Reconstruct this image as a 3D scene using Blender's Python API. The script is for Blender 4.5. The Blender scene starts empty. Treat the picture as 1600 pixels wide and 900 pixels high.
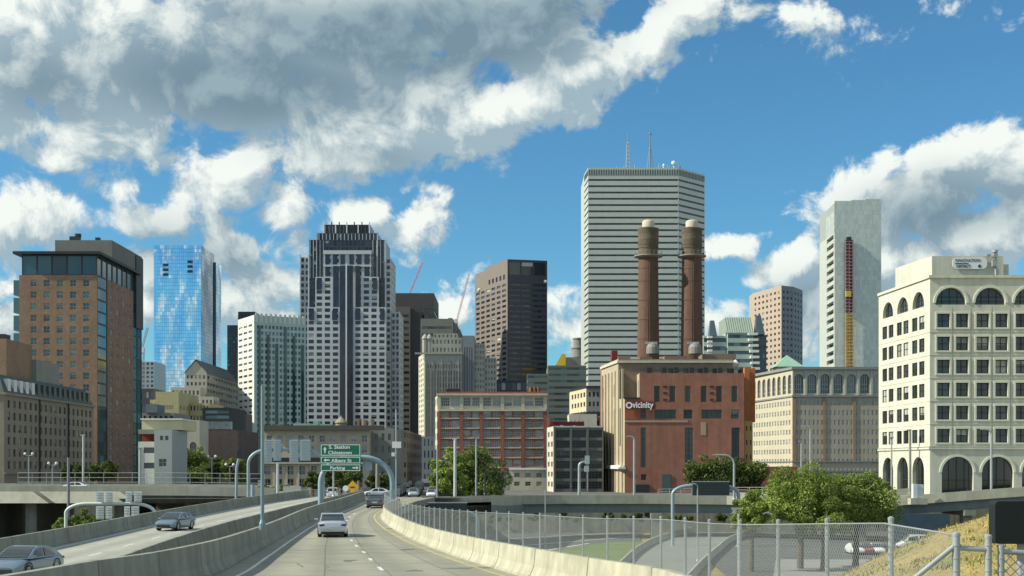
import bpy, math, random
import numpy as np
from mathutils import Vector, Matrix
random.seed(7); RNG = np.random.default_rng(7)
R = math.radians
sc = bpy.context.scene
COL = sc.collection
F = 2000.0; HY = 730.0; CX = 800.0          # focal length in photo pixels, horizon row, centre column
SHIFT = 12.0                                 # everything is lifted so that the lowest ground lies at z = 0
# ---------------------------------------------------------------- camera
cd = bpy.data.cameras.new('camera'); cam = bpy.data.objects.new('camera', cd); COL.objects.link(cam)
cd.sensor_width = 36; cd.lens = F / 1600 * 36; cd.shift_y = 280 / 1600; cd.clip_end = 9000; cd.clip_start = .2
cam.location = (0, 0, SHIFT); cam.rotation_euler = (R(90), 0, 0); sc.camera = cam
sc.view_settings.view_transform = 'Standard'; sc.view_settings.look = 'None'
sc.view_settings.exposure = 0.27; sc.view_settings.gamma = 1
SUN_EL, SUN_BACK = 36, 8                    # sun from the left, a little behind the camera
sv = Vector((-math.cos(R(SUN_BACK)) * math.cos(R(SUN_EL)), -math.sin(R(SUN_BACK)) * math.cos(R(SUN_EL)), math.sin(R(SUN_EL))))
sl = bpy.data.lights.new('sun', 'SUN'); sl.energy = 5.0; sl.angle = R(.5); sl.color = (1, .94, .77)
so = bpy.data.objects.new('sun', sl); COL.objects.link(so); so.rotation_euler = (-sv).to_track_quat('-Z', 'Y').to_euler()
so.location = (-60, -20, 120)

# ---------------------------------------------------------------- sky
def build_world():
    w = bpy.data.worlds.new('World'); sc.world = w; w.use_nodes = True
    nt = w.node_tree; nt.nodes.clear()
    def mk(t, tree=nt, **k):
        n = tree.nodes.new(t)
        for a, v in k.items(): setattr(n, a, v)
        return n
    def mth(tree, op, a, b=None, c=None, clamp=False):
        n = tree.nodes.new('ShaderNodeMath'); n.operation = op; n.use_clamp = clamp
        for i, v in enumerate((a, b, c)):
            if v is None: continue
            if isinstance(v, (int, float)): n.inputs[i].default_value = v
            else: tree.links.new(v, n.inputs[i])
        return n.outputs[0]
    # cloud masses: photo position and size -> direction (azimuth, slope)
    E = [  # px, py, rx, ry, angle, weight
        (150, 60, 330, 150, 0, 1.1), (480, 70, 330, 125, 0, 1.1), (760, 25, 230, 95, 0, 1.0), (130, 205, 190, 68, 0, .8), (360, 150, 190, 70, 0, .9),
        (630, 185, 210, 95, 8, .9), (540, 245, 130, 45, 0, .7), (800, 165, 170, 62, 10, .75), (930, 95, 150, 60, 35, .85), (1040, 40, 170, 60, 25, .8), (690, 245, 60, 28, 30, .5),
        (385, 250, 70, 48, 40, .7), (350, 305, 110, 55, 20, .7), (270, 345, 120, 45, 0, .75), (180, 358, 75, 32, 0, .6), (420, 335, 70, 38, 25, .65), (390, 400, 80, 55, 30, .6), (360, 480, 90, 60, 20, .55),
        (35, 345, 85, 55, 0, .7), (195, 290, 70, 24, 15, .32), (5, 500, 60, 60, 0, .5), (230, 450, 70, 60, 0, .35),
        (565, 335, 62, 42, 10, .7), (640, 345, 85, 48, 45, .6), (675, 290, 40, 30, 30, .5), (470, 385, 40, 40, 0, .4),
        (715, 490, 55, 45, 0, .7), (650, 470, 40, 30, 0, .4), (885, 510, 60, 55, 0, .55), (870, 455, 40, 22, 0, .4),
        (1150, 392, 75, 28, 15, .5), (1130, 490, 60, 26, 0, .6),
        (1250, 425, 110, 50, 25, .7), (1300, 480, 130, 70, 0, .7), (1340, 290, 95, 50, 25, .75), (1480, 235, 95, 40, 15, .8), (1430, 320, 170, 85, 0, .95), (1560, 265, 110, 60, 0, .85), (1540, 370, 130, 75, 0, .7), (1400, 420, 140, 80, 0, .8), (1660, 280, 120, 90, 0, .9), (-150, 60, 300, 180, 0, 1), (1250, 25, 120, 26, -10, .12), (230, 420, 150, 60, 0, .55), (420, 440, 90, 70, 0, .6), (450, 330, 60, 40, 20, .6), (860, 500, 80, 70, 0, .6), (1180, 450, 70, 30, 20, .45), (1240, 520, 120, 60, 0, .6), (700, 480, 90, 50, 0, .6), (60, 420, 90, 60, 0, .5), (1090, 500, 60, 50, 0, .5), (620, 300, 60, 30, 40, .4)]
    DK = [(390, 130, 300, 80, 0, .8), (640, 55, 360, 90, 0, 1.0), (860, 20, 200, 60, 10, .9), (80, 130, 120, 50, 0, .3), (1450, 335, 170, 60, 0, .55), (1300, 470, 110, 50, 0, .35), (560, 250, 120, 30, 0, .35), (330, 400, 120, 50, 0, .3)]
    def ell_group(name, lst, kk):
        g = bpy.data.node_groups.new(name, 'ShaderNodeTree')
        g.interface.new_socket('V', in_out='INPUT', socket_type='NodeSocketVector'); g.interface.new_socket('D', in_out='OUTPUT', socket_type='NodeSocketFloat')
        gi = g.nodes.new('NodeGroupInput'); go = g.nodes.new('NodeGroupOutput'); acc = None
        hm = g.nodes.new('ShaderNodeVectorMath'); hm.operation = 'MULTIPLY_ADD'; g.links.new(gi.outputs[0], hm.inputs[0]); hm.inputs[1].default_value = (1, 1, 0); hm.inputs[2].default_value = (0, 0, 1); hom = hm.outputs[0]
        for px, py, rx, ry, an, wt in lst:
            u = (px - CX) / F; v = (HY - py) / F
            cx_, cy_ = math.atan(u), v / math.sqrt(1 + u * u); ca, sa = math.cos(R(an)), math.sin(R(an)); ax, ay = F / rx, F / ry
            if acc is None: src = hom
            else:   # chained (by a vanishing amount) so that the renderer evaluates the masses one after the other
                ch = g.nodes.new('ShaderNodeVectorMath'); ch.operation = 'MULTIPLY_ADD'; g.links.new(acc, ch.inputs[0]); ch.inputs[1].default_value = (1e-7, 0, 0); g.links.new(hom, ch.inputs[2]); src = ch.outputs[0]
            ds = []
            for row in ((ca * ax, sa * ax, -(ca * cx_ + sa * cy_) * ax), (-sa * ay, ca * ay, -(-sa * cx_ + ca * cy_) * ay)):
                dn = g.nodes.new('ShaderNodeVectorMath'); dn.operation = 'DOT_PRODUCT'; g.links.new(src, dn.inputs[0]); dn.inputs[1].default_value = row; ds.append(dn.outputs['Value'])
            r2 = mth(g, 'MULTIPLY_ADD', ds[0], ds[0], mth(g, 'MULTIPLY', ds[1], ds[1]))
            d = mth(g, 'MULTIPLY_ADD', mth(g, 'SQRT', r2), -wt * 1.5, wt * 1.5)
            acc = d if acc is None else mth(g, 'SMOOTH_MAX', acc, d, kk)
        g.links.new(acc, go.inputs[0]); return g
    g1 = ell_group('cloud_masses', E, .12); g2 = ell_group('cloud_cores', DK, .2)
    # density group: masses + billowing noise
    g = bpy.data.node_groups.new('cloud_density', 'ShaderNodeTree')
    g.interface.new_socket('P', in_out='INPUT', socket_type='NodeSocketVector'); g.interface.new_socket('Dir', in_out='INPUT', socket_type='NodeSocketVector'); g.interface.new_socket('D', in_out='OUTPUT', socket_type='NodeSocketFloat')
    gi = g.nodes.new('NodeGroupInput'); go = g.nodes.new('NodeGroupOutput')
    wn = g.nodes.new('ShaderNodeTexNoise'); wn.noise_dimensions = '2D'; wn.inputs['Scale'].default_value = 9; wn.inputs['Detail'].default_value = 2
    g.links.new(gi.outputs[0], wn.inputs['Vector'])
    wv = g.nodes.new('ShaderNodeVectorMath'); wv.operation = 'MULTIPLY_ADD'; g.links.new(wn.outputs['Color'], wv.inputs[0])
    wv.inputs[1].default_value = (.05, .035, 0); g.links.new(gi.outputs[0], wv.inputs[2])
    of = g.nodes.new('ShaderNodeVectorMath'); of.operation = 'ADD'; g.links.new(wv.outputs[0], of.inputs[0]); of.inputs[1].default_value = (-.025, -.0175, 0)
    ge = g.nodes.new('ShaderNodeGroup'); ge.node_tree = g1; g.links.new(of.outputs[0], ge.inputs[0])
    n1 = g.nodes.new('ShaderNodeTexNoise'); n1.noise_dimensions = '2D'; n1.inputs['Scale'].default_value = 19; n1.inputs['Detail'].default_value = 8; n1.inputs['Roughness'].default_value = .65; n1.inputs['Distortion'].default_value = .25
    g.links.new(gi.outputs[0], n1.inputs['Vector'])
    vz = g.nodes.new('ShaderNodeTexVoronoi'); vz.voronoi_dimensions = '2D'; vz.feature = 'SMOOTH_F1'; vz.inputs['Scale'].default_value = 30; vz.inputs['Smoothness'].default_value = .6
    try: vz.inputs['Detail'].default_value = 1; vz.inputs['Roughness'].default_value = .55
    except Exception: pass
    g.links.new(of.outputs[0], vz.inputs['Vector'])
    # clouds for every other direction
    n2 = g.nodes.new('ShaderNodeTexNoise'); n2.inputs['Scale'].default_value = 3.4; n2.inputs['Detail'].default_value = 5; g.links.new(gi.outputs[1], n2.inputs['Vector'])
    sp = g.nodes.new('ShaderNodeSeparateXYZ'); g.links.new(gi.outputs[0], sp.inputs[0])
    aaz = mth(g, 'ABSOLUTE', sp.outputs[0]); out1 = mth(g, 'GREATER_THAN', aaz, .47); out2 = mth(g, 'GREATER_THAN', sp.outputs[1], .45)
    outm = mth(g, 'MAXIMUM', out1, out2)
    gen = mth(g, 'MULTIPLY_ADD', n2.outputs[0], 5.5, -2.45); gen = mth(g, 'MINIMUM', gen, .8)
    mix = g.nodes.new('ShaderNodeMix'); mix.data_type = 'FLOAT'; g.links.new(outm, mix.inputs[0])
    em = mth(g, 'MINIMUM', mth(g, 'MAXIMUM', ge.outputs[0], -1.0), 1.2)
    g.links.new(em, mix.inputs[2]); g.links.new(gen, mix.inputs[3])
    nn = mth(g, 'MULTIPLY_ADD', n1.outputs[0], 2.7, -1.22)
    vv = mth(g, 'MULTIPLY_ADD', vz.outputs['Distance'], -.5, .22)
    s = mth(g, 'ADD', mix.outputs[0], nn); s = mth(g, 'ADD', s, vv)
    g.links.new(s, go.inputs[0])
    tc = mk('ShaderNodeTexCoord'); nrm = mk('ShaderNodeVectorMath', operation='NORMALIZE'); nt.links.new(tc.outputs['Generated'], nrm.inputs[0])
    sep = mk('ShaderNodeSeparateXYZ'); nt.links.new(nrm.outputs[0], sep.inputs[0])
    az = mth(nt, 'ARCTAN2', sep.outputs[0], sep.outputs[1])
    hyp = mth(nt, 'SQRT', mth(nt, 'ADD', mth(nt, 'MULTIPLY', sep.outputs[0], sep.outputs[0]), mth(nt, 'ADD', mth(nt, 'MULTIPLY', sep.outputs[1], sep.outputs[1]), 1e-5)))
    el = mth(nt, 'DIVIDE', sep.outputs[2], hyp); el = mth(nt, 'MINIMUM', mth(nt, 'MAXIMUM', el, -1.0), 4.0)
    P = mk('ShaderNodeCombineXYZ'); nt.links.new(az, P.inputs[0]); nt.links.new(el, P.inputs[1])
    def dens(off, after=None):
        a = mk('ShaderNodeVectorMath', operation='ADD'); nt.links.new(P.outputs[0], a.inputs[0]); a.inputs[1].default_value = off
        if after is not None:
            a2 = mk('ShaderNodeVectorMath', operation='MULTIPLY_ADD'); nt.links.new(after, a2.inputs[0]); a2.inputs[1].default_value = (1e-7, 0, 0); nt.links.new(a.outputs[0], a2.inputs[2]); a = a2
        q = mk('ShaderNodeGroup'); q.node_tree = g; nt.links.new(a.outputs[0], q.inputs[0]); nt.links.new(nrm.outputs[0], q.inputs[1]); return q.outputs[0]
    D = dens((0, 0, 0)); D2 = dens((-.011, .016, 0), D)
    al = mk('ShaderNodeMapRange', interpolation_type='SMOOTHSTEP'); nt.links.new(D, al.inputs[0]); al.inputs[1].default_value = -.04; al.inputs[2].default_value = .50
    lit = mth(nt, 'MULTIPLY_ADD', mth(nt, 'SUBTRACT', D, D2), 1.3, .46)
    lit = mth(nt, 'MULTIPLY_ADD', mth(nt, 'MINIMUM', D, 1.3), -.30, mth(nt, 'ADD', lit, .10), clamp=False); lit = mth(nt, 'ADD', lit, 0, clamp=True)
    dk = mk('ShaderNodeGroup'); dk.node_tree = g2; nt.links.new(P.outputs[0], dk.inputs[0])
    dkn = mk('ShaderNodeTexNoise'); dkn.noise_dimensions = '2D'; dkn.inputs['Scale'].default_value = 6; dkn.inputs['Detail'].default_value = 4; nt.links.new(P.outputs[0], dkn.inputs['Vector'])
    dark = mk('ShaderNodeMapRange', interpolation_type='SMOOTHSTEP'); nt.links.new(mth(nt, 'ADD', dk.outputs[0], mth(nt, 'MULTIPLY_ADD', dkn.outputs[0], 1.0, -.5)), dark.inputs[0]); dark.inputs[1].default_value = -.35; dark.inputs[2].default_value = .85
    shade = mk('ShaderNodeMix', data_type='RGBA'); nt.links.new(dark.outputs[0], shade.inputs[0]); shade.inputs[6].default_value = (.31, .42, .48, 1); shade.inputs[7].default_value = (.17, .255, .32, 1)
    bright = mk('ShaderNodeMix', data_type='RGBA'); nt.links.new(dark.outputs[0], bright.inputs[0]); bright.inputs[6].default_value = (.80, .84, .80, 1); bright.inputs[7].default_value = (.27, .375, .42, 1)
    cc = mk('ShaderNodeMix', data_type='RGBA'); nt.links.new(lit, cc.inputs[0]); nt.links.new(shade.outputs[2], cc.inputs[6]); nt.links.new(bright.outputs[2], cc.inputs[7])
    sky = mk('ShaderNodeTexSky'); sky.sky_type = 'NISHITA'; sky.sun_disc = False; sky.sun_elevation = R(SUN_EL); sky.sun_rotation = R(270 - SUN_BACK); sky.air_density = 1.0; sky.dust_density = .3; sky.ozone_density = 4.0
    tint = mk('ShaderNodeMix', data_type='RGBA', blend_type='MULTIPLY'); tint.inputs[0].default_value = 1; nt.links.new(sky.outputs[0], tint.inputs[6]); tint.inputs[7].default_value = (.52, .92, 1.0, 1)
    b1 = mk('ShaderNodeBackground'); nt.links.new(tint.outputs[2], b1.inputs[0]); b1.inputs[1].default_value = .105
    b2 = mk('ShaderNodeBackground'); nt.links.new(cc.outputs[2], b2.inputs[0]); b2.inputs[1].default_value = .95
    ms = mk('ShaderNodeMixShader'); nt.links.new(al.outputs[0], ms.inputs[0]); nt.links.new(b1.outputs[0], ms.inputs[1]); nt.links.new(b2.outputs[0], ms.inputs[2])
    wo = mk('ShaderNodeOutputWorld'); nt.links.new(ms.outputs[0], wo.inputs[0])
    w.cycles.sampling_method = 'MANUAL'; w.cycles.sample_map_resolution = 256
build_world()
sc.cycles.max_bounces = 6; sc.cycles.transparent_max_bounces = 24; sc.cycles.diffuse_bounces = 3; sc.cycles.glossy_bounces = 3
sc.cycles.use_denoising = True; sc.cycles.sample_clamp_indirect = 6

# ---------------------------------------------------------------- materials
MATS = {}
def M(name, col, rough=.8, metal=0., var=.12, scale=.6, spec=.4, rndv=0., streak=0., bump=0., tint=None):
    if name in MATS: return MATS[name]
    m = bpy.data.materials.new(name); m.use_nodes = True; nt = m.node_tree; b = nt.nodes['Principled BSDF']
    b.inputs['Roughness'].default_value = rough; b.inputs['Metallic'].default_value = metal; b.inputs['Specular IOR Level'].default_value = spec
    geo = nt.nodes.new('ShaderNodeNewGeometry'); last = None
    def mth(op, a, bb, c=None):
        n = nt.nodes.new('ShaderNodeMath'); n.operation = op
        for i, v in enumerate((a, bb, c)):
            if v is None: continue
            if isinstance(v, (int, float)): n.inputs[i].default_value = v
            else: nt.links.new(v, n.inputs[i])
        return n.outputs[0]
    fac = None
    def addf(f):
        nonlocal fac
        fac = f if fac is None else mth('MULTIPLY', fac, f)
    if var:
        for s, a, dt in ((scale, var, 6), (scale * .11, var * .8, 3)):
            n = nt.nodes.new('ShaderNodeTexNoise'); n.inputs['Scale'].default_value = s; n.inputs['Detail'].default_value = dt; n.inputs['Roughness'].default_value = .65
            nt.links.new(geo.outputs['Position'], n.inputs['Vector']); addf(mth('MULTIPLY_ADD', n.outputs[0], 4 * a, 1 - 2 * a))
    if streak:
        mp = nt.nodes.new('ShaderNodeMapping'); mp.inputs['Scale'].default_value = (1.3, 1.3, .07); nt.links.new(geo.outputs['Position'], mp.inputs['Vector'])
        n = nt.nodes.new('ShaderNodeTexNoise'); n.inputs['Scale'].default_value = 1; n.inputs['Detail'].default_value = 5; nt.links.new(mp.outputs[0], n.inputs['Vector'])
        addf(mth('MULTIPLY_ADD', n.outputs[0], 4 * streak, 1 - 2 * streak))
    if rndv:
        at = nt.nodes.new('ShaderNodeAttribute'); at.attribute_name = 'rnd'; sx = nt.nodes.new('ShaderNodeSeparateColor'); nt.links.new(at.outputs['Color'], sx.inputs[0])
        addf(mth('MULTIPLY_ADD', sx.outputs[0], 2 * rndv, 1 - rndv))
    if fac is not None:
        mx = nt.nodes.new('ShaderNodeVectorMath'); mx.operation = 'SCALE'; mx.inputs[0].default_value = col; nt.links.new(fac, mx.inputs['Scale'])
        if tint and rndv:
            mm = nt.nodes.new('ShaderNodeMix'); mm.data_type = 'RGBA'; nt.links.new(sx.outputs[1], mm.inputs[0]); nt.links.new(mx.outputs[0], mm.inputs[6])
            my = nt.nodes.new('ShaderNodeVectorMath'); my.operation = 'SCALE'; my.inputs[0].default_value = tint; nt.links.new(fac, my.inputs['Scale']); nt.links.new(my.outputs[0], mm.inputs[7])
            nt.links.new(mm.outputs[2], b.inputs['Base Color'])
        else: nt.links.new(mx.outputs[0], b.inputs['Base Color'])
    else: b.inputs['Base Color'].default_value = (*col, 1)
    if bump:
        n = nt.nodes.new('ShaderNodeTexNoise'); n.inputs['Scale'].default_value = scale * 3; n.inputs['Detail'].default_value = 5; nt.links.new(geo.outputs['Position'], n.inputs['Vector'])
        bp = nt.nodes.new('ShaderNodeBump'); bp.inputs['Strength'].default_value = .5; bp.inputs['Distance'].default_value = bump; nt.links.new(n.outputs[0], bp.inputs['Height']); nt.links.new(bp.outputs[0], b.inputs['Normal'])
    MATS[name] = m; return m
def glass(name, col=(.028, .034, .040), rough=.06, metal=0., spec=.8, rndv=.7, tint=(.17, .18, .17)):
    return M(name, col, rough, metal, 0, 1, spec, rndv, tint=tint)

# ---------------------------------------------------------------- mesh builder
BASE = {}
class MB:
    def __init__(s): s.v = []; s.f = []; s.m = []; s.c = []
    def face(s, pts, mat=0, col=None):
        i = len(s.v); s.v += [tuple(p) for p in pts]; s.f.append(tuple(range(i, i + len(pts)))); s.m.append(mat)
        if col is None: r = random.random(); col = [(r, 0, 0)] * len(pts)
        elif isinstance(col, tuple): col = [col] * len(pts)
        s.c.append(col)
    def box(s, x0, x1, y0, y1, z0, z1, mat=0, col=None):
        p = [(x0, y0, z0), (x1, y0, z0), (x1, y1, z0), (x0, y1, z0), (x0, y0, z1), (x1, y0, z1), (x1, y1, z1), (x0, y1, z1)]
        r = col or (random.random(), 0, 0)
        for q in ((0, 1, 5, 4), (1, 2, 6, 5), (2, 3, 7, 6), (3, 0, 4, 7), (4, 5, 6, 7), (3, 2, 1, 0)): s.face([p[k] for k in q], mat, r)
    def prism(s, pts, z0, z1, mat=0, col=None, caps=True):
        r = col or (random.random(), 0, 0); n = len(pts)
        for i in range(n):
            a, b = pts[i], pts[(i + 1) % n]; s.face([(a[0], a[1], z0), (b[0], b[1], z0), (b[0], b[1], z1), (a[0], a[1], z1)], mat, r)
        if caps: s.face([(p[0], p[1], z1) for p in pts], mat, r); s.face([(p[0], p[1], z0) for p in reversed(pts)], mat, r)
    def tube(s, path, rad, n=10, mat=0, cap=True):
        path = [Vector(p) for p in path]; rads = rad if isinstance(rad, (list, tuple)) else [rad] * len(path)
        rings = []; t0 = (path[1] - path[0]).normalized(); up = Vector((0, 0, 1)) if abs(t0.z) < .9 else Vector((0, 1, 0)); nx = t0.cross(up).normalized()
        for i, p in enumerate(path):
            t = (path[min(i + 1, len(path) - 1)] - path[max(i - 1, 0)]).normalized(); nx = (nx - t * nx.dot(t)).normalized(); ny = t.cross(nx)
            rings.append([p + (nx * math.cos(2 * math.pi * k / n) + ny * math.sin(2 * math.pi * k / n)) * rads[i] for k in range(n)])
        for a, b in zip(rings, rings[1:]):
            for k in range(n): s.face([a[k], a[(k + 1) % n], b[(k + 1) % n], b[k]], mat, (.5, 0, 0))
        if cap: s.face(list(reversed(rings[0])), mat, (.5, 0, 0)); s.face(rings[-1], mat, (.5, 0, 0))
    def lathe(s, cx, cy, prof, n=24, mat=0):
        for (r0, z0), (r1, z1) in zip(prof, prof[1:]):
            for k in range(n):
                a = 2 * math.pi * k / n; b = 2 * math.pi * (k + 1) / n
                s.face([(cx + r0 * math.cos(a), cy + r0 * math.sin(a), z0), (cx + r0 * math.cos(b), cy + r0 * math.sin(b), z0), (cx + r1 * math.cos(b), cy + r1 * math.sin(b), z1), (cx + r1 * math.cos(a), cy + r1 * math.sin(a), z1)], mat, (.5, 0, 0))
    def build(s, name, mats, parent=None, smooth=False, loc=None, local=False):
        if not isinstance(mats, (list, tuple)): mats = [mats]
        if local: off = Vector((0, 0, 0))
        elif parent is not None: off = BASE[parent.name]
        else:
            if loc is None:
                a = np.array(s.v); loc = ((a[:, 0].min() + a[:, 0].max()) / 2, (a[:, 1].min() + a[:, 1].max()) / 2, a[:, 2].min())
            off = Vector(loc)
        me = bpy.data.meshes.new(name)
        vs = (np.array(s.v, dtype=float).reshape(-1, 3) - np.array(off)).tolist()
        me.from_pydata(vs, [], s.f)
        for m in mats: me.materials.append(m)
        me.polygons.foreach_set('material_index', s.m)
        at = me.color_attributes.new('rnd', 'FLOAT_COLOR', 'CORNER')
        fl = [x for c in s.c for q in c for x in (q[0], q[1], q[2], 1.)]
        at.data.foreach_set('color', fl)
        if smooth:
            import bmesh
            bm = bmesh.new(); bm.from_mesh(me); bmesh.ops.remove_doubles(bm, verts=bm.verts, dist=1e-4); bm.to_mesh(me); bm.free()
            me.polygons.foreach_set('use_smooth', [True] * len(me.polygons))
            try: me.set_sharp_from_angle(angle=R(38))
            except Exception: pass
        o = bpy.data.objects.new(name, me); COL.objects.link(o)
        if parent is not None: o.parent = parent; BASE[o.name] = BASE[parent.name] if not local else Vector((0, 0, 0))
        else: o.location = off; BASE[o.name] = off
        return o
def tag(o, label, cat, group=None, kind=None):
    if label: o['label'] = label
    if cat: o['category'] = cat
    if group: o['group'] = group
    if kind: o['kind'] = kind
    return o
def thing(name, label, cat, loc, rz=0, group=None):
    o = bpy.data.objects.new(name, None); COL.objects.link(o); o.location = loc; o.rotation_euler = (0, 0, rz); BASE[o.name] = Vector(loc); o.empty_display_size = .5
    return tag(o, label, cat, group)
def struct(o): o['kind'] = 'structure'; return o
def X(px, d): return (px - CX) / F * d
def Z(py, d): return (HY - py) / F * d

# ---------------------------------------------------------------- facades
def grid(cols, rows, wf=.5, hf=.5, mu=(0, 0), mv=(0, 0), style='win', g=None, sill=.5, skip=None):
    """cols x rows even openings; wf, hf = open fraction of a cell; mu, mv = margins in metres (left,right)(bottom,top)"""
    def f(L, H):
        cw = (L - mu[0] - mu[1]) / cols; ch = (H - mv[0] - mv[1]) / rows; out = []
        for r in range(rows):
            v0 = mv[0] + ch * r + ch * (1 - hf) * sill; us = []
            for c in range(cols):
                if skip and skip(c, r): continue
                u0 = mu[0] + cw * c + cw * (1 - wf) / 2; us.append((u0, u0 + cw * wf, style, (g, r) if g else None))
            out.append((v0, v0 + ch * hf, us))
        return out
    return f
STY = {  # vertical bars, horizontal bars, frame width, blind probability, depth
    'win': (1, 1, .07, .3, .25), 'plain': (0, 0, 0, .12, .25), 'far': (0, 0, 0, .10, .35), 'sash': (1, 1, .10, .45, .22), 'ribbon': (0, 0, 0, 0, .35),
    'loft': (3, 2, .09, .35, .3), 'tall': (1, 6, .10, 0, .3), 'big': (1, 1, .11, .30, .5), 'arch': (3, 2, .11, 0, .6), 'slot': (0, 0, 0, 0, 1.6), 'glassy': (0, 0, 0, .1, .12), 'pair': (1, 0, .16, .35, .25)}
class Bld:
    def __init__(s, name, label, cat, base, wall, glassm=None, frame=None, blind=None, group=None):
        s.root = thing(name, label, cat, base, 0, group); s.wm = wall if isinstance(wall, list) else [wall]
        s.gm = glassm or GL_DARK; s.fm = frame or FRAME; s.bm = blind or BLIND; s.wall = MB(); s.wins = {}; s.n = 0; s.rf = MB(); s.pan = MB()
    def P(s, p0, t, n, u, v, dz, dep=0): return (p0[0] + t[0] * u - n[0] * dep, p0[1] + t[1] * u - n[1] * dep, dz + v)
    def facade(s, p0, p1, z0, z1, spec=None, mi=0, wname='window'):
        L = math.hypot(p1[0] - p0[0], p1[1] - p0[1]); t = ((p1[0] - p0[0]) / L, (p1[1] - p0[1]) / L); n = (t[1], -t[0]); H = z1 - z0
        w = s.wall; q = lambda a, b, c, d: w.face([s.P(p0, t, n, a, c, z0), s.P(p0, t, n, b, c, z0), s.P(p0, t, n, b, d, z0), s.P(p0, t, n, a, d, z0)], mi, (.5, 0, 0))
        if spec is None: q(0, L, 0, H); return
        bands = spec(L, H) if callable(spec) else spec
        vc = 0
        for v0, v1, us in sorted(bands, key=lambda b: b[0]):
            if v0 > vc + 1e-6: q(0, L, vc, v0)
            uc = 0
            for it in us:
                u0, u1, st, gk = it; dep = STY[st][4]
                if u0 > uc + 1e-6: q(uc, u0, v0, v1)
                uc = u1
                if st == 'arch':
                    r = (u1 - u0) / 2; hh = min(r, (v1 - v0) * .9); N = 12; cu = (u0 + u1) / 2; sv_ = v1 - hh
                    arc = [(cu - r * math.cos(math.pi * k / N), sv_ + hh * math.sin(math.pi * k / N)) for k in range(N + 1)]
                    for k in range(N):   # spandrels above the arch
                        a, b = arc[k], arc[k + 1]
                        w.face([s.P(p0, t, n, a[0], a[1], z0), s.P(p0, t, n, b[0], b[1], z0), s.P(p0, t, n, b[0], v1, z0), s.P(p0, t, n, a[0], v1, z0)], mi, (.5, 0, 0))
                    loop = [(u1, v0), (u0, v0)] + arc
                else: loop = [(u0, v0), (u0, v1), (u1, v1), (u1, v0)]; arc = None
                pairs = list(zip(loop, loop[1:] + loop[:1]))
                for a, b in pairs:
                    if math.dist(a, b) < 1e-5: continue
                    w.face([s.P(p0, t, n, *a, z0), s.P(p0, t, n, *b, z0), s.P(p0, t, n, *b, z0, dep), s.P(p0, t, n, *a, z0, dep)], mi, (.5, 0, 0))
                s.window(p0, t, n, z0, u0, u1, v0, v1, st, gk, dep, loop if arc else None, wname)
            if uc < L - 1e-6: q(uc, L, v0, v1)
            vc = v1
        if vc < H - 1e-6: q(0, L, vc, H)
    def window(s, p0, t, n, z0, u0, u1, v0, v1, st, gk, dep, loop, wname):
        nx, nz, fw, bp, _ = STY[st]; s.n += 1
        key = (wname, gk if gk else s.n); ent = s.wins.get(key)
        if ent is None: ent = s.wins[key] = [MB(), 0]
        m = ent[0]; d = math.hypot(p0[0], p0[1]); ent[1] += (u1 - u0) * (v1 - v0) * abs(n[0] * p0[0] + n[1] * p0[1]) / d ** 3
        r = (random.random(), random.random() ** 1.8, random.random())
        PP = lambda u, v, e: s.P(p0, t, n, u, v, z0, e)
        if loop: m.face([PP(a, b, dep) for a, b in reversed(loop)], 0, r)
        elif st == 'ribbon' or st == 'glassy':
            k = max(1, int(round((u1 - u0) / 3.0)))
            for i in range(k):
                a = u0 + (u1 - u0) * i / k; b = u0 + (u1 - u0) * (i + 1) / k
                m.face([PP(a, v0, dep), PP(b, v0, dep), PP(b, v1, dep), PP(a, v1, dep)], 0, (random.random(), random.random() ** 3, 0))
        else:
            m.face([PP(u0, v0, dep), PP(u1, v0, dep), PP(u1, v1, dep), PP(u0, v1, dep)], 0, r)
            if random.random() < bp:
                hb = (v1 - v0) * random.choice((.3, .45, .6, .95)); e = dep - .012
                m.face([PP(u0, v1 - hb, e), PP(u1, v1 - hb, e), PP(u1, v1, e), PP(u0, v1, e)], 2, r)
        if fw:
            e = dep - .09
            def bar(a, b, c, dd):
                m.face([PP(a, c, e), PP(b, c, e), PP(b, dd, e), PP(a, dd, e)], 1, r)
                m.face([PP(a, c, dep), PP(a, c, e), PP(a, dd, e), PP(a, dd, dep)], 1, r); m.face([PP(b, c, e), PP(b, c, dep), PP(b, dd, dep), PP(b, dd, e)], 1, r)
                m.face([PP(a, dd, e), PP(b, dd, e), PP(b, dd, dep), PP(a, dd, dep)], 1, r)
            if not loop:
                bar(u0, u0 + fw, v0, v1); bar(u1 - fw, u1, v0, v1); bar(u0 + fw, u1 - fw, v0, v0 + fw); bar(u0 + fw, u1 - fw, v1 - fw, v1)
            for i in range(nx):
                c = u0 + (u1 - u0) * (i + 1) / (nx + 1); top = v1
                if loop: rr = (u1 - u0) / 2; hh = min(rr, (v1 - v0) * .9); top = v1 - hh + hh * math.sqrt(max(0, 1 - ((c - (u0 + u1) / 2) / rr) ** 2)) - .05
                bar(c - fw / 2, c + fw / 2, v0 + fw, top - fw)
            for i in range(nz):
                c = v0 + (v1 - v0) * (i + 1) / (nz + 1) if not loop else v0 + (v1 - v0) * (.22 + .26 * i)
                bar(u0 + fw, u1 - fw, c - fw / 2, c + fw / 2) if not loop else bar(u0 + fw + (0.25 if i else 0), u1 - fw - (0.25 if i else 0), c - fw / 2, c + fw / 2)
    def prism(s, pts, z0, z1, specs={}, mi=0, roof=True, parapet=0, wname='window', mis=None):
        n = len(pts)
        for i in range(n):
            s.facade(pts[i], pts[(i + 1) % n], z0, z1, specs.get(i), (mis or {}).get(i, mi), wname)
        if roof: s.rf.face([(p[0], p[1], z1 - parapet) for p in pts], 0, (.5, 0, 0))
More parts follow.
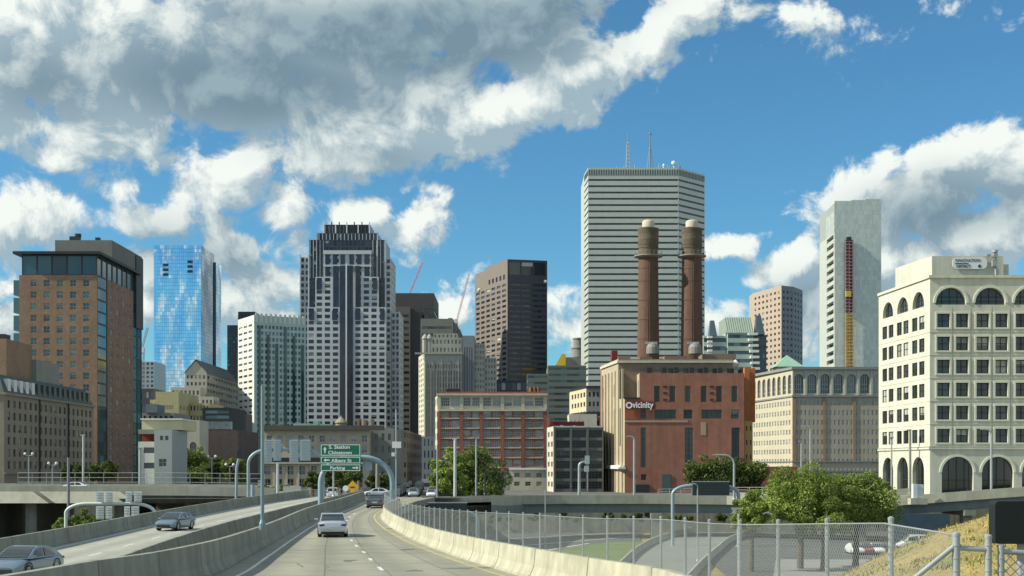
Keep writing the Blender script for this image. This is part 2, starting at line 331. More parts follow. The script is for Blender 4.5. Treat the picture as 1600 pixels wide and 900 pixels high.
    def box(s, x0, x1, y0, y1, z0, z1, front=None, right=None, left=None, mi=0, parapet=.0, wname='window', mis=None):
        s.prism([(x0, y0), (x1, y0), (x1, y1), (x0, y1)], z0, z1, {0: front, 1: right, 3: left}, mi, True, parapet, wname, mis)
    def part(s, name, mb, mat, label=None, smooth=False, parent=None):
        o = mb.build(name, mat, parent or s.root, smooth)
        if label: o['label'] = label
        return o
    def slab(s, name, x0, x1, y0, y1, z0, z1, mat, label=None):
        m = MB(); m.box(x0, x1, y0, y1, z0, z1); return s.part(name, m, mat, label)
    def done(s, rooff=None):
        s.wall_o = s.part('wall', s.wall, s.wm)
        if s.rf.f: s.part('roof', s.rf, rooff or ROOF)
        byname = {}
        for (wn, k), (m, a) in s.wins.items(): byname.setdefault(wn, []).append((a, m))
        for wn, lst in byname.items():
            lst.sort(key=lambda e: -e[0]); rest = MB()
            for i, (a, m) in enumerate(lst):
                if i < 100: m.build(wn, [s.gm, s.fm, s.bm], s.root)
                else:
                    o = len(rest.v); rest.v += m.v; rest.f += [tuple(j + o for j in f) for f in m.f]; rest.m += m.m; rest.c += m.c
            if rest.f: rest.build(wn, [s.gm, s.fm, s.bm], s.root)['kind'] = 'stuff'
        return s.root

GL_DARK = glass('dark_window_glass'); GL_BLK = glass('black_window_glass', (.012, .014, .016), .12, 0, .4, .5, (.04, .045, .045)); GL_TEAL = glass('teal_window_glass', (.035, .075, .085), .08, .35, .8, .5, (.10, .18, .19)); GL_NAVY = glass('navy_window_glass', (.014, .019, .032), .10, .05, .6, .5, (.05, .06, .08))
FRAME = M('white_window_frame', (.50, .50, .46), .6, var=.05); FRAME_D = M('dark_window_frame', (.06, .07, .07), .5, var=.05); BLIND = M('window_blind', (.36, .37, .34), .8, var=.05, rndv=.4)
ROOF = M('flat_roof_gravel', (.12, .12, .115), .95, var=.25, scale=.3)
CONC = M('weathered_concrete', (.38, .375, .30), .9, var=.14, scale=.8, streak=.10, bump=.01)
CONC_D = M('old_grey_concrete', (.24, .245, .205), .9, var=.22, scale=.8, streak=.22, bump=.01)
STEEL = M('galvanised_steel', (.36, .39, .40), .5, .4, var=.14, scale=4); PAINTBLUE = M('pale_blue_steel_paint', (.26, .36, .41), .45, .2, var=.06, scale=2)
DARKM = M('dark_metal', (.035, .04, .045), .5, .3, var=.1); WHITE = M('white_paint', (.75, .75, .72), .6, var=.05)
# ---------------------------------------------------------------- ground
GZ = -6.0; LOW = -12.0
def sstep(a, b, x):
    t = np.clip((x - a) / (b - a), 0, 1); return t * t * (3 - 2 * t)
def hz(x, y):
    z = LOW + (GZ - LOW) * sstep(236, 246, y)
    xe = x - .27 * (y - 80)
    prof = np.interp(xe, [10, 14, 17, 21.2, 24, 27.5, 30, 33, 60, 90], [0, .6, 2.4, 5.2, 6.7, 8.2, 8.9, 9.1, 8.6, 8.0])
    z = z + prof * np.exp(-((y - 80) / 34.) ** 2) * sstep(20, 50, y)
    z = z + (.35 * np.sin(x * .31 + y * .17) * np.sin(y * .23) ) * sstep(18, 24, x) * np.exp(-((y - 80) / 40.) ** 2)
    return z
def ground():
    xs = np.unique(np.concatenate([np.linspace(-4000, -300, 12), np.linspace(-300, 10, 60), np.linspace(10, 70, 61), np.linspace(70, 300, 30), np.linspace(300, 4000, 12)]))
    ys = np.unique(np.concatenate([np.linspace(-400, 0, 8), np.linspace(0, 130, 90), np.linspace(130, 235, 40), np.linspace(235, 247, 13), np.linspace(247, 1000, 25), np.linspace(1000, 7000, 12)]))
    m = MB(); gx, gy = np.meshgrid(xs, ys); gz = hz(gx, gy); m.v = np.stack([gx, gy, gz], -1).reshape(-1, 3).tolist(); nx = len(xs)
    for j in range(len(ys) - 1):
        for i in range(nx - 1):
            a = j * nx + i; m.f.append((a, a + 1, a + nx + 1, a + nx)); xm, ym = xs[i] + 1, ys[j] + 1
            m.m.append(0 if ym < 247 else 1); m.c.append([(.5, 0, 0)] * 4)
    gm = M('dry_grass_ground', (.30, .235, .09), .95, var=.26, scale=2.5, bump=.05); nt = gm.node_tree; bs = nt.nodes['Principled BSDF']; src = bs.inputs['Base Color'].links[0].from_socket
    geo = nt.nodes.new('ShaderNodeNewGeometry'); no = nt.nodes.new('ShaderNodeTexNoise'); no.inputs['Scale'].default_value = .22; no.inputs['Detail'].default_value = 7; no.inputs['Roughness'].default_value = .7; nt.links.new(geo.outputs['Position'], no.inputs['Vector'])
    mr = nt.nodes.new('ShaderNodeMapRange'); mr.inputs[1].default_value = .48; mr.inputs[2].default_value = .66; nt.links.new(no.outputs[0], mr.inputs[0]); mx = nt.nodes.new('ShaderNodeMix'); mx.data_type = 'RGBA'; nt.links.new(mr.outputs[0], mx.inputs[0]); nt.links.new(src, mx.inputs[6]); mx.inputs[7].default_value = (.13, .15, .045, 1); nt.links.new(mx.outputs[2], bs.inputs['Base Color'])
    o = m.build('ground', [M('dry_grass_ground', (.30, .235, .09), .95, var=.22, scale=1.5, bump=.08), M('city_paving', (.12, .12, .115), .9, var=.2, scale=.2)], loc=(0, 0, 0), smooth=True); struct(o)
ground()
def spline(tab, step=3.0):
    a = np.array(tab, float); y = a[:, 0]; ys = np.arange(y[0], y[-1] + 1e-6, step)
    out = [ys]
    dy = np.gradient(a, y, axis=0)
    for k in range(1, a.shape[1]):
        i = np.clip(np.searchsorted(y, ys, side='right') - 1, 0, len(y) - 2); h = y[i + 1] - y[i]; t = (ys - y[i]) / h
        p0, p1, m0, m1 = a[i, k], a[i + 1, k], dy[i, k] * h, dy[i + 1, k] * h
        out.append((2 * t ** 3 - 3 * t ** 2 + 1) * p0 + (t ** 3 - 2 * t ** 2 + t) * m0 + (-2 * t ** 3 + 3 * t ** 2) * p1 + (t ** 3 - t ** 2) * m1)
    return np.stack(out, 1)
MAIN = spline([(-8, -7.6, 3.4, -1.8), (5, -7.8, 3.5, -2.2), (13, -8, 3.5, -2.55), (22, -8.5, 3.2, -2.95), (27.5, -8.8, 2.9, -3.1), (33, -9.1, 2.0, -3.3), (41, -9.6, .3, -3.5), (55, -11.3, -2.3, -3.87), (78, -14, -6.3, -4.3), (100, -15.8, -10.0, -4.3), (112, -16.5, -11.5, -4.3), (128, -17.2, -12.4, -4.3), (140, -17.8, -12.5, -4.3), (165, -19.4, -12.6, -4.35), (192, -21, -12, -4.5)], 1.5)
LEFT = spline([(10, -27, -13.5, -5.2), (30, -27.6, -15.5, -5.2), (49, -28.2, -17.4, -5.2), (72, -29.2, -19.9, -5.2), (100, -31.2, -22.1, -5.2), (117, -32.4, -22.7, -5.15), (137, -32.8, -23.0, -5.0), (170, -32.6, -23.2, -4.75), (200, -31.5, -23.6, -4.6)], 2)
def at(tab, y, k): return float(np.interp(y, tab[:, 0], tab[:, k]))
def ribbon(m, tab, fa, fb, dz=0, mat=0, y0=-1e9, y1=1e9):
    rows = [r for r in tab if y0 <= r[0] <= y1]
    for a, b in zip(rows, rows[1:]):
        m.face([(fa(a), a[0], a[3] + dz), (fb(a), a[0], a[3] + dz), (fb(b), b[0], b[3] + dz), (fa(b), b[0], b[3] + dz)], mat, (.5, 0, 0))
def road_mat(name, col, across):
    m = M(name, col, .85, var=.15, scale=.8, bump=.004); nt = m.node_tree; b = nt.nodes['Principled BSDF']
    at_ = nt.nodes.new('ShaderNodeAttribute'); at_.attribute_name = 'rnd'; sx = nt.nodes.new('ShaderNodeSeparateColor'); nt.links.new(at_.outputs['Color'], sx.inputs[0])
    # tyre tracks: darker worn strips that follow the lanes, mottled by noise
    n = nt.nodes.new('ShaderNodeMath'); n.operation = 'MULTIPLY'; nt.links.new(sx.outputs[0], n.inputs[0]); n.inputs[1].default_value = across
    s = nt.nodes.new('ShaderNodeMath'); s.operation = 'COSINE'; nt.links.new(n.outputs[0], s.inputs[0])
    s2 = nt.nodes.new('ShaderNodeMath'); s2.operation = 'MULTIPLY_ADD'; nt.links.new(s.outputs[0], s2.inputs[0]); s2.inputs[1].default_value = .10; s2.inputs[2].default_value = .95
    src = b.inputs['Base Color'].links[0].from_socket; v = nt.nodes.new('ShaderNodeVectorMath'); v.operation = 'SCALE'; nt.links.new(src, v.inputs[0]); nt.links.new(s2.outputs[0], v.inputs['Scale']); nt.links.new(v.outputs[0], b.inputs['Base Color'])
    return m
RD = road_mat('worn_concrete_road', (.275, .27, .215), 2 * math.pi * 4); RD2 = road_mat('pale_concrete_road', (.34, .345, .30), 2 * math.pi * 4)
ASPH = M('asphalt', (.085, .09, .09), .9, var=.18, scale=.5, bump=.005); YEL = M('worn_yellow_line', (.50, .41, .17), .8, var=.25, scale=3); WHT = M('worn_white_line', (.62, .62, .58), .7, var=.18, scale=4)
def deck(tab, name, mat, t=.9):
    m = MB()
    for a, b in zip(tab, tab[1:]):
        ca = [(0, 0, 0), (1, 0, 0), (1, 0, 0), (0, 0, 0)]
        m.face([(a[1], a[0], a[3]), (a[2], a[0], a[3]), (b[2], b[0], b[3]), (b[1], b[0], b[3])], 0, ca)
        for k, sgn in ((1, -1), (2, 1)):
            xa, xb = a[k] + sgn * .45, b[k] + sgn * .45
            q = [(xa, a[0], a[3] - .01), (xb, b[0], b[3] - .01), (xb, b[0], b[3] - t), (xa, a[0], a[3] - t)]; m.face(q if sgn < 0 else q[::-1], 1, (.5, 0, 0))
            q = [(a[k], a[0], a[3] - .01), (b[k], b[0], b[3] - .01), (xb, b[0], b[3] - .01), (xa, a[0], a[3] - .01)]; m.face(q if sgn < 0 else q[::-1], 1, (.5, 0, 0))
        m.face([(a[2] + .45, a[0], a[3] - t), (a[1] - .45, a[0], a[3] - t), (b[1] - .45, b[0], b[3] - t), (b[2] + .45, b[0], b[3] - t)], 1, (.5, 0, 0))
    return struct(m.build(name, [mat, CONC_D]))
deck(MAIN, 'road', RD); deck(LEFT, 'side_road', RD2)
# fill below the viaduct decks: walls and piers
def piers(tab, name_lbl, ys):
    for i, y in enumerate(ys):
        m = MB(); xl, xr, z = at(tab, y, 1), at(tab, y, 2), at(tab, y, 3)
        m.box(xl + .4, xr - .4, y - .7, y + .7, z - 2.1, z - .92); m.tube([((xl + xr) / 2, y, LOW - .3), ((xl + xr) / 2, y, z - 2.0)], .9, 12)
        tag(m.build('bridge_pier', CONC_D, smooth=True), f'{["nearest", "second nearest", "third nearest", "fourth nearest", "fifth nearest", "farthest"][i]} grey concrete pier under the {name_lbl}', 'pier', 'piers under the ramps')
piers(MAIN, 'main ramp', (35, 62, 90, 118, 146, 174)); piers(LEFT, 'left ramp', (40, 70, 100, 130, 160, 186))
# lane markings
mk = MB()
ribbon(mk, MAIN, lambda r: r[2] - .60, lambda r: r[2] - .49, .006, 0); struct(mk.build('yellow_edge_line', YEL))
mk = MB(); ribbon(mk, MAIN, lambda r: r[1] + .7, lambda r: r[1] + .84, .006, 0)
mid = lambda r, k=0: r[1] + (r[2] - r[1]) * .57 if r[0] < 60 else r[1] + (r[2] - r[1]) * (.57 - .1 * min(1, (r[0] - 60) / 50))
MF = spline(np.array([(r[0], r[1], r[2], r[3]) for r in MAIN[::4]]), .5)
y = 30.0
while y < 118:
    ribbon(mk, MF, lambda r: mid(r) - .075, lambda r: mid(r) + .075, .006, 0, y, y + 2.6); y += 7.2
struct(mk.build('white_lane_lines', WHT))
mk = MB(); ribbon(mk, LEFT, lambda r: r[1] + .5, lambda r: r[1] + .66, .006, 0); ribbon(mk, LEFT, lambda r: r[2] - .66, lambda r: r[2] - .5, .006, 0)
LF = spline(np.array([(r[0], r[1], r[2], r[3]) for r in LEFT[::3]]), .5); y = 30.0
while y < 190:
    ribbon(mk, LF, lambda r: (r[1] + r[2]) / 2 - .08, lambda r: (r[1] + r[2]) / 2 + .08, .006, 0, y, y + 3); y += 9
struct(mk.build('side_road_lines', WHT))
# slab joints, seams and cracks
mk = MB()
for yj in np.arange(14, 190, 9.0): ribbon(mk, MF, lambda r: r[1] + .1, lambda r: r[2] - .1, .004, 0, yj, yj + .62) if False else None
for yj in np.arange(14, 188, 9.0):
    xa_, xb_ = at(MAIN, yj, 1) + .1, at(MAIN, yj, 2) - .1; z_ = at(MAIN, yj, 3) + .0055; z2_ = at(MAIN, yj + .07, 3) + .0055; n_ = 12
    for i in range(n_):
        u0_, u1_ = xa_ + (xb_ - xa_) * i / n_, xa_ + (xb_ - xa_) * (i + 1) / n_; mk.face([(u0_, yj, z_), (u1_, yj, z_), (u1_, yj + .07, z2_), (u0_, yj + .07, z2_)], 0, (.5, 0, 0))
for fr in (.36, .58, .80): ribbon(mk, MF, lambda r: r[1] + (r[2] - r[1]) * fr + .012 * math.sin(r[0] * .37), lambda r: r[1] + (r[2] - r[1]) * fr + .028 + .012 * math.sin(r[0] * .37), .0052, 0, 12, 150)
for k in range(16):
    y_ = random.uniform(36, 110); x_ = at(MAIN, y_, 1) + random.uniform(.2, .85) * (at(MAIN, y_, 2) - at(MAIN, y_, 1)); a_ = random.uniform(-1, 1)
    for j in range(9):
        nx_, ny_ = x_ + math.sin(a_) * .5, y_ + math.cos(a_) * .5; z0_, z1_ = at(MAIN, y_, 3) + .006, at(MAIN, ny_, 3) + .006
        mk.face([(x_, y_, z0_), (x_ + .035, y_, z0_), (nx_ + .035, ny_, z1_), (nx_, ny_, z1_)], 0, (.5, 0, 0)); x_, y_ = nx_, ny_; a_ += random.uniform(-.6, .6)
struct(mk.build('road_joints', M('joint_tar', (.11, .11, .10), .8, var=.2, scale=3)))
# oil stains / tar patches on the main road
mk = MB()
for cx_, cy_, w_, l_ in ((-1.9, 46, .5, .5), (-1.0, 46.5, .4, .45), (-5.2, 63, .3, .8), (-8.5, 90, .4, 1.1), (-6.6, 52, .25, .9), (-3.4, 44.4, .3, .5)):
    zz = at(MAIN, cy_, 3); pts = []
    for k in range(14):
        a = 2 * math.pi * k / 14; rr = 1 + .3 * math.sin(3 * a + cx_) + .15 * math.sin(5 * a); yy = cy_ + l_ * rr * math.sin(a); pts.append((cx_ + w_ * rr * math.cos(a), yy, at(MAIN, yy, 3) + .005))
    mk.face(pts, 0, (.5, 0, 0))
struct(mk.build('oil_stains', M('tar_stain', (.15, .148, .13), .6, var=.2, scale=6)))

def barrier(pts, h, label, side=1, mat=CONC, name='concrete_barrier', wb=.3, wt=.1, down=.0, joint=6.0, group=None):
    """jersey profile swept along pts (x,y,z of the road edge); side=+1: body lies to the right"""
    m = MB(); P = [Vector(p) for p in pts]; acc = 0; segs = []; 
    prof = [(0, -down), (0, .08), (.05, .10), (wb * .55, .38), (wb * .55 + .05, h), (wb * .55 + .05 + wt * 2, h), (wb * 2 + .05, -down)]
    rows = []
    for i, p in enumerate(P):
        t = (P[min(i + 1, len(P) - 1)] - P[max(i - 1, 0)]); t.z = 0; t.normalize(); n = Vector((t.y, -t.x, 0)) * side
        rows.append([p + n * a + Vector((0, 0, b)) for a, b in prof])
    dist = 0
    for i in range(len(P) - 1):
        dist += (P[i + 1] - P[i]).length; a, b = rows[i], rows[i + 1]
        if dist > joint: dist = 0; b2 = [q + (w - q) * .06 for q, w in zip(b, a)]; gap = True
        else: b2 = b; gap = False
        for k in range(len(prof) - 1):
            q = [a[k], b2[k], b2[k + 1], a[k + 1]]; m.face(q[::-1] if side > 0 else q, 0, (.5, 0, 0))
            if gap:
                q = [b2[k] + (Vector((0, 0, -.02))), b[k] + Vector((0, 0, -.02)), b[k + 1] + Vector((0, 0, -.02)), b2[k + 1] + Vector((0, 0, -.02))]; m.face(q[::-1] if side > 0 else q, 1, (.5, 0, 0))
    for rr in (rows[0], rows[-1]): m.face(rr, 0, (.5, 0, 0))
    return tag(m.build(name, [mat, M('barrier_joint', (.12, .12, .10), .9, var=.1)]), label, 'barrier', group)
edge = lambda tab, k: [(r[k], r[0], r[3]) for r in tab]
CONC_SUN = M('sunlit_barrier_concrete', (.40, .385, .29), .9, var=.22, scale=1.6, streak=.16, bump=.01)  # concrete lightened and warmed, so the sunlight sits in its colour
barrier([p for p in edge(MAIN, 2) if p[1] < 139], .92, 'sunlit concrete barrier carrying the chain link fence, right of the main ramp', 1, CONC_SUN)
barrier([p for p in edge(MAIN, 1) if p[1] < 176], 1.08, 'grey concrete barrier between the main ramp and the gap, left of the silver car', -1, CONC_D)
barrier(edge(LEFT, 1), 1.08, 'grey concrete barrier on the far left side of the pale left ramp', -1, CONC_D)
barrier(edge(LEFT, 2), 1.05, 'concrete barrier on the near right side of the pale left ramp, shaded outside', 1, CONC_D, down=.0)
# junction plate beyond both ramps
m = MB(); m.face([(-62, 198, -4.9), (-5, 192, -4.62), (-10, 212, -4.9), (-12, 250, -5.9), (-70, 252, -5.9)], 0, (.5, 0, 0))
struct(m.build('junction_road', ASPH))
m = MB(); m.face([(-46, 250, -5.9), (-12, 250, -5.9), (-36, 700, -2.5), (-66, 700, -2.5)], 0, (.5, 0, 0)); struct(m.build('street', ASPH))
# highway and ramps on the low ground at the right
m = MB(); q = lambda pts, dz=.02: [(x, y, LOW + dz) for x, y in pts]
m.face(q([(-26, 20), (13, 20), (14, 150), (24, 234), (-26, 234)], .10)); m.face(q([(22, 120), (80, 132), (80, 234), (30, 234)], .104)); struct(m.build('highway', ASPH))
m = MB()
def lowline(pts, w=.2, dz=.11):
    for a, b in zip(pts, pts[1:]):
        m.face([(a[0] - w, a[1], LOW + dz), (a[0] + w, a[1], LOW + dz), (b[0] + w, b[1], LOW + dz), (b[0] - w, b[1], LOW + dz)], 0, (.5, 0, 0))
def wide(pts, w=.25, dz=.11):
    for a, b in zip(pts, pts[1:]):
        t = Vector((b[0] - a[0], b[1] - a[1], 0)).normalized(); n = Vector((-t.y, t.x, 0)) * w
        m.face([(a[0] - n.x, a[1] - n.y, LOW + dz), (a[0] + n.x, a[1] + n.y, LOW + dz), (b[0] + n.x, b[1] + n.y, LOW + dz), (b[0] - n.x, b[1] - n.y, LOW + dz)], 0, (.5, 0, 0))
wide([(-14, 196), (-4, 210), (8, 222), (22, 233)]); wide([(-20, 160), (-6, 184), (6, 200), (18, 216), (26, 228)]); wide([(-14, 120), (-6, 150), (2, 176), (12, 200)]); wide([(-8, 96), (-2, 130), (6, 160)])
struct(m.build('highway_lane_lines', WHT))
m = MB(); m.face(q([(-2, 134), (10.2, 134), (12.6, 148), (15.4, 168), (20, 190), (23, 205), (16, 203), (8, 190), (2, 170)], .12)); struct(m.build('grass_verge', M('green_verge_grass', (.12, .17, .04), .95, var=.3, scale=1.2, bump=.05)))
RAMP = spline([(105, 5, 12, LOW + .18), (135, 10.5, 18.5, LOW + .2), (151, 13.2, 22, LOW + .2), (179, 18, 28.5, LOW + .2), (205, 24, 35, LOW + .25), (232, 33, 45, LOW + .3)], 3)
m = MB(); ribbon(m, RAMP, lambda r: r[1], lambda r: r[2], 0, 0); struct(m.build('exit_ramp_road', M('grey_ramp_concrete', (.20, .21, .19), .9, var=.12)))
barrier(edge(RAMP, 1), .85, 'low concrete barrier curving along the left side of the lower exit ramp', -1, CONC); barrier(edge(RAMP, 2), .85, 'low concrete barrier on the right side of the lower exit ramp', 1, CONC)
m = MB(); m.face([(26, 128, LOW + .12), (37, 128, LOW + .12), (46, 165, LOW + .12), (34, 165, LOW + .12)]); struct(m.build('path', M('grey_path_concrete', (.26, .255, .24), .9, var=.12)))
m = MB()
for a, b in (((36.6, 112), (38.2, 132)), ((38.2, 132), (43, 150))):
    m.prism([(a[0], a[1]), (a[0] + .4, a[1]), (b[0] + .4, b[1]), (b[0], b[1])], LOW, LOW + .32, 0)
struct(m.build('path_kerb', CONC))
# retaining wall under the city edge
m = MB()
for i in range(-10, 24):
    x0 = i * 9.0; m.box(x0 + .03, x0 + 8.97, 234.3, 235.0, LOW - .2, GZ + .3 + .25 * (i % 2), 0)
tag(m.build('retaining_wall', CONC_D), 'dark concrete retaining wall behind the overpass, under the city edge', 'wall')
# ---------------------------------------------------------------- overpass
def overpass(name, label, near, far, girder, mat_g, parapet=1.05, parts=True, cat='overpass'):
    """near, far: lists of (x, y, ztop of parapet)"""
    t = thing(name, label, cat, (near[len(near) // 2][0], near[len(near) // 2][1], LOW))
    m = MB()
    for (a, b, c, d) in zip(near, near[1:], far, far[1:]):
        za, zb, zc, zd = a[2] - parapet, b[2] - parapet, c[2] - parapet, d[2] - parapet
        m.face([(a[0], a[1], za), (b[0], b[1], zb), (d[0], d[1], zd), (c[0], c[1], zc)], 0, (.5, 0, 0))
        m.face([(c[0], c[1], zc - .4), (d[0], d[1], zd - .4), (b[0], b[1], zb - .4), (a[0], a[1], za - .4)], 0, (.5, 0, 0))
    m.build('deck', M('deck_asphalt', (.20, .20, .19), .9, var=.12), t)
    for nm, L, sg in (('parapet', near, -1), ('parapet', far, 1)):
        m = MB()
        for a, b in zip(L, L[1:]):
            y0, y1 = (a[1] - .35, a[1]) if sg < 0 else (a[1], a[1] + .35); yb0, yb1 = (b[1] - .35, b[1]) if sg < 0 else (b[1], b[1] + .35)
            A = [(a[0], y0), (b[0], yb0), (b[0], yb1), (a[0], y1)]
            lo = [a[2] - parapet - .42, b[2] - parapet - .42]; hi = [a[2], b[2]]
            v = [(A[0][0], A[0][1], lo[0]), (A[1][0], A[1][1], lo[1]), (A[2][0], A[2][1], lo[1]), (A[3][0], A[3][1], lo[0]), (A[0][0], A[0][1], hi[0]), (A[1][0], A[1][1], hi[1]), (A[2][0], A[2][1], hi[1]), (A[3][0], A[3][1], hi[0])]
            for qd in ((0, 1, 5, 4), (2, 3, 7, 6), (4, 5, 6, 7), (3, 2, 1, 0)): m.face([v[k] for k in qd], 0, (.5, 0, 0))
        m.build(nm, CONC, t)
    for off in (0.5, 1.0):
        m = MB()
        for a, b, c, d in zip(near, near[1:], far, far[1:]):
            for (p, q_) in (((a, b)) if off == .5 else (c, d),):
                dy = .45 if off == .5 else -.45
                za, zb = p[2] - parapet - .42, q_[2] - parapet - .42
                for (w0, w1, t0, t1) in ((0, .12, 0, -girder + .08), (-.2, .3, -girder + .08, -girder)):
                    v = [(p[0], p[1] + dy + w0, za + t0), (q_[0], q_[1] + dy + w0, zb + t0), (q_[0], q_[1] + dy + w0, zb + t1), (p[0], p[1] + dy + w0, za + t1)]
                    m.face(v[::-1], 0, (.5, 0, 0)); v2 = [(x_, y_ + (w1 - w0), z_) for x_, y_, z_ in v]; m.face(v2, 0, (.5, 0, 0)); m.face([v[2], v[3], v2[3], v2[2]], 0, (.5, 0, 0)); m.face([v[0], v[1], v2[1], v2[0]], 0, (.5, 0, 0))
        m.build('girder', mat_g, t)
    return t
GIR = M('grey_green_girder_paint', (.16, .19, .19), .6, .1, var=.12, scale=.6, streak=.12)
near = [(-13.0, 186, -4.3), (-11, 200, -4.62), (-4, 210, -4.66), (8, 214, -4.66), (22, 215, -4.66), (36, 215, -4.8), (48, 208, -4.95), (57, 203, -4.9), (68, 201, -4.0), (80, 200, -3.05), (100, 199, -1.9), (130, 196, -.6)]
far = [(-3.0, 186, -4.0), (-1, 199, -4.5), (4, 222, -4.9), (12, 226, -4.9), (24, 227, -4.9), (40, 227, -4.6), (52, 220, -4.4), (62, 214, -3.95), (72, 213, -2.9), (85, 212, -1.8), (103, 211, -.6), (133, 208, .6)]
overpass('overpass', 'long concrete road overpass crossing from the ramp junction to the right edge', near, far, 1.5, GIR)
for i, (px_, y_) in enumerate(((706, 214), (1020, 219), (1335, 211), (1497, 206), (1580, 204))):
    x_ = X(px_, y_); m = MB(); zt = float(np.interp(x_, [p[0] for p in near], [p[2] for p in near])) - 3.0
    m.box(x_ - .7, x_ + .7, y_ - 4.4, y_ - 2.6, LOW - .2, zt); m.box(x_ - .9, x_ + .9, y_ - 5.4, y_ + 5, zt - .9, zt)
    tag(m.build('bridge_pier', CONC_D), ['concrete pier under the left end of the overpass', 'concrete pier under the middle of the overpass', 'concrete pier under the overpass behind the big bushes', 'pale concrete pier under the overpass at the top of the dry grass hill', 'rightmost concrete pier under the overpass'][i], 'pier', 'piers under the overpass')
nearL = [(-140, 206, -2.9), (-98, 206, -2.9), (-62, 206, -3.05), (-52, 206, -3.1), (-38, 206, -3.3)]; farL = [(x_, y_ + 22, z_ + .05) for x_, y_, z_ in nearL]
overpass('bridge', 'grey concrete cross street bridge over the low road at the left', nearL, farL, 1.25, CONC_D, cat='bridge')
for i, px_ in enumerate((-20, 52, 190, 300)):
    m = MB(); x_ = X(px_, 210); m.box(x_ - .9, x_ + .9, 209, 227, LOW - .2, -5.75); tag(m.build('bridge_pier', CONC_D), ['leftmost', 'second from left', 'third from left', 'rightmost'][i] + ' concrete wall pier in the dark below the left bridge', 'pier', 'piers under the left bridge')
m = MB()
for a, b in ((-140, -88), (-86, -74), (-73, -60)):
    m.face([(a, 204.5, -5.75), (b, 204.5, -5.75), (b - 3, 205.6, -3.9), (a - 3, 205.6, -3.9)], 0, (.5, 0, 0)); m.face([(a, 205.6, -5.75), (a, 204.5, -5.75), (a - 3, 205.6, -3.9), (a - 3, 205.62, -5.75)], 0, (.5, 0, 0)); m.face([(b, 204.5, -5.75), (b, 205.6, -5.75), (b - 3, 205.62, -5.75), (b - 3, 205.6, -3.9)], 0, (.5, 0, 0))
    m.face([(a, 205.6, -5.75), (b, 205.6, -5.75), (b, 204.5, -5.75), (a, 204.5, -5.75)], 0, (.5, 0, 0))
tag(m.build('slope_cladding', CONC), 'slanted pale concrete panels hung below the left bridge parapet', 'cladding')
m = MB(); m.face([(-120, 60, LOW + .05), (-36, 60, LOW + .05), (-34, 233, LOW + .05), (-120, 233, LOW + .05)]); struct(m.build('low_road', ASPH))

# ---------------------------------------------------------------- buildings
BRICK_O = M('orange_brown_brick', (.28, .18, .12), .9, var=.20, scale=1.2, streak=.05); BRICK_R = M('red_brick', (.27, .10, .07), .9, var=.18, scale=1.2, streak=.05); BRICK_P = M('pinkish_brick', (.31, .14, .095), .9, var=.20, scale=.5, streak=.17)
TAN = M('tan_stone', (.27, .235, .185), .9, var=.12, scale=.7, streak=.08); CREAM = M('cream_stone', (.54, .51, .41), .85, var=.12, scale=.4, streak=.09); BEIGE = M('beige_brick', (.42, .36, .25), .9, var=.12, scale=.8, streak=.1)
GREYST = M('grey_stone', (.25, .255, .23), .85, var=.1, scale=.3, streak=.06); PALEST = M('pale_grey_stone', (.50, .53, .55), .75, var=.06, scale=.3, streak=.05); MULL = M('dark_mullion_wall', (.045, .055, .065), .5, .2, var=.1)
GREENM = M('green_copper', (.25, .42, .33), .7, var=.12)
def roofbox(b, name, x0, x1, y0, y1, z0, z1, mat, label=None): return b.slab(name, x0, x1, y0, y1, z0, z1, mat, label)

# A tan stone block at the left edge
b = Bld('apartment_block', 'tan stone seven storey block with dark mansard roof at the left edge', 'building', (-112, 280, GZ), TAN)
b.box(-127, -100, 252, 306, GZ, 14.6, right=grid(18, 6, .42, .62, (1, 1), (5.2, .8), 'plain'), front=grid(7, 6, .42, .62, (1, 1), (5.2, .8), 'plain'))
b2h = 14.6
m = MB(); m.face([(-100, 252, 14.6), (-100, 306, 14.6), (-101.6, 304.6, 18.4), (-101.6, 253.4, 18.4)]); m.face([(-127, 252, 14.6), (-100, 252, 14.6), (-101.6, 253.4, 18.4), (-125, 253.4, 18.4)]); m.face([(-100, 306, 14.6), (-127, 306, 14.6), (-125, 304.6, 18.4), (-101.6, 304.6, 18.4)]); m.face([(-101.6, 253.4, 18.4), (-101.6, 304.6, 18.4), (-125, 304.6, 18.4), (-125, 253.4, 18.4)])
b.part('mansard_roof', m, M('slate_green_roof', (.06, .085, .08), .6, var=.2, scale=1))
for k in range(16):
    y_ = 254.6 + k * 3.2; m = MB(); m.box(-101.6, -100.25, y_, y_ + 1.5, 15.2, 17.6, 0); b.part('dormer', m, WHITE if k < 5 else M('dormer_glass', (.10, .13, .13), .2, .2, var=.1))
m = MB(); m.box(-127.3, -99.6, 251.7, 306.3, 14.3, 14.75); b.part('cornice', m, TAN)
m = MB(); m.box(-100, -99.7, 252, 306, GZ + 4.6, GZ + 5.0); b.part('string_course', m, TAN)
for y_ in (270.5, 288):
    m = MB(); m.tube([(-99.75, y_, GZ), (-99.75, y_, 14.3)], .16, 6); b.part('downpipe', m, DARKM)
roofbox(b, 'penthouse', -125, -103.5, 262, 276, 18.4, 26.3, BRICK_O); roofbox(b, 'penthouse', -124, -102.6, 276.1, 290, 18.4, 23.2, GREYST)
m = MB(); m.box(-122, -105, 265, 268, 26.3, 27.6); b.part('roof_plant', m, DARKM)
b.done()
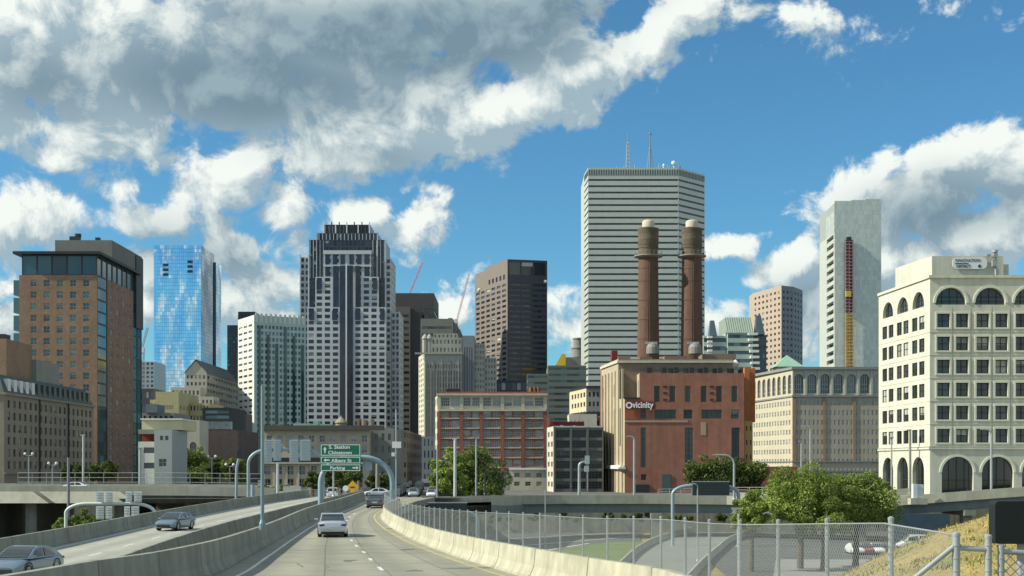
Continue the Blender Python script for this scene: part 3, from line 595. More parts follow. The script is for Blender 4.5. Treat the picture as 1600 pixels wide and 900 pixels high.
# B brick tower
xl, xc, y0, y1 = X(30, 333), X(152, 333), 333., 373.
b = Bld('brick_tower', 'tall orange brick tower with projecting flat eave and glass top storey, left', 'building', (-118, 350, GZ), [BRICK_O, MULL, BRICK_O], GL_TEAL)
zb = 50.
b.facade((xl, y1), (xl, y0), GZ, zb); b.facade((xl, y0), (xc, y0), GZ, zb, grid(5, 17, .46, .58, (2.0, 1.2), (4, .6), 'win'))
b.facade((xc, y0), (xc, 341.4), GZ, zb, grid(1, 18, .92, .86, (0, 0), (0, 0), 'glassy'), 1, 'bay_glazing'); b.facade((xc, 341.4), (xc, 364.5), GZ, zb, grid(4, 17, .36, .5, (.5, .5), (4, 0), 'pair'), 2); b.facade((xc, 364.5), (xc, y1), GZ, zb, grid(2, 18, .9, .92, (0, 0), (0, 0), 'glassy'), 1, 'curtain_glazing'); b.facade((xc, y1), (xl, y1), GZ, zb)
b.facade((xl + .5, y0 + .5), (xc - .3, y0 + .5), zb, 55.3, grid(5, 1, .9, .9, (0, 0), (0, 0), 'glassy'), 1, 'top_glazing'); b.facade((xc - .3, y0 + .5), (xc - .3, y1), zb, 55.3, grid(9, 1, .8, .9, (0, 0), (0, 0), 'glassy'), 1, 'top_glazing'); b.facade((xl + .5, y1), (xl + .5, y0 + .5), zb, 55.3)
b.rf.face([(xl, y0, zb), (xc, y0, zb), (xc, y1, zb), (xl, y1, zb)])
roofbox(b, 'roof_eave', xl - 1.2, xc + 1.1, y0 - 1.3, y1 - 4, 55.3, 56.0, DARKM)
m = MB(); 
for k in range(9): m.box(xl - 1.6, xl - .02, y0 + .3, y0 + 4, 8 + k * 4.6, 11.9 + k * 4.6, 0)
b.part('bay_windows', m, M('bay_teal_glass', (.10, .17, .17), .12, .4, var=.1, scale=.3))
PH = M('penthouse_grey_panel', (.18, .185, .165), .8, var=.12, scale=.4)
roofbox(b, 'penthouse', X(86, 345), xc + .05, 345, y1, 56, 61.2, PH); roofbox(b, 'stair_tower', xc - 6, xc + .35, y1 - 6.5, y1 + .3, 40, 60.7, MULL)
m = MB(); m.box(-120, -117.5, 347, 349, 61.2, 62.6); m.box(-113, -111.8, 347, 348, 61.2, 62.3); m.tube([(-118, 348, 62.6), (-118, 348, 63.4)], .9, 10); b.part('roof_plant', m, DARKM)
b.done()

def curtain(mb, p0, p1, z0, z1, cols, rows, tilt=.01, mat=0, gap=.0):
    L = math.hypot(p1[0] - p0[0], p1[1] - p0[1]); t = ((p1[0] - p0[0]) / L, (p1[1] - p0[1]) / L); n = (t[1], -t[0]); cw = L / cols; ch = (z1 - z0) / rows
    ph = [random.uniform(0, 6) for _ in range(6)]
    for i in range(cols):
        for j in range(rows):   # panes lean slightly, neighbours much alike, so that the reflection wavers
            a_, c_ = i / 22 * 6.3, j / 62 * 12; wx = math.sin(a_ * 1.3 + ph[0] + 1.2 * math.sin(c_ * .8 + ph[1])) + .6 * math.sin(c_ * 2.3 + a_ * 2 + ph[2]); wz = math.sin(c_ * 1.1 + ph[3] + math.sin(a_ * 1.7 + ph[4])) + .6 * math.sin(a_ * 3 - c_ * 1.9 + ph[5])
            r = (random.random(), random.random(), random.random()); tx, tz = (wx * tilt + random.gauss(0, tilt * .14)) * cw, (wz * tilt + random.gauss(0, tilt * .14)) * ch; P4 = []
            for a, c in ((0, 0), (1, 0), (1, 1), (0, 1)):
                u = cw * (i + gap + a * (1 - 2 * gap)); v = z0 + ch * (j + gap + c * (1 - 2 * gap)); e = (a - .5) * tx + (c - .5) * tz
                P4.append((p0[0] + t[0] * u + n[0] * e, p0[1] + t[1] * u + n[1] * e, v))
            mb.face(P4, mat, r)
# C blue mirror glass tower
y0 = 1100.; xa, xb = X(240, y0), X(314, y0); zt = Z(383, y0)
b = Bld('glass_skyscraper', 'tall blue mirror glass skyscraper reflecting clouds with small black louvres near its top', 'skyscraper', (xa + 20, 1120, GZ), M('blue_tower_core', (.10, .16, .22), .4, var=.05))
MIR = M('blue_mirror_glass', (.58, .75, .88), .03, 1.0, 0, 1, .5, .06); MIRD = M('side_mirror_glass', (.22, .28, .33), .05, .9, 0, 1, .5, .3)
b.wall.prism([(xa + .5, y0 + .5), (xb - .5, y0 + .5), (xb - .5, 1149), (xa + .5, 1149)], GZ, zt - .3)
b.wall.prism([(xb + .1, 1149.5), (xb + 1.4, 1149.5), (xb + 1.4, 1170), (xb - 20, 1170), (xb - 20, 1149.5)], GZ, Z(410, 1150))
m = MB(); curtain(m, (xa, y0), (xb, y0), GZ, zt, 22, 62, .014, gap=.025); b.part('front_curtain_wall', m, MIR)
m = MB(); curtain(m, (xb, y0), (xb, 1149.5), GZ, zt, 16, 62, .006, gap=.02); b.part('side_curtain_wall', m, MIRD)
m = MB(); curtain(m, (xb + 1.5, 1149.6), (xb + 1.5, 1170), GZ, Z(410, 1150), 6, 55, .006, gap=.02); b.part('side_curtain_wall', m, MIR)
for px_, ys_ in ((255, (412, 419.5, 427)), (293, (407, 414.5, 422))):
    for yy in ys_: roofbox(b, 'louvre', X(px_, y0), X(px_ + 8, y0), y0 - .6, y0 - .1, Z(yy + 4, y0), Z(yy, y0), DARKM)
b.done()
# D slivers
b = Bld('glass_office', 'pale glass office sliver between the brick tower and the blue skyscraper', 'building', (X(230, 900), 910, GZ), M('pale_glass_wall', (.38, .43, .44), .4, .2, var=.05), GL_TEAL); b.box(X(214, 900), X(241, 900), 900, 930, GZ, Z(565, 900), front=grid(4, 26, .6, .6, style='far')); b.done()
b = Bld('dark_office', 'small dark office block low beside the brick tower', 'building', (X(230, 600), 610, GZ), M('dark_office_wall', (.06, .06, .08), .6, var=.1)); b.box(X(214, 600), X(240, 600), 600, 620, GZ, Z(607, 600), front=grid(4, 7, .7, .5, style='far')); b.done()
# E gabled hotel
y0 = 600.; xa, xb = X(289, y0), X(323, y0); ze = Z(582, y0)
b = Bld('gabled_building', 'pale stone office building with a gabled dark roof, in front of the blue skyscraper', 'building', ((xa + xb) / 2, 630, GZ), [M('warm_pale_stone', (.50, .45, .36), .85, var=.08, scale=.3), GREYST])
b.prism([(xa, y0), (xb, y0), (xb, 668), (xa, 668)], GZ, ze, {0: grid(5, 15, .5, .5, (.3, .3), (2, .5), 'far'), 1: grid(12, 15, .8, .42, (.5, .5), (2, .5), 'far')}, roof=False, mis={1: 1})
xm = (xa + xb) / 2; za = Z(563, y0); m = MB(); m.face([(xa, y0, ze), (xb, y0, ze), (xm, y0, za)]); m.face([(xb, 668, ze), (xa, 668, ze), (xm, 668, za)]); b.part('gable', m, b.wm[0])
m = MB(); m.face([(xb + .4, y0 - .5, ze - .3), (xb + .4, 668, ze - .3), (xm, 668, za + .5), (xm, y0 - .5, za + .5)]); m.face([(xa - .4, 668, ze - .3), (xa - .4, y0 - .5, ze - .3), (xm, y0 - .5, za + .5), (xm, 668, za + .5)]); b.part('pitched_roof', m, M('dark_green_slate', (.05, .07, .075), .6, var=.15))
b.box(xb + .05, xb + 6, 588, 599.5, GZ, Z(620, 590), front=grid(3, 9, .5, .5, (.3, .3), (2, .5), 'far'), right=grid(3, 9, .6, .5, (.3, .3), (2, .5), 'far'))
b.box(xa - 4, xb - .5, 590, 599.5, GZ, Z(605, 590), front=grid(7, 10, .5, .5, (.3, .3), (2, .5), 'far'))
b.done()
# F yellow beige block
b = Bld('yellow_block', 'yellowish windowless topped block low beneath the blue skyscraper', 'building', (X(262, 470), 480, GZ), M('yellow_beige_brick', (.46, .41, .22), .9, var=.1))
b.box(X(243, 470), X(279, 470), 470, 500, GZ, Z(612, 470), front=grid(6, 8, .4, .45, (3, 2), (2, 4), 'far'), right=grid(6, 8, .4, .45, (1, 1), (2, 4), 'far'))
b.box(X(232, 470), X(243, 470) - .05, 472, 495, GZ, Z(624, 470), front=grid(2, 7, .4, .45, style='far')); b.box(X(280, 470), X(312, 470), 485, 510, GZ, Z(630, 485), front=grid(6, 8, .5, .5, style='far')); b.done()
# G dark slabs
b = Bld('dark_slab_tower', 'narrow navy glass slab tower left of the white and teal tower', 'skyscraper', (X(363, 760), 770, GZ), M('navy_wall', (.025, .035, .055), .3, .3, var=.1), GL_NAVY); b.box(X(355, 760), X(376, 760), 760, 790, GZ, Z(508, 760), front=grid(5, 40, .7, .6, style='far')); b.done()
b = Bld('black_slab_tower', 'black slab tower whose top shows above the white and teal tower', 'skyscraper', (X(390, 700), 710, GZ), M('black_wall', (.02, .022, .028), .35, .3, var=.1), GL_NAVY); b.box(X(372, 700), X(398, 700), 700, 720, GZ, Z(487, 700), front=grid(5, 38, .7, .6, style='far')); b.done()
# H white and teal tower
th = R(30); c = (-120.9, 600.); e = (c[0] + .866 * 25.6, c[1] + .5 * 25.6); l_ = (c[0] - .5 * 23.9, c[1] + .866 * 23.9); bk = (e[0] - .5 * 23.9, e[1] + .866 * 23.9); zt = Z(492, 600)
b = Bld('white_teal_tower', 'slender tower with a white sunlit left face and teal glass front', 'skyscraper', ((c[0] + e[0]) / 2, 612, GZ), [M('white_precast', (.62, .62, .56), .8, var=.05), M('teal_spandrel', (.38, .50, .49), .5, .1, var=.06)], GL_TEAL)
b.prism([l_, c, e, bk], GZ, zt, {0: grid(3, 25, .74, .34, (.4, 1.8), (1, 3), 'far'), 1: grid(13, 25, .62, .58, (1.2, .5), (1, 4), 'far')}, mis={1: 1})
m = MB()
for k in range(11):
    f = (k + .3) / 11; px_, py_ = c[0] + (e[0] - c[0]) * f, c[1] + (e[1] - c[1]) * f; m.prism([(px_, py_ - .25), (px_ + 1.0, py_ + .32), (px_ + .8, py_ + .7), (px_ - .2, py_ + .13)], zt - 3.4, zt + .9)
b.part('parapet_fins', m, b.wm[0])
for k in range(6):
    f = (k + .5) / 6; px_, py_ = c[0] + (e[0] - c[0]) * f, c[1] + (e[1] - c[1]) * f; m = MB(); m.prism([(px_, py_ - .5), (px_ + 1.1, py_ + .13), (px_ + .9, py_ + .5), (px_ - .2, py_ - .1)], GZ, zt - 5 - (k % 3) * 4); b.part('glass_fin', m, GL_TEAL)
b.done()
# I crown tower
y0 = 760.; XX = lambda p: X(p, y0); ZZ = lambda p: Z(p, y0)
b = Bld('crowned_skyscraper', 'stepped white skyscraper with dark blue glass centre and finned crown', 'skyscraper', (XX(541), 780, GZ), [PALEST, M('blue_grey_glass_wall', (.06, .075, .095), .3, .3, var=.06)], GL_NAVY)
FH = 10 * y0 / F
rows = lambda z0, z1: max(1, int(round((z1 - z0) / FH)))
def tier(pl, pr, yt, yb, dy, cols_l, cols_r, centre=True):
    z0, z1 = ZZ(yb), ZZ(yt); n = rows(z0, z1); ch = (z1 - z0) / n
    cl, cr = XX(530.5), XX(553); L = XX(pr) - XX(pl); ul, ur = cl - XX(pl), cr - XX(pl)
    bands = []
    for r in range(n):
        us = []
        for k in range(cols_l): w = ul / cols_l; us.append((w * (k + .17), w * (k + .83), 'far', None))
        for k in range(cols_r): w = (L - ur) / cols_r; us.append((ur + w * (k + .17), ur + w * (k + .83), 'far', None))
        bands.append((ch * (r + .24), ch * (r + .82), us))
    sb = [(5, bands[i][1], []) for i in ()]
    b.prism([(XX(pl), y0 + dy), (XX(pr), y0 + dy), (XX(pr), y0 + 40), (XX(pl), y0 + 40)], z0, z1, {0: bands, 3: grid(6, n, .5, .5, style='far'), 1: grid(6, n, .5, .5, style='far')})
tier(480, 603, 480, 745, 0, 4, 4); tier(492, 591, 432, 480, 1.5, 3, 3); tier(505, 579, 391, 432, 3, 2, 2)
for pl, pr, yt, yb, dy in ((531, 540, 415, 745, -.45), (542.5, 551.5, 415, 745, -.45), (520, 528.5, 415, 480, 1.2), (555, 563, 415, 480, 1.2), (507, 514, 396, 412, 2.6), (519, 526, 396, 412, 2.6), (531, 538, 396, 412, 2.6), (545, 552, 396, 412, 2.6), (557, 564, 396, 412, 2.6), (569, 576, 396, 412, 2.6), (494, 502, 437, 452, 1.1), (582, 589, 437, 452, 1.1), (507, 514, 417, 430, 2.6), (569, 576, 417, 430, 2.6), (483, 491, 485, 500, -.4), (594, 601, 485, 500, -.4), (519, 527, 485, 500, -.4), (555, 563, 485, 500, -.4)):
    m = MB(); n = max(1, int((yb - yt) / 10)); curtain(m, (XX(pl), y0 + dy), (XX(pr), y0 + dy), ZZ(yb), ZZ(yt), 2, n, .003, gap=.01); m.box(XX(pl), XX(pr), y0 + dy + .06, y0 + dy + .4, ZZ(yb), ZZ(yt)); b.part('glass_strip', m, M('royal_blue_glass', (.024, .032, .055), .10, .1, 0, 1, .6, .3))
m = MB(); m.box(XX(540.3), XX(542.3), y0 - 1.0, y0 - .02, GZ, ZZ(412)); b.part('centre_mullion', m, WHITE)
def gbox(pl, pr, yt, yb, dy, back=45):
    b.prism([(XX(pl), y0 + dy), (XX(pr), y0 + dy), (XX(pr), y0 + back), (XX(pl), y0 + back)], ZZ(yb), ZZ(yt), {0: grid(max(2, int((pr - pl) / 6)), max(1, int((yb - yt) / 10)), .8, .82, style='far')}, 1)
gbox(480.5, 600, 372, 480, 6, 38); gbox(493, 588, 360, 372, 9, 36); gbox(502, 575, 345, 360, 12, 34); 
for pl, pr, yt, dy in ((466, 480, 398, 8), (600.5, 609, 400, 8), (609.5, 622, 485, 9)):
    b.prism([(XX(pl), y0 + dy), (XX(pr), y0 + dy), (XX(pr), y0 + 38), (XX(pl), y0 + 38)], GZ, ZZ(yt), {0: grid(2 if pr - pl > 10 else 1, rows(GZ, ZZ(yt)), .6, .6, style='far'), 1: grid(5, rows(GZ, ZZ(yt)), .5, .5, style='far'), 3: grid(5, rows(GZ, ZZ(yt)), .5, .5, style='far')}, 0)
for yt, yb, dy, lst in ((373, 432, 5.7, np.linspace(482, 503, 5)), (373, 432, 5.7, np.linspace(581, 599, 4)), (361, 391, 8.7, np.linspace(495, 587, 17)), (347, 361, 11.7, np.linspace(504, 573, 13))):
    m = MB()
    for p_ in lst: m.box(XX(p_) - .2, XX(p_) + .2, y0 + dy, y0 + dy + .28, ZZ(yb), ZZ(yt))
    b.part('mullions', m, PALEST)
for k, p in enumerate(np.linspace(502, 574, 13)):
    m = MB(); h = 341 if k % 2 == 0 else 346; m.box(XX(p) - .28, XX(p) + .28, y0 + 11, y0 + 11.95, ZZ(378), ZZ(h)); b.part('crown_fin', m, DARKM if k % 3 else WHITE)
for p0_, p1_, yt in ((479, 481, 396), (466, 467.5, 396), (492, 493, 360), (588, 589, 360), (600, 601.5, 372), (622, 623.5, 485)):
    m = MB(); m.box(XX(p0_), XX(p1_), y0 + 5, y0 + 7.9, ZZ(745), ZZ(yt)); b.part('corner_pier', m, PALEST)
m = MB(); m.box(XX(504), XX(580), y0 + 2.4, y0 + 2.95, ZZ(396) , ZZ(390)); m.box(XX(504), XX(580), y0 + 2.4, y0 + 2.95, ZZ(415.5), ZZ(412.5)); b.part('white_band', m, PALEST)
m = MB(); m.tube([(XX(500), y0 + 15, ZZ(360)), (XX(500), y0 + 15, ZZ(324))], .15, 5); b.part('antenna', m, STEEL)
b.done()
# J dark banded office
y0 = 850.
b = Bld('dark_banded_office', 'dark grey horizontally banded office tower right of the crowned skyscraper', 'skyscraper', (X(650, y0), 870, GZ), [M('dark_grey_cladding', (.075, .075, .075), .7, var=.08), M('brown_grey_cladding', (.15, .14, .13), .8, var=.08)])
b.box(X(606, y0), X(678, y0), y0, 905, GZ, Z(458, y0), front=grid(1, 26, .97, .4, (0, 0), (0, 9), 'ribbon', 'r'), right=grid(1, 26, .94, .45, (0, 0), (0, 9), 'ribbon', 'r'), wname='window_band')
b.box(X(606, 830), X(641, 830), 830, 849, GZ, Z(479, 830), front=grid(1, 26, .9, .42, (0, 0), (0, 4), 'ribbon', 's'), mi=1, wname='window_band'); b.box(X(641.5, 832), X(657, 832), 832, 849, GZ, Z(482, 832), mi=0); b.done()
# K stepped grey stone
y0 = 700.
b = Bld('stepped_office', 'grey stone office tower with stepped back right shoulder', 'skyscraper', (X(690, y0), 715, GZ), M('grey_brown_stone', (.20, .195, .17), .85, var=.08, scale=.2))
for pl, pr, yt, dy in ((657, 708, 498, 0), (708.2, 714, 505, 1), (714.2, 719, 514, 2), (719.2, 724, 524, 3)): b.box(X(pl, y0), X(pr, y0), y0 + dy, y0 + 34, GZ, Z(yt, y0), front=grid(1, int((745 - yt) / 11), .9, .38, (0, 0), (0, 3), 'ribbon', f'k{pl}'), right=grid(1, 20, .9, .4, style='ribbon'), wname='window_band')
b.done()
# L old art deco tower
y0 = 520.; XX = lambda p: X(p, y0); ZZ = lambda p: Z(p, y0)
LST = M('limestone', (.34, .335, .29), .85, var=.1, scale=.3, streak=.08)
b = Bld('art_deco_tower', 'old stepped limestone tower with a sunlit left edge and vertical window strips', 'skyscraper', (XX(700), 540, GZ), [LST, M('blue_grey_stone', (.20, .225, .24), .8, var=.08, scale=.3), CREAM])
b.prism([(XX(649) - .0, 538), (XX(663), y0), (XX(722), y0), (XX(722), 548), (XX(655), 548)], GZ, ZZ(552), {0: grid(3, 22, .4, .5, (1, 1), (5, 1), 'far'), 1: grid(13, 17, .42, .62, (1, .5), (4, 4), 'far')}, mis={0: 2})  # left face switched to cream stone to paint the sun on it
b.box(XX(668), XX(721), y0 + 2, 546, ZZ(552), ZZ(527), front=grid(9, 2, .4, .5, style='far'), left=grid(4, 2, .4, .5, style='far')); b.box(XX(676), XX(714), y0 + 5, 540, ZZ(527), ZZ(519), front=grid(6, 1, .4, .5, style='far'))
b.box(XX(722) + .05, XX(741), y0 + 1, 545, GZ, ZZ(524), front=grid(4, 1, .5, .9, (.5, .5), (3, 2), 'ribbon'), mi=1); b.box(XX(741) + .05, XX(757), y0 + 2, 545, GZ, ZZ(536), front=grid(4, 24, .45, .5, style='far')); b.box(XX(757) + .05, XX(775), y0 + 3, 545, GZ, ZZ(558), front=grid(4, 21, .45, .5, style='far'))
for p in (661, 668): m = MB(); m.lathe(XX(p) + .6, y0 + 3, [(1.1, ZZ(556)), (1.1, ZZ(530)), (1.4, ZZ(528)), (.9, ZZ(524)), (.01, ZZ(520))], 10); b.part('corner_turret', m, LST)
for k in range(14): m = MB(); x_ = XX(664) + k * 1.12; m.box(x_, x_ + .3, y0 - .5, y0 - .02, GZ + 4, ZZ(580) if k % 3 else ZZ(562)); b.part('pilaster', m, b.wm[k % 2])
m = MB(); m.box(XX(648.5), XX(723), y0 - .7, y0 - .03, ZZ(553.5), ZZ(551)); b.part('cornice', m, LST)
b.done()
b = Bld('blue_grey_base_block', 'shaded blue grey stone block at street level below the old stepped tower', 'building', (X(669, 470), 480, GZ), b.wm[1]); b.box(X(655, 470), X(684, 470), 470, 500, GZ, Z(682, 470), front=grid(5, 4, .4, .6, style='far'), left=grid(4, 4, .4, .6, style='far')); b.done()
# M dark tower with brown left face
A_, B_, C_ = (X(742, 850), 850.), (X(793, 800), 800.), (X(855, 806), 806.); D_ = (A_[0] + C_[0] - B_[0], A_[1] + C_[1] - B_[1]); zt = Z(405, 800)
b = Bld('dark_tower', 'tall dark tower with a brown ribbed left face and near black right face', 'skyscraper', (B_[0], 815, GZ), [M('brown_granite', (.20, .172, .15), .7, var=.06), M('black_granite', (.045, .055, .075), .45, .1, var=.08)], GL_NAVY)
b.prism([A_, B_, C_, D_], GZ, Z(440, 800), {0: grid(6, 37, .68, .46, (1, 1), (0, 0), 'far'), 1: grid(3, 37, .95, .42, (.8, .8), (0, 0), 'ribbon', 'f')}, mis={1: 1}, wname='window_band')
A2 = (A_[0] + (B_[0] - A_[0]) * .38, A_[1] + (B_[1] - A_[1]) * .38); D2 = (A2[0] + C_[0] - B_[0], A2[1] + C_[1] - B_[1])
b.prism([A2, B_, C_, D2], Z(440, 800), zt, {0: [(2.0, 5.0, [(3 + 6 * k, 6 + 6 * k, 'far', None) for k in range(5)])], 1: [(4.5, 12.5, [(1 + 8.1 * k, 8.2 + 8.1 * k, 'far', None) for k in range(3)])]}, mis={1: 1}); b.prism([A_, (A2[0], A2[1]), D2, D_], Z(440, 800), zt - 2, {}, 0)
for p, zz in ((B_, Z(440, 800)), (C_, Z(440, 800))): m = MB(); m.lathe(C_[0] - 1.2 if p is C_ else A_[0] + 3, (C_[1] if p is C_ else A_[1] - 6) - 1.2, [(.01, zz - .2), (1, zz), (1.2, zz + 1), (.01, zz + 2)], 10); b.part('roof_light', m, WHITE)
b.done()
# N dark low block, O green grey banded, P yellow, Q round
b = Bld('navy_block', 'low navy glass block below the dark tower', 'building', (X(800, 560), 570, GZ), M('navy_panel', (.02, .03, .055), .4, .2, var=.1), GL_NAVY); b.box(X(775, 560), X(823, 560), 560, 580, GZ, Z(594, 560), front=grid(6, 8, .8, .6, style='far')); b.done()
b = Bld('green_grey_office', 'broad green grey office block with tight horizontal bands', 'building', (X(870, 640), 655, GZ), M('green_grey_cladding', (.14, .155, .125), .8, var=.08, scale=.2), GL_TEAL)
b.box(X(824, 640), X(856, 640), 640, 670, GZ, Z(584, 640), front=grid(1, 17, .96, .4, style='ribbon', g='a'), left=grid(1, 17, .96, .4, style='ribbon', g='a'), wname='window_band'); b.box(X(856.2, 638), X(916, 638), 638, 670, GZ, Z(571, 638), front=grid(1, 18, .97, .38, style='ribbon', g='b'), wname='window_band'); b.done()
b = Bld('yellow_topped_building', 'building with a bright yellow sloping top beside the green grey office', 'building', (X(884, 760), 770, GZ), M('bright_yellow_cladding', (.62, .42, .03), .7, var=.05))
b.wall.prism([(X(884, 760), 761), (X(908, 760), 761), (X(908, 760), 780), (X(884, 760), 780)], GZ, Z(558, 760), 1); m = MB(); pts = [(X(866, 760), Z(574, 760)), (X(884, 760), Z(574, 760)), (X(884, 760), Z(553, 760)), (X(878, 760), Z(553, 760))]
for y_ in (760, 779): b.wall.face([(p[0], y_, p[1]) for p in (pts if y_ == 760 else pts[::-1])], 0)
for p, q_ in zip(pts, pts[1:] + pts[:1]): b.wall.face([(q_[0], 760, q_[1]), (p[0], 760, p[1]), (p[0], 779, p[1]), (q_[0], 779, q_[1])], 0)
b.wall.prism([(X(866, 760), 760.5), (X(884, 760) - .05, 760.5), (X(884, 760) - .05, 779), (X(866, 760), 779)], GZ, Z(574, 760) - .05, 1); b.wm = [b.wm[0], GREYST]; b.done()
b = Bld('round_tower', 'dark rounded tiered tower top peeking out left of the big banded skyscraper', 'skyscraper', (X(905, 900), 910, GZ), GREYST)
for r_, za_, zb_ in ((5.6, GZ, Z(557, 900)), (5.0, Z(557, 900), Z(543, 900)), (4.2, Z(543, 900), Z(528, 900))):
    b.wall.lathe(X(906, 900), 910, [(r_, za_), (r_, zb_), (r_ + .5, zb_), (r_ + .5, zb_ + .8), (.01, zb_ + .8)], 20)
for zz in np.arange(GZ + 4, Z(557, 900) - 3, 4.2): m = MB(); m.lathe(X(906, 900), 910, [(5.68, zz), (5.72, zz + 1.6)], 20); b.part('window_band', m, GL_DARK)
m = MB(); m.tube([(X(893, 900), 905, GZ), (X(893, 900), 905, Z(560, 900))], .8, 8); b.part('side_pipe', m, STEEL)
b.done()
# R banded skyscraper
y0 = 700.; p = [(X(913, 716), 716.), (X(919, y0), y0), (X(1060, y0), y0), (X(1060, y0) + 16.9, y0 + 16.9), (X(1060, y0) + 16.9, y0 + 50), (X(913, 716), y0 + 50)]; zt = Z(262, y0)
b = Bld('banded_skyscraper', 'tallest pale green skyscraper striped with dark window bands behind the two chimneys', 'skyscraper', (X(990, y0), 725, GZ), M('pale_green_aluminium', (.50, .53, .48), .45, .15, var=.05, scale=.15, streak=.04), M('dark_green_glass', (.03, .042, .04), .1, .1, 0, 1, .6, .4))
b.prism(p, GZ, zt, {k: grid(1, 48, 1.0, .31, (.02, .02), (0, 5.0), 'ribbon', 'fl') for k in (0, 1, 2, 3)}, parapet=1, wname='window_band')
for k in range(3):
    a_, c_ = p[k], p[k + 1]; L_ = math.hypot(c_[0] - a_[0], c_[1] - a_[1]); n_ = max(2, int(L_ / 1.3)); m = MB(); t_ = ((c_[0] - a_[0]) / L_, (c_[1] - a_[1]) / L_); nn_ = (t_[1], -t_[0])
    for i in range(n_):
        u = L_ * (i + .25) / n_; w_ = L_ / n_ * .5; q4 = [(a_[0] + t_[0] * uu + nn_[0] * e_, a_[1] + t_[1] * uu + nn_[1] * e_) for uu, e_ in ((u, .12), (u + w_, .12), (u + w_, -.02), (u, -.02))]; m.prism(q4, zt - 4.2, zt - 1.0)
    b.part('top_louvre_screen', m, M('dark_louvre', (.09, .11, .10), .6, var=.1))
b.part('roof_dish', (lambda m: (m.lathe(X(1053, 705), 705, [(.05, zt - 1), (.35, zt + 2), (1.4, zt + 3.2), (1.2, zt + 4.6), (.05, zt + 5.0)], 14), m)[1])(MB()), WHITE); b.part('roof_dish', (lambda m: (m.lathe(X(1037, 705), 705, [(.3, zt - 1), (.4, zt + 1.5), (.8, zt + 2.4), (.1, zt + 3.4)], 12), m)[1])(MB()), WHITE)
def lattice(m, x_, y_, z0, z1, w0, w1, n):
    for i in range(n):
        a = i / n; c = (i + 1) / n; za, zb_ = z0 + (z1 - z0) * a, z0 + (z1 - z0) * c; wa, wb_ = w0 + (w1 - w0) * a, w0 + (w1 - w0) * c
        for sx, sy in ((-1, -1), (1, -1), (1, 1), (-1, 1)): m.tube([(x_ + sx * wa, y_ + sy * wa, za), (x_ + sx * wb_, y_ + sy * wb_, zb_)], .13, 4, cap=False)
        m.tube([(x_ - wa, y_ - wa, za), (x_ + wb_, y_ - wb_, zb_)], .09, 4, cap=False); m.tube([(x_ + wa, y_ + wa, za), (x_ - wb_, y_ + wb_, zb_)], .09, 4, cap=False); m.tube([(x_ - wa, y_ - wa, za), (x_ + wa, y_ - wa, za)], .09, 4, cap=False)
m = MB(); lattice(m, X(981, 715), 715, zt - 1, Z(222, 715), 1.2, .35, 9); m.tube([(X(981, 715), 715, Z(222, 715)), (X(981, 715), 715, Z(206, 715))], .18, 5); b.part('antenna_mast', m, M('antenna_steel', (.25, .27, .28), .5, .4, var=.05))
m = MB(); m.tube([(X(1016, 715), 715, zt - 1), (X(1016, 715), 715, Z(208, 715))], [.45, .22], 6); m.lathe(X(1016, 715), 715, [(.05, Z(211, 715)), (.7, Z(210, 715)), (.7, Z(207.5, 715)), (.05, Z(207, 715))], 8)
for s_ in (-1, 1): m.tube([(X(1016, 715) + s_ * 2.4, 715, zt - 1), (X(1016, 715), 715, Z(225, 715))], .08, 4)
b.part('antenna_mast', m, MATS['antenna_steel'])
for px_ in (964, 975, 992, 1030, 1044, 1063): m = MB(); m.tube([(X(px_, 706), 706, zt - 1), (X(px_, 706), 706, zt + random.uniform(2, 4))], [.5, .2], 6); b.part('roof_aerial', m, STEEL)
b.done(M('green_roof', (.14, .16, .15), .9, var=.1))

# S power plant with two chimneys
XX = lambda p, d=300: X(p, d); ZZ = lambda p, d=300: Z(p, d)
b = Bld('power_plant', 'pinkish red brick power plant with sunlit beige left flank under the two chimneys', 'power plant', (40, 315, GZ), [BRICK_P, BEIGE, M('brown_brick', (.23, .17, .125), .9, var=.14, scale=.9, streak=.08), M('bright_red_brick', (.36, .11, .06), .9, var=.12)], glass('steel_window_glass', (.05, .075, .07), .25, 0, .5, .5, (.12, .15, .14)), FRAME_D)
b.prism([(22.8, 326), (25.4, 306), (52.8, 306), (52.8, 330), (22.8, 330)], GZ, ZZ(561, 306), {0: [(3.0, 8.0, [(1.5 + 3.4 * k, 2.6 + 3.4 * k, 'far', None) for k in range(5)]), (11, 20, [(1.5 + 3.4 * k, 2.6 + 3.4 * k, 'tall', None) for k in range(5)]), (23, 26, [(1.5 + 3.4 * k, 2.6 + 3.4 * k, 'far', None) for k in range(5)])], 1: [(28.2, 29.6, [(12 + 3.5 * k, 13.6 + 3.5 * k, 'far', None) for k in range(5)])]}, mis={0: 1, 1: 2})
xl, xr = XX(999), XX(1163); zt = ZZ(583)
def W(pl, pr, yt, yb, st='far'): return (XX(pl) - xl, XX(pr) - xl, st, None), ZZ(yb) - GZ, ZZ(yt) - GZ
bands = []
for yt, yb, ws, st in ((603, 628, ((1022, 1031), (1046, 1055), (1070, 1079), (1095, 1104), (1119, 1128), (1143, 1152)), 'tall'), (640, 654, ((1001, 1009), (1023, 1056), (1068, 1082), (1096, 1128), (1142, 1155)), 'loft'), (668, 730, ((1001, 1009), (1070, 1083), (1143, 1156)), 'tall'), (741, 750, ((1001.5, 1009.5),), 'win')):
    bands.append((ZZ(yb) - GZ, ZZ(yt) - GZ, [(XX(a) - xl, XX(c) - xl, st, None) for a, c in ws]))
b.prism([(xl, 300), (xr, 300), (xr, 305.95), (xl, 305.95)], GZ, zt, {0: bands}, mis={3: 1})  # left side of the brick box in beige, its sunlight put into the colour
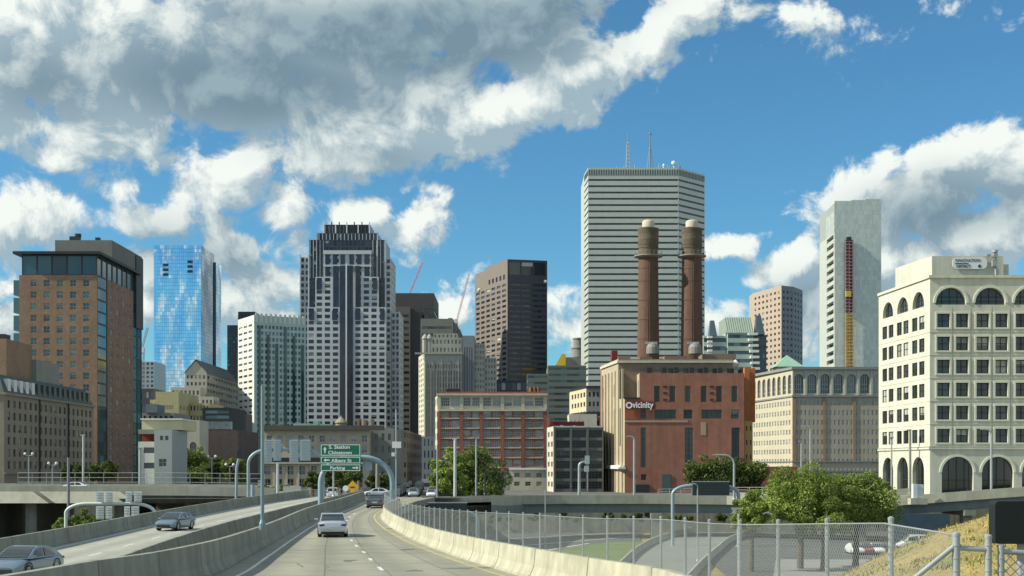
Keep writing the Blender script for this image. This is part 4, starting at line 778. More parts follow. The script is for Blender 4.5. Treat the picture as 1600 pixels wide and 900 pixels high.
b.prism([(25.45, 305.9), (XX(976), 300), (xl - .02, 300), (xl - .02, 305.9)], GZ, ZZ(622), {0: [(11, 20, [(1.2, 2.2, 'far', None), (3.6, 4.6, 'far', None)])]}, mis={0: 1})
roofbox(b, 'white_string_course', 24.9, 26.6, 299.6, 306.6, ZZ(733), ZZ(730), CREAM)
m = MB()
for s0, s1 in ((0, 1),):
    for k in range(7):
        f = (k + .5) / 7; x_ = 26.4 - (26.4 - 22.8) * f; y_ = 300 + 26 * f; m.box(x_ - .35, x_ + .1, y_ - .5, y_ + .5, GZ, ZZ(585, 320))
b.part('pilasters', m, BEIGE)
m = MB(); m.prism([(22.4, 326.2), (25.1, 305.6), (52.9, 305.6), (52.9, 306), (25.3, 306.1), (22.7, 326.3)], ZZ(567, 306), ZZ(563.5, 306)); b.part('cornice', m, CREAM)
m = MB(); m.prism([(21.7, 326), (25.35, 299.9), (26.38, 299.9), (22.75, 326.2)], ZZ(732.5), ZZ(727)); b.part('base_band', m, WHITE)
roofbox(b, 'brick_band', XX(976), XX(1075), 299.86, 299.99, ZZ(660), ZZ(656.5), M('pale_pink_band', (.44, .27, .20), .9, var=.1)); roofbox(b, 'patch', XX(1095), XX(1103), 299.93, 299.99, ZZ(680), ZZ(660), M('beige_patch', (.42, .30, .20), .9, var=.1)); roofbox(b, 'red_panel', XX(976.5), XX(999.5), 299.9, 299.985, ZZ(655), ZZ(641), b.wm[3]); roofbox(b, 'dark_lintel', XX(975), xl + .05, 299.7, 300.9, ZZ(623), ZZ(621), DARKM)
for px_ in (1036, 1109):
    for yy in (602.5, 612.5, 623): roofbox(b, 'red_louvre', XX(px_), XX(px_ + 6), 299.9, 299.99, ZZ(yy + 3), ZZ(yy), M('dark_red_louvre', (.12, .02, .02), .7, var=.1))
d_ = roofbox(b, 'door', XX(1034), XX(1048), 299.8, 299.98, GZ, ZZ(741), M('green_steel_door', (.07, .11, .10), .5, var=.1)); roofbox(b, 'loading_door', XX(993), XX(1014), 299.75, 299.98, GZ, ZZ(757), DARKM)
for pl, pr, yt in ((966, 985, 556), (1000, 1020, 557), (1040, 1075, 555), (1098, 1150, 553)): roofbox(b, 'roof_structure', X(pl, 312), X(pr, 312), 312 + (pl % 3), 326, ZZ(562, 312), Z(yt, 312), b.wm[2])
for px_ in (1010, 1033, 1052, 1076, 1098, 1120): m = MB(); m.box(XX(px_, 305), XX(px_ + 7, 305), 303.5, 305.4, zt - .05, zt + 1.6); b.part('roof_vent', m, DARKM)
for px_ in (1020, 1086): m = MB(); m.lathe(X(px_, 311), 311, [(1.6, Z(553, 311)), (1.6, Z(543, 311)), (1.2, Z(538, 311)), (.2, Z(535, 311))], 14); b.part('flue_hood', m, M('hood_grey', (.22, .22, .20), .7, .2, var=.1)); m = MB(); m.box(X(px_ - 10, 309), X(px_ + 9, 309), 311.6, 312.0, Z(537, 311), Z(533.5, 311)); b.part('duct', m, STEEL)
m = MB(); m.prism([(X(1125, 309), 308), (X(1152, 309), 308), (X(1152, 309), 310), (X(1125, 309), 310)], zt, zt + 1.2); m.tube([(X(1128, 309), 309, zt + 1), (X(1152, 309), 309, zt + 3.2)], .9, 10); b.part('roof_pipe', m, M('white_duct', (.6, .6, .57), .6, var=.08)); roofbox(b, 'roof_shed', X(955, 316), X(964, 316), 314, 318, ZZ(561, 306), Z(549, 316), M('dark_red_shed', (.16, .03, .03), .8, var=.1))
b.done()
CH1 = M('chimney_brick', (.135, .078, .055), .9, var=.15, scale=1.0, streak=.16); CH2 = M('chimney_stained_top', (.125, .10, .07), .9, var=.22, scale=1.2, streak=.1); CH3 = M('chimney_cap_plaster', (.50, .46, .36), .85, var=.1)
for px_, lab in ((1013, 'left brick chimney with a ringed gallery and cream cap, above the power plant'), (1081, 'right brick chimney with a ringed gallery and cream cap, above the power plant')):
    y_ = 322; x_ = X(px_, y_); t = thing('chimney', lab, 'chimney', (x_, y_, Z(562, 306)), 0, 'power plant chimneys'); zz = lambda p: Z(p, y_)
    m = MB(); m.lathe(x_, y_, [(2.78, Z(562, 306) - 20), (2.76, zz(556)), (2.55, zz(450)), (2.45, zz(402))], 40); m.build('shaft', CH1, t, True)
    m = MB(); m.lathe(x_, y_, [(2.45, zz(400.5)), (2.5, zz(380)), (2.62, zz(376)), (2.62, zz(374)), (2.5, zz(372)), (2.6, zz(362)), (2.7, zz(358)), (2.2, zz(356.5)), (.1, zz(356.4))], 40); m.build('upper_shaft', CH2, t, True)
    m = MB(); m.lathe(x_, y_, [(1.55, zz(357)), (1.55, zz(347)), (1.3, zz(345)), (.9, zz(344)), (.01, zz(343.6))], 30); m.build('cap', CH3, t, True)
    m = MB(); m.lathe(x_, y_, [(2.4, zz(403.5)), (3.6, zz(401.5)), (3.6, zz(400)), (2.4, zz(400))], 32)
    for k in range(20):
        a = 2 * math.pi * k / 20; m.tube([(x_ + 3.5 * math.cos(a), y_ + 3.5 * math.sin(a), zz(400)), (x_ + 3.5 * math.cos(a), y_ + 3.5 * math.sin(a), zz(394))], .03, 4)
    m.lathe(x_, y_, [(3.53, zz(394.4)), (3.53, zz(394))], 32); m.build('gallery', M('gallery_concrete', (.30, .26, .21), .8, var=.1), t)
    m = MB()
    for yy in (365, 383, 388, 420, 440, 470, 500, 530): m.lathe(x_, y_, [(2.4 + (yy - 350) * .0018 + .18, zz(yy)), (2.4 + (yy - 350) * .0018 + .18, zz(yy - .7))], 32)
    m.tube([(x_ - .4, y_ - 2.72, zz(545)), (x_ - .4, y_ - 2.62, zz(400))], .05, 4); m.tube([(x_ + .05, y_ - 2.72, zz(545)), (x_ + .05, y_ - 2.62, zz(400))], .05, 4); m.build('bands_and_ladder', CH2, t)
# wall sign on the plant
def text(s, size, mat, name, parent, x_, y_, z_, ext=.03, align='LEFT', bold=0, sx=1):
    cu = bpy.data.curves.new(name, 'FONT'); cu.body = s; cu.size = size; cu.extrude = ext; cu.align_x = align; cu.offset = bold
    o = bpy.data.objects.new(name, cu); COL.objects.link(o); dg = bpy.context.evaluated_depsgraph_get(); me = bpy.data.meshes.new_from_object(o.evaluated_get(dg)); bpy.data.objects.remove(o)
    me.transform(Matrix.Rotation(R(90), 4, 'X') @ Matrix.Scale(sx, 4, (1, 0, 0))); me.materials.clear(); me.materials.append(mat)
    r = bpy.data.objects.new(name, me); COL.objects.link(r); r.parent = parent; r.location = Vector((x_, y_, z_)) - BASE[parent.name]; return r
SIGNW = M('white_sign_letter', (.82, .82, .80), .5, var=.02)
t = thing('wall_sign', 'sign with white letters and a ring logo over dark red backing on the power plant', 'sign', (XX(978), 299.5, ZZ(640)))
m = MB(); m.box(XX(977), XX(1024), 299.45, 299.6, ZZ(640), ZZ(627.5)); m.build('backing', M('maroon_backing', (.17, .03, .035), .6, var=.1), t)
text('vicinity', 2.05, SIGNW, 'lettering', t, XX(988), 299.42, ZZ(637.2), .05, bold=.045, sx=.84)
m = MB(); 
for k in range(24):
    a, c = 2 * math.pi * k / 24, 2 * math.pi * (k + 1) / 24; cx_, cz_ = XX(982.6), ZZ(633.4); P_ = lambda r, an, y_: (cx_ + r * math.cos(an), y_, cz_ + r * math.sin(an))
    m.face([P_(.42, a, 299.37), P_(.42, c, 299.37), P_(.78, c, 299.37), P_(.78, a, 299.37)][::-1]); m.face([P_(.78, a, 299.37), P_(.78, c, 299.37), P_(.78, c, 299.45), P_(.78, a, 299.45)])
m.build('ring_logo', SIGNW, t)
# T orange narrow building
b = Bld('orange_building', 'narrow rust orange brick building squeezed beside the power plant', 'building', (XX(1170, 304), 315, GZ), [M('rust_orange_brick', (.42, .16, .06), .9, var=.12), M('yellow_orange_brick', (.52, .34, .13), .9, var=.1)])
b.box(XX(1163.5, 304), XX(1171, 304), 304, 325, ZZ(658, 304), ZZ(574, 304)); b.box(XX(1171, 306) + .05, XX(1185, 306), 310, 326, ZZ(658, 304), ZZ(572, 304)); b.box(XX(1163.5, 304), XX(1176, 304), 303.9, 325, GZ, ZZ(658, 304), front=grid(2, 5, .3, .35, style='far'), mi=1); b.done()
# U brick loft
y0 = 340.; XX = lambda p: X(p, y0); ZZ = lambda p: Z(p, y0)
b = Bld('brick_loft_building', 'dark red brick loft building with a cream top storey and many white framed windows', 'building', (XX(768), 355, GZ), [BRICK_R, CREAM], glass('loft_glass', (.04, .05, .055), .08, 0, .8, .6, (.22, .25, .26)))
xl, xr = XX(686), XX(852); bays = [686, 721, 752, 785, 817, 852]
def loft(yt, yb, st='loft', l=0, r=5):
    us = []
    for i in range(l, r):
        a, c = bays[i] + 3.2, bays[i + 1] - 3.2; mid_ = (a + c) / 2; us += [(XX(a) - xl, XX(mid_ - 1.2) - xl, st, None), (XX(mid_ + 1.2) - xl, XX(c) - xl, st, None)]
    return (ZZ(yb) - GZ, ZZ(yt) - GZ, us)
b.facade((xl - 2.0, 356), (xl, y0), GZ, ZZ(616), grid(3, 8, .4, .6, style='far'), 1)
bb = [loft(yt, yt + 10.5) for yt in (642, 657, 672, 688, 703, 718, 733, 748)]
b.facade((xl, y0), (xr, y0), GZ, ZZ(640), bb); z0_ = ZZ(640); lt = loft(622, 634); b.facade((xl, y0), (xr, y0), z0_, ZZ(616), [(ZZ(634.5) - z0_, ZZ(621) - z0_, lt[2])], 1)
b.facade((xr, y0), (xr, 362), GZ, ZZ(616)); b.facade((xr, 362), (xl - 2, 362), GZ, ZZ(616)); b.facade((xl - 2, 362), (xl - 2, 356), GZ, ZZ(616)); b.rf.face([(xl - 2, 356, ZZ(617)), (xl, y0, ZZ(617)), (xr, y0, ZZ(617)), (xr, 362, ZZ(617)), (xl - 2, 362, ZZ(617))])
CR2 = M('cream_terracotta', (.50, .47, .36), .8, var=.08)
for i, px_ in enumerate(bays): roofbox(b, 'pilaster', XX(px_) - .42, XX(px_) + .42, y0 - .35, y0 - .02, ZZ(640), ZZ(617.5), CR2); roofbox(b, 'brick_pier', XX(px_) - .45, XX(px_) + .45, y0 - .3, y0 - .02, GZ, ZZ(643), BRICK_R)
for i in range(5):
    for yt in (655, 670.5, 686, 701, 716.5, 731.5, 746.5): roofbox(b, 'sill', XX(bays[i] + 3), XX(bays[i + 1] - 3), y0 - .16, y0 - .01, ZZ(yt - 1.0) - .1, ZZ(yt - 2.2), CR2)
roofbox(b, 'cornice', xl - .7, xr + .6, y0 - .8, y0 + .3, ZZ(618), ZZ(615), CR2); roofbox(b, 'string_course', xl - .2, xr + .2, y0 - .5, y0 - .01, ZZ(642.5), ZZ(639.5), CR2); roofbox(b, 'parapet', xl, xr, y0 + .5, y0 + 1, ZZ(616), ZZ(612), BRICK_R)
roofbox(b, 'roof_tank', XX(696), XX(718), 346, 352, ZZ(610), ZZ(605), DARKM); roofbox(b, 'tank_stand', XX(694), XX(720), 345, 353, ZZ(616), ZZ(610.5), BRICK_O)
for px_ in (830, 836, 842): m = MB(); m.tube([(XX(px_), 348, ZZ(614)), (XX(px_), 348, ZZ(602))], .55, 8); b.part('roof_vent', m, M('rust_vent', (.2, .1, .06), .8, var=.2))
roofbox(b, 'stair_head', XX(760), XX(776), 348, 353, ZZ(616), ZZ(611), CR2)
b.done()
b = Bld('white_shopfront', 'low cream shopfront row at the foot of the brick loft building', 'building', (X(825, 332), 335, GZ), [CREAM]); b.box(X(796, 332), X(854, 332), 332, 339.3, GZ, Z(732, 332), front=grid(3, 2, .5, .5, (.5, .5), (.6, .6), 'win')); roofbox(b, 'cornice', X(795, 332), X(855, 332), 331.6, 332.3, Z(734, 332), Z(731, 332), WHITE); b.done()
b = Bld('shed', 'grey low shed with bushes left of the cream shopfront', 'building', (X(770, 330), 335, GZ), GREYST); b.box(X(738, 331), X(795, 331), 333, 339.3, GZ, Z(742, 331), front=grid(4, 1, .5, .5, style='win')); b.done()
# V dark grid building
y0 = 310.; XX = lambda p: X(p, y0); ZZ = lambda p: Z(p, y0)
b = Bld('dark_grid_building', 'dark building of grey concrete frame and black openings left of the power plant', 'building', (XX(900), 320, GZ), [M('grey_frame_concrete', (.12, .13, .125), .85, var=.1), CREAM], GL_BLK, FRAME_D, M('grey_blind', (.12, .13, .13), .8, var=.1))
b.prism([(XX(857), 322), (XX(865), y0), (XX(943), y0), (XX(943), 330), (XX(857), 330)], GZ, ZZ(666), {0: grid(2, 6, .5, .5, (.2, .2), (.6, .6), 'far'), 1: grid(3, 6, .88, .72, (.3, .1), (.4, .6), 'loft')}, mis={0: 1})
roofbox(b, 'parapet', XX(864), XX(944), y0 - .2, y0 + .2, ZZ(668), ZZ(665.5), M('pale_coping', (.40, .42, .42), .7, var=.05))
for px_ in (866, 892, 918): roofbox(b, 'column', XX(px_) - .2, XX(px_) + .25, y0 - .3, y0 - .01, GZ, ZZ(667), b.wm[0])
b.done()
t = thing('rooftop_sign', 'dark red rooftop lettering frame seen above the dark grid building', 'sign', (XX(888), 322, ZZ(666)))
m = MB(); m.prism([(XX(862), 321.5), (XX(917), 321.5), (XX(917), 322), (XX(862), 322)], ZZ(665), ZZ(656)); m.build('panel', M('deep_red_panel', (.20, .02, .03), .6, var=.25, scale=1.5), t)
m = MB()
for k in range(9): x_ = XX(864 + k * 6.3); m.box(x_, x_ + .12, 321.2, 321.45, ZZ(667), ZZ(653)); 
m.build('sign_frame', DARKM, t)
m = MB()
for k, (px_, w_, h_) in enumerate(((870, 4, 4), (878, 5, 6), (890, 5, 4), (899, 3, 6), (906, 6, 4))): m.prism([(XX(px_), 321.05), (XX(px_ + w_), 321.05), (XX(px_ + w_), 321.2), (XX(px_), 321.2)], ZZ(666), ZZ(666 - h_ * .6))
m.build('white_trim', WHITE, t)
m = MB(); m.box(XX(857), XX(861), 323, 324, ZZ(672), ZZ(650)); m.build('post', M('pink_red_post', (.4, .12, .12), .7, var=.1), t)
# W cream building behind
y0 = 430.; XX = lambda p: X(p, y0); ZZ = lambda p: Z(p, y0)
b = Bld('cream_corner_building', 'small cream corner building with a dark flat cornice between the loft and the power plant', 'building', (XX(915), 445, GZ), [M('warm_cream_stucco', (.58, .50, .34), .85, var=.06), GREYST]); b.prism([(XX(896), 450), (XX(916), y0), (XX(946), y0), (XX(946), 460), (XX(896), 460)], GZ, ZZ(606), {0: grid(5, 10, .55, .5, (.5, .5), (0, .6), 'far'), 1: grid(4, 10, .5, .5, (.5, .5), (0, .6), 'far')}, mis={1: 1})
m = MB(); m.prism([(XX(894.5), 450), (XX(915.5), y0 - .8), (XX(947), y0 - .8), (XX(947), y0 + 1), (XX(897), 452)], ZZ(606), ZZ(603)); b.part('cornice', m, DARKM); m = MB(); m.prism([(XX(893), 430), (XX(912), 418), (XX(938), 418), (XX(938), 428), (XX(893), 436)], ZZ(650), ZZ(646)); b.part('canopy_roof', m, DARKM)
roofbox(b, 'white_annex', XX(886), XX(928), 415, 428, GZ, ZZ(650), CREAM); b.done()
# X green glass with sloped roofs
y0 = 650.; XX = lambda p: X(p, y0); ZZ = lambda p: Z(p, y0)
b = Bld('green_roofed_office', 'pale green office with sloping glass roofs and dark stair spires, right of the chimneys', 'building', (XX(1155), 665, GZ), [M('pale_green_cladding', (.40, .47, .43), .7, var=.06), M('blue_grey_panel', (.10, .14, .17), .5, .1, var=.1), WHITE], GL_TEAL)
b.box(XX(1137), XX(1176), y0, 680, GZ, ZZ(519), front=grid(1, 18, .97, .45, style='ribbon', g='m'), wname='window_band'); b.box(XX(1100), XX(1136.5), y0 + 2, 675, GZ, ZZ(524), front=grid(1, 17, .95, .5, style='ribbon', g='n'), wname='window_band'); b.box(XX(1176.3), XX(1200), y0 + 4, 680, GZ, ZZ(522), front=grid(3, 17, .5, .5, style='far'), right=None, mi=1)
m = MB(); m.face([(XX(1135), y0 - .5, ZZ(520)), (XX(1177), y0 - .5, ZZ(520)), (XX(1177), y0 + 8, ZZ(493)), (XX(1138), y0 + 8, ZZ(493))]); m.prism([(XX(1138), y0 + 8.05), (XX(1177), y0 + 8.05), (XX(1177), 680), (XX(1138), 680)], ZZ(520), ZZ(493)); m.face([(XX(1135), y0 - .5, ZZ(520)), (XX(1138), y0 + 8, ZZ(493)), (XX(1138), y0 + 8, ZZ(520))]); b.part('sloped_glass_roof', m, M('pale_green_roof_glass', (.36, .44, .36), .3, .1, var=.1, streak=.1, scale=.2))
m = MB()
for k in range(12): x_ = XX(1137) + k * 1.15; m.face([(x_, y0 - .62, ZZ(520)), (x_ + .2, y0 - .62, ZZ(520)), (x_ + .2, y0 + 7.85, ZZ(493)), (x_, y0 + 7.85, ZZ(493))])
b.part('roof_ribs', m, MULL)
for pa, pb_, pc, pd_, yt, yb in ((1109, 1121, 1111, 1117, 500, 524), (1181, 1196, 1183, 1190, 492, 522)):
    m = MB(); a4 = [(XX(pa), y0 + 1), (XX(pb_), y0 + 1), (XX(pb_), y0 + 6), (XX(pa), y0 + 6)]; t4 = [(XX(pc), y0 + 2), (XX(pd_), y0 + 2), (XX(pd_), y0 + 5), (XX(pc), y0 + 5)]
    for i in range(4): j = (i + 1) % 4; m.face([(*a4[i], ZZ(yb)), (*a4[j], ZZ(yb)), (*t4[j], ZZ(yt)), (*t4[i], ZZ(yt))])
    m.face([(*q_, ZZ(yt)) for q_ in t4]); b.part('spire', m, b.wm[1])
for k in range(7): roofbox(b, 'balcony', XX(1168 + k * .9), XX(1183 + k * .5), y0 - 2.5, y0 - .03, ZZ(524 + k * 9), ZZ(520.5 + k * 9), WHITE)
for k in range(5): roofbox(b, 'balcony', XX(1106), XX(1113), y0 - .5, y0 + 1.97, ZZ(528 + k * 7), ZZ(525 + k * 7), WHITE)
b.done()
# Y beige tower
b = Bld('beige_tower', 'beige tower with small square windows and a shaded right side, right of green office', 'skyscraper', (X(1215, 800), 820, GZ), [M('beige_granite', (.42, .35, .28), .8, var=.05), M('shaded_granite', (.22, .24, .26), .7, var=.05)], GL_NAVY)  # right side granite is darkened and cooled to carry its shade
c0, c1, c2 = (X(1177, 836), 836.), (X(1221, 800), 800.), (X(1254, 822), 822.); cm = (X(1240, 806), 806.)
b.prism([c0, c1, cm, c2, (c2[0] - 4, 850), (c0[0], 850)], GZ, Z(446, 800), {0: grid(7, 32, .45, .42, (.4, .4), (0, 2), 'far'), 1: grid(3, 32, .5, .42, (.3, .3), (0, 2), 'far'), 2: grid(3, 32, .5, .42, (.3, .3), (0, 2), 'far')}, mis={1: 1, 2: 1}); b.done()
# Z pale glass tower under construction
y0 = 560.; XX = lambda p: X(p, y0); ZZ = lambda p: Z(p, y0)
PG = M('pale_green_glass_skin', (.52, .58, .54), .35, .15, 0, 1, .6, .10)
b = Bld('unfinished_glass_tower', 'pale green glass tower under construction with open slots on its left side', 'skyscraper', (XX(1335), 580, GZ), [M('white_slab_edge', (.42, .46, .42), .8, var=.06), M('tower_core_grey', (.3, .34, .32), .8, var=.05)], GL_BLK)
pl = (X(1290.5, 578), 578.)
b.prism([(pl[0], 578), (XX(1304), y0), (XX(1376), y0), (XX(1376), 590), (pl[0], 590)], GZ, ZZ(362), {0: grid(1, 30, .84, .52, (.4, .6), (0, 0), 'slot')}, mis={1: 1, 2: 1}, wname='open_slot')
b.prism([(pl[0] + .1, 577.5), (XX(1304), y0 + .05), (XX(1376), y0 + .05), (XX(1376), 590), (pl[0] + .1, 590)], ZZ(362), ZZ(317), {}, 1)
m = MB(); curtain(m, (XX(1304), y0 - .25), (XX(1376) + .2, y0 - .25), GZ, ZZ(314), 24, 60, .0015, gap=.006); b.part('glass_skin', m, PG)
m = MB(); m.box(XX(1352), XX(1376), y0, y0 + 6, ZZ(317), ZZ(311)); m.box(XX(1330), XX(1352), y0, y0 + 5, ZZ(317), ZZ(312.5)); b.part('glass_crown', m, PG)
m = MB(); curtain(m, (pl[0], 577.6), (XX(1304) - .05, y0), ZZ(362), ZZ(330), 6, 8, .002, gap=.02); b.part('corner_skin', m, PG)
b.done()
t = thing('construction_hoist', 'red and yellow lattice hoist mast fixed to the front of the unfinished glass tower', 'hoist', (XX(1325), y0 - 2, GZ))
for ya, yb_, mt, nm in ((378, 490, M('red_white_lattice', (.42, .22, .22), .6, var=.2, scale=.5), 'upper_mast'), (492, 576, M('yellow_lattice', (.58, .40, .15), .6, var=.15), 'lower_mast')):
    m = MB(); n = int((yb_ - ya) / 5.2)
    for i in range(n):
        za_, zb_ = ZZ(yb_ - (yb_ - ya) * i / n), ZZ(yb_ - (yb_ - ya) * (i + 1) / n); x0_, x1_ = XX(1319.5), XX(1330.5) 
        for x_ in (x0_, x1_, (x0_ + x1_) / 2): m.box(x_ - .16, x_ + .16, y0 - 2.2, y0 - 1.9, za_, zb_)
        m.box(x0_, x1_, y0 - 2.3, y0 - 1.8, zb_ - .3, zb_); m.tube([(x0_, y0 - 2, za_), (x1_, y0 - 2, zb_)], .12, 4)
    if ya == 492: m.box(XX(1319.5), XX(1330.5), y0 - 1.7, y0 - 1.4, GZ, ZZ(492))
    m.build(nm, mt, t)
m = MB(); m.box(XX(1319.5), XX(1330.5), y0 - 1.75, y0 - .4, ZZ(488), ZZ(380)); m.build('shaft_recess', DARKM, t); m = MB(); m.prism([(XX(1320), y0 - 2), (XX(1331), y0 - 2), (XX(1331), y0 - .5), (XX(1320), y0 - .5)], ZZ(380), ZZ(376)); m.prism([(XX(1322), y0 - 1.5), (XX(1329), y0 - 1.5), (XX(1329), y0 - .8), (XX(1322), y0 - .8)], ZZ(376), ZZ(371)); m.build('hoist_head', DARKM, t)
m = MB(); m.box(XX(1319), XX(1327), y0 - 3.2, y0 - 2.3, ZZ(465), ZZ(456)); m.build('hoist_cage', M('yellow_cage', (.6, .45, .08), .6, var=.1), t)
# AA arcade building
y0 = 400.; XX = lambda p: X(p, y0); ZZ = lambda p: Z(p, y0)
b = Bld('arcaded_building', 'beige office building with a top row of arched windows and lighter sunlit left side', 'building', (XX(1300), 415, GZ), [M('beige_facade_stone', (.37, .335, .26), .85, var=.12, scale=.6, streak=.08), M('sunlit_facade_stone', (.48, .44, .33), .85, var=.07), M('pale_arcade_stone', (.42, .42, .36), .85, var=.08)], None, M('pale_sash', (.52, .54, .52), .6, var=.05))  # left side is the same facade stone, lightened to stand for sunlight
a0, a1, a2 = (X(1175, 434), 434.), (XX(1238), y0), (X(1382, y0), y0); ztop = ZZ(575); zarc0 = ZZ(619); L1 = math.hypot(a1[0] - a0[0], a1[1] - a0[1]); L2 = a2[0] - a1[0]
def arcs(L, n, H): cw = L / n; return [(.9, H - 1.9, [(cw * (k + .17), cw * (k + .83), 'arch', None) for k in range(n)])]
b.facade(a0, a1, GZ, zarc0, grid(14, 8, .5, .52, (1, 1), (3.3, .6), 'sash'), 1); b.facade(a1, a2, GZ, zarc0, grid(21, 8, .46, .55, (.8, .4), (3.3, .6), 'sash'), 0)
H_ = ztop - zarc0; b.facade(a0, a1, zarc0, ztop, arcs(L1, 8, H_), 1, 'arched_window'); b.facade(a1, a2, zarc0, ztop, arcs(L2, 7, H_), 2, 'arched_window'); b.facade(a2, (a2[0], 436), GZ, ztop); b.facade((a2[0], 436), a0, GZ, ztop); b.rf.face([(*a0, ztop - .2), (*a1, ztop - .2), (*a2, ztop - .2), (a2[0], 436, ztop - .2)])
for zz, h_, d_ in ((ztop - .5, .8, .9), (zarc0 - .25, .5, .5), (ZZ(722), .45, .35), (ZZ(737), .4, .3)):
    m = MB(); m.prism([(a0[0] - d_, a0[1]), (a1[0] - d_ * .4, a1[1] - d_), (a2[0], a2[1] - d_), (a2[0], a2[1] - .01), (a1[0], a1[1] - .01), (a0[0] - .02, a0[1])], zz, zz + h_); b.part('cornice', m, M('grey_green_cornice', (.22, .235, .22), .8, var=.08))
for k in range(8): x_ = a1[0] + L2 * k / 7; roofbox(b, 'pilaster', max(x_ - .32, a1[0]), x_ + .32, y0 - .35, y0 - .01, zarc0 + .3, ztop - .6, b.wm[2])
for k in range(4): x_ = a1[0] + L2 * (k + .0) / 3.0 * .98; roofbox(b, 'brick_pier', x_ + .1, x_ + 1.0, y0 - .22, y0 - .01, ZZ(720), zarc0 - .3, M('brown_pier', (.30, .21, .13), .9, var=.1))
roofbox(b, 'penthouse', XX(1345), XX(1376), 412, 424, ztop, ZZ(569), GREYST)
b.done()
b = Bld('copper_roofed_pavilion', 'small rooftop pavilion with a green copper pyramid roof behind the arcaded building', 'building', (X(1234, 470), 475, GZ), [CREAM]); b.box(X(1216, 470), X(1252, 470), 470, 480, GZ, Z(573, 470), front=grid(4, 10, .4, .5, style='far'))
m = MB(); x0_, x1_ = X(1211, 470), X(1256, 470); ap = ((x0_ + x1_) / 2, 474.5, Z(553, 470))
q4 = [(x0_, 469.2, Z(573, 470)), (x1_, 469.2, Z(573, 470)), (x1_, 480.6, Z(573, 470)), (x0_, 480.6, Z(573, 470))]
for i in range(4): m.face([q4[i], q4[(i + 1) % 4], ap])
b.part('pyramid_roof', m, GREENM); b.done()
# CC low red brick
b = Bld('low_brick_building', 'low plain red brick building at the foot of the arcaded building', 'building', (X(1210, 300), 305, GZ), BRICK_R); b.box(X(1164, 296), X(1246, 296), 296, 308, GZ, Z(729, 296), front=[(Z(750, 296) - GZ, Z(742, 296) - GZ, [(X(1216 + 7.4 * k, 296) - X(1164, 296), X(1222 + 7.4 * k, 296) - X(1164, 296), 'far', None) for k in range(3)])]); b.done()
# DD cream building right
y0 = 206.; XX = lambda p: X(p, y0); ZZ = lambda p: Z(p, y0)
CRM = M('cream_precast', (.57, .57, .47), .85, var=.09, scale=.5, streak=.12); CRMW = M('cream_window_trim', (.66, .66, .55), .8, var=.04)
b = Bld('cream_arched_building', 'large cream office building with arched top windows and arched ground floor, right edge', 'building', (84, 217, GZ), [CRM], glass('bronze_grey_glass', (.028, .034, .036), .07, 0, .8, .5, (.06, .07, .07)), M('bronze_frame', (.035, .035, .03), .5, var=.1), BLIND)
p0, p1, p2, p3 = (X(1373, 228), 228.), (XX(1453), y0), (101., y0), (101., 228.); ztop = ZZ(430); FB = 6.33; off = XX(1462) - p1[0]
fb = []; NB = 5
for k in range(NB + 1): pass
us = [(off - .1 + FB * k + .05, off - .1 + FB * k + 4.95, 'arch', None) for k in range(NB)]; fb.append((ZZ(476) - GZ, ZZ(449.5) - GZ, us))
for yt in (490, 526, 562, 598, 634, 670):
    us = []
    for k in range(NB): us += [(XX(1464) - p1[0] + FB * k, XX(1484) - p1[0] + FB * k, 'big', None), (XX(1493.5) - p1[0] + FB * k, XX(1513) - p1[0] + FB * k, 'big', None)]
    fb.append((ZZ(yt + 21.5) - GZ, ZZ(yt) - GZ, us))
us = [(XX(1471.5) - p1[0] + FB * 1.02 * k, XX(1521) - p1[0] + FB * 1.02 * k, 'arch', None) for k in range(NB)]; fb.append((.4, ZZ(713.5) - GZ, us))
b.facade(p1, p2, GZ, ztop, fb)
LS = math.hypot(p1[0] - p0[0], p1[1] - p0[1]); sb_ = []; cw = (LS - 2.4) / 3
sb_.append((ZZ(476) - GZ, ZZ(450) - GZ, [(1.0 + cw * k + .9, 1.0 + cw * (k + 1) - .9, 'arch', None) for k in range(3)]))
for yt in (490, 526, 562, 598, 634, 670): sb_.append((ZZ(yt + 21.5) - GZ, ZZ(yt) - GZ, [(1.0 + cw * (k // 2) + (.75 if k % 2 == 0 else cw / 2 + .35), 1.0 + cw * (k // 2) + (cw / 2 - .35 if k % 2 == 0 else cw - .75), 'win', None) for k in range(6)]))
sb_.append((.4, ZZ(713.5) - GZ, [(1.0 + cw * k + .9, 1.0 + cw * (k + 1) - .9, 'arch', None) for k in range(3)]))
b.facade(p0, p1, GZ, ztop, sb_); b.facade(p2, p3, GZ, ztop); b.facade(p3, p0, GZ, ztop); b.rf.face([(*p0, ztop - .8), (*p1, ztop - .8), (*p2, ztop - .8), (*p3, ztop - .8)])
def ring(b, x0, x1, z0, z1, w=.28, pr=.12, y=206.):
    m = MB(); m.box(x0 - w, x0, y - pr, y - .01, z0 - w, z1 + w); m.box(x1, x1 + w, y - pr, y - .01, z0 - w, z1 + w); m.box(x0, x1, y - pr, y - .01, z0 - w, z0); m.box(x0, x1, y - pr, y - .01, z1, z1 + w); b.part('window_surround', m, CRMW)
for yt in (490, 526, 562, 598, 634, 670):
    for k in range(3):
        for a_, c_ in ((1464, 1484), (1493.5, 1513)): ring(b, XX(a_) + FB * k, XX(c_) + FB * k, ZZ(yt + 21.5), ZZ(yt))
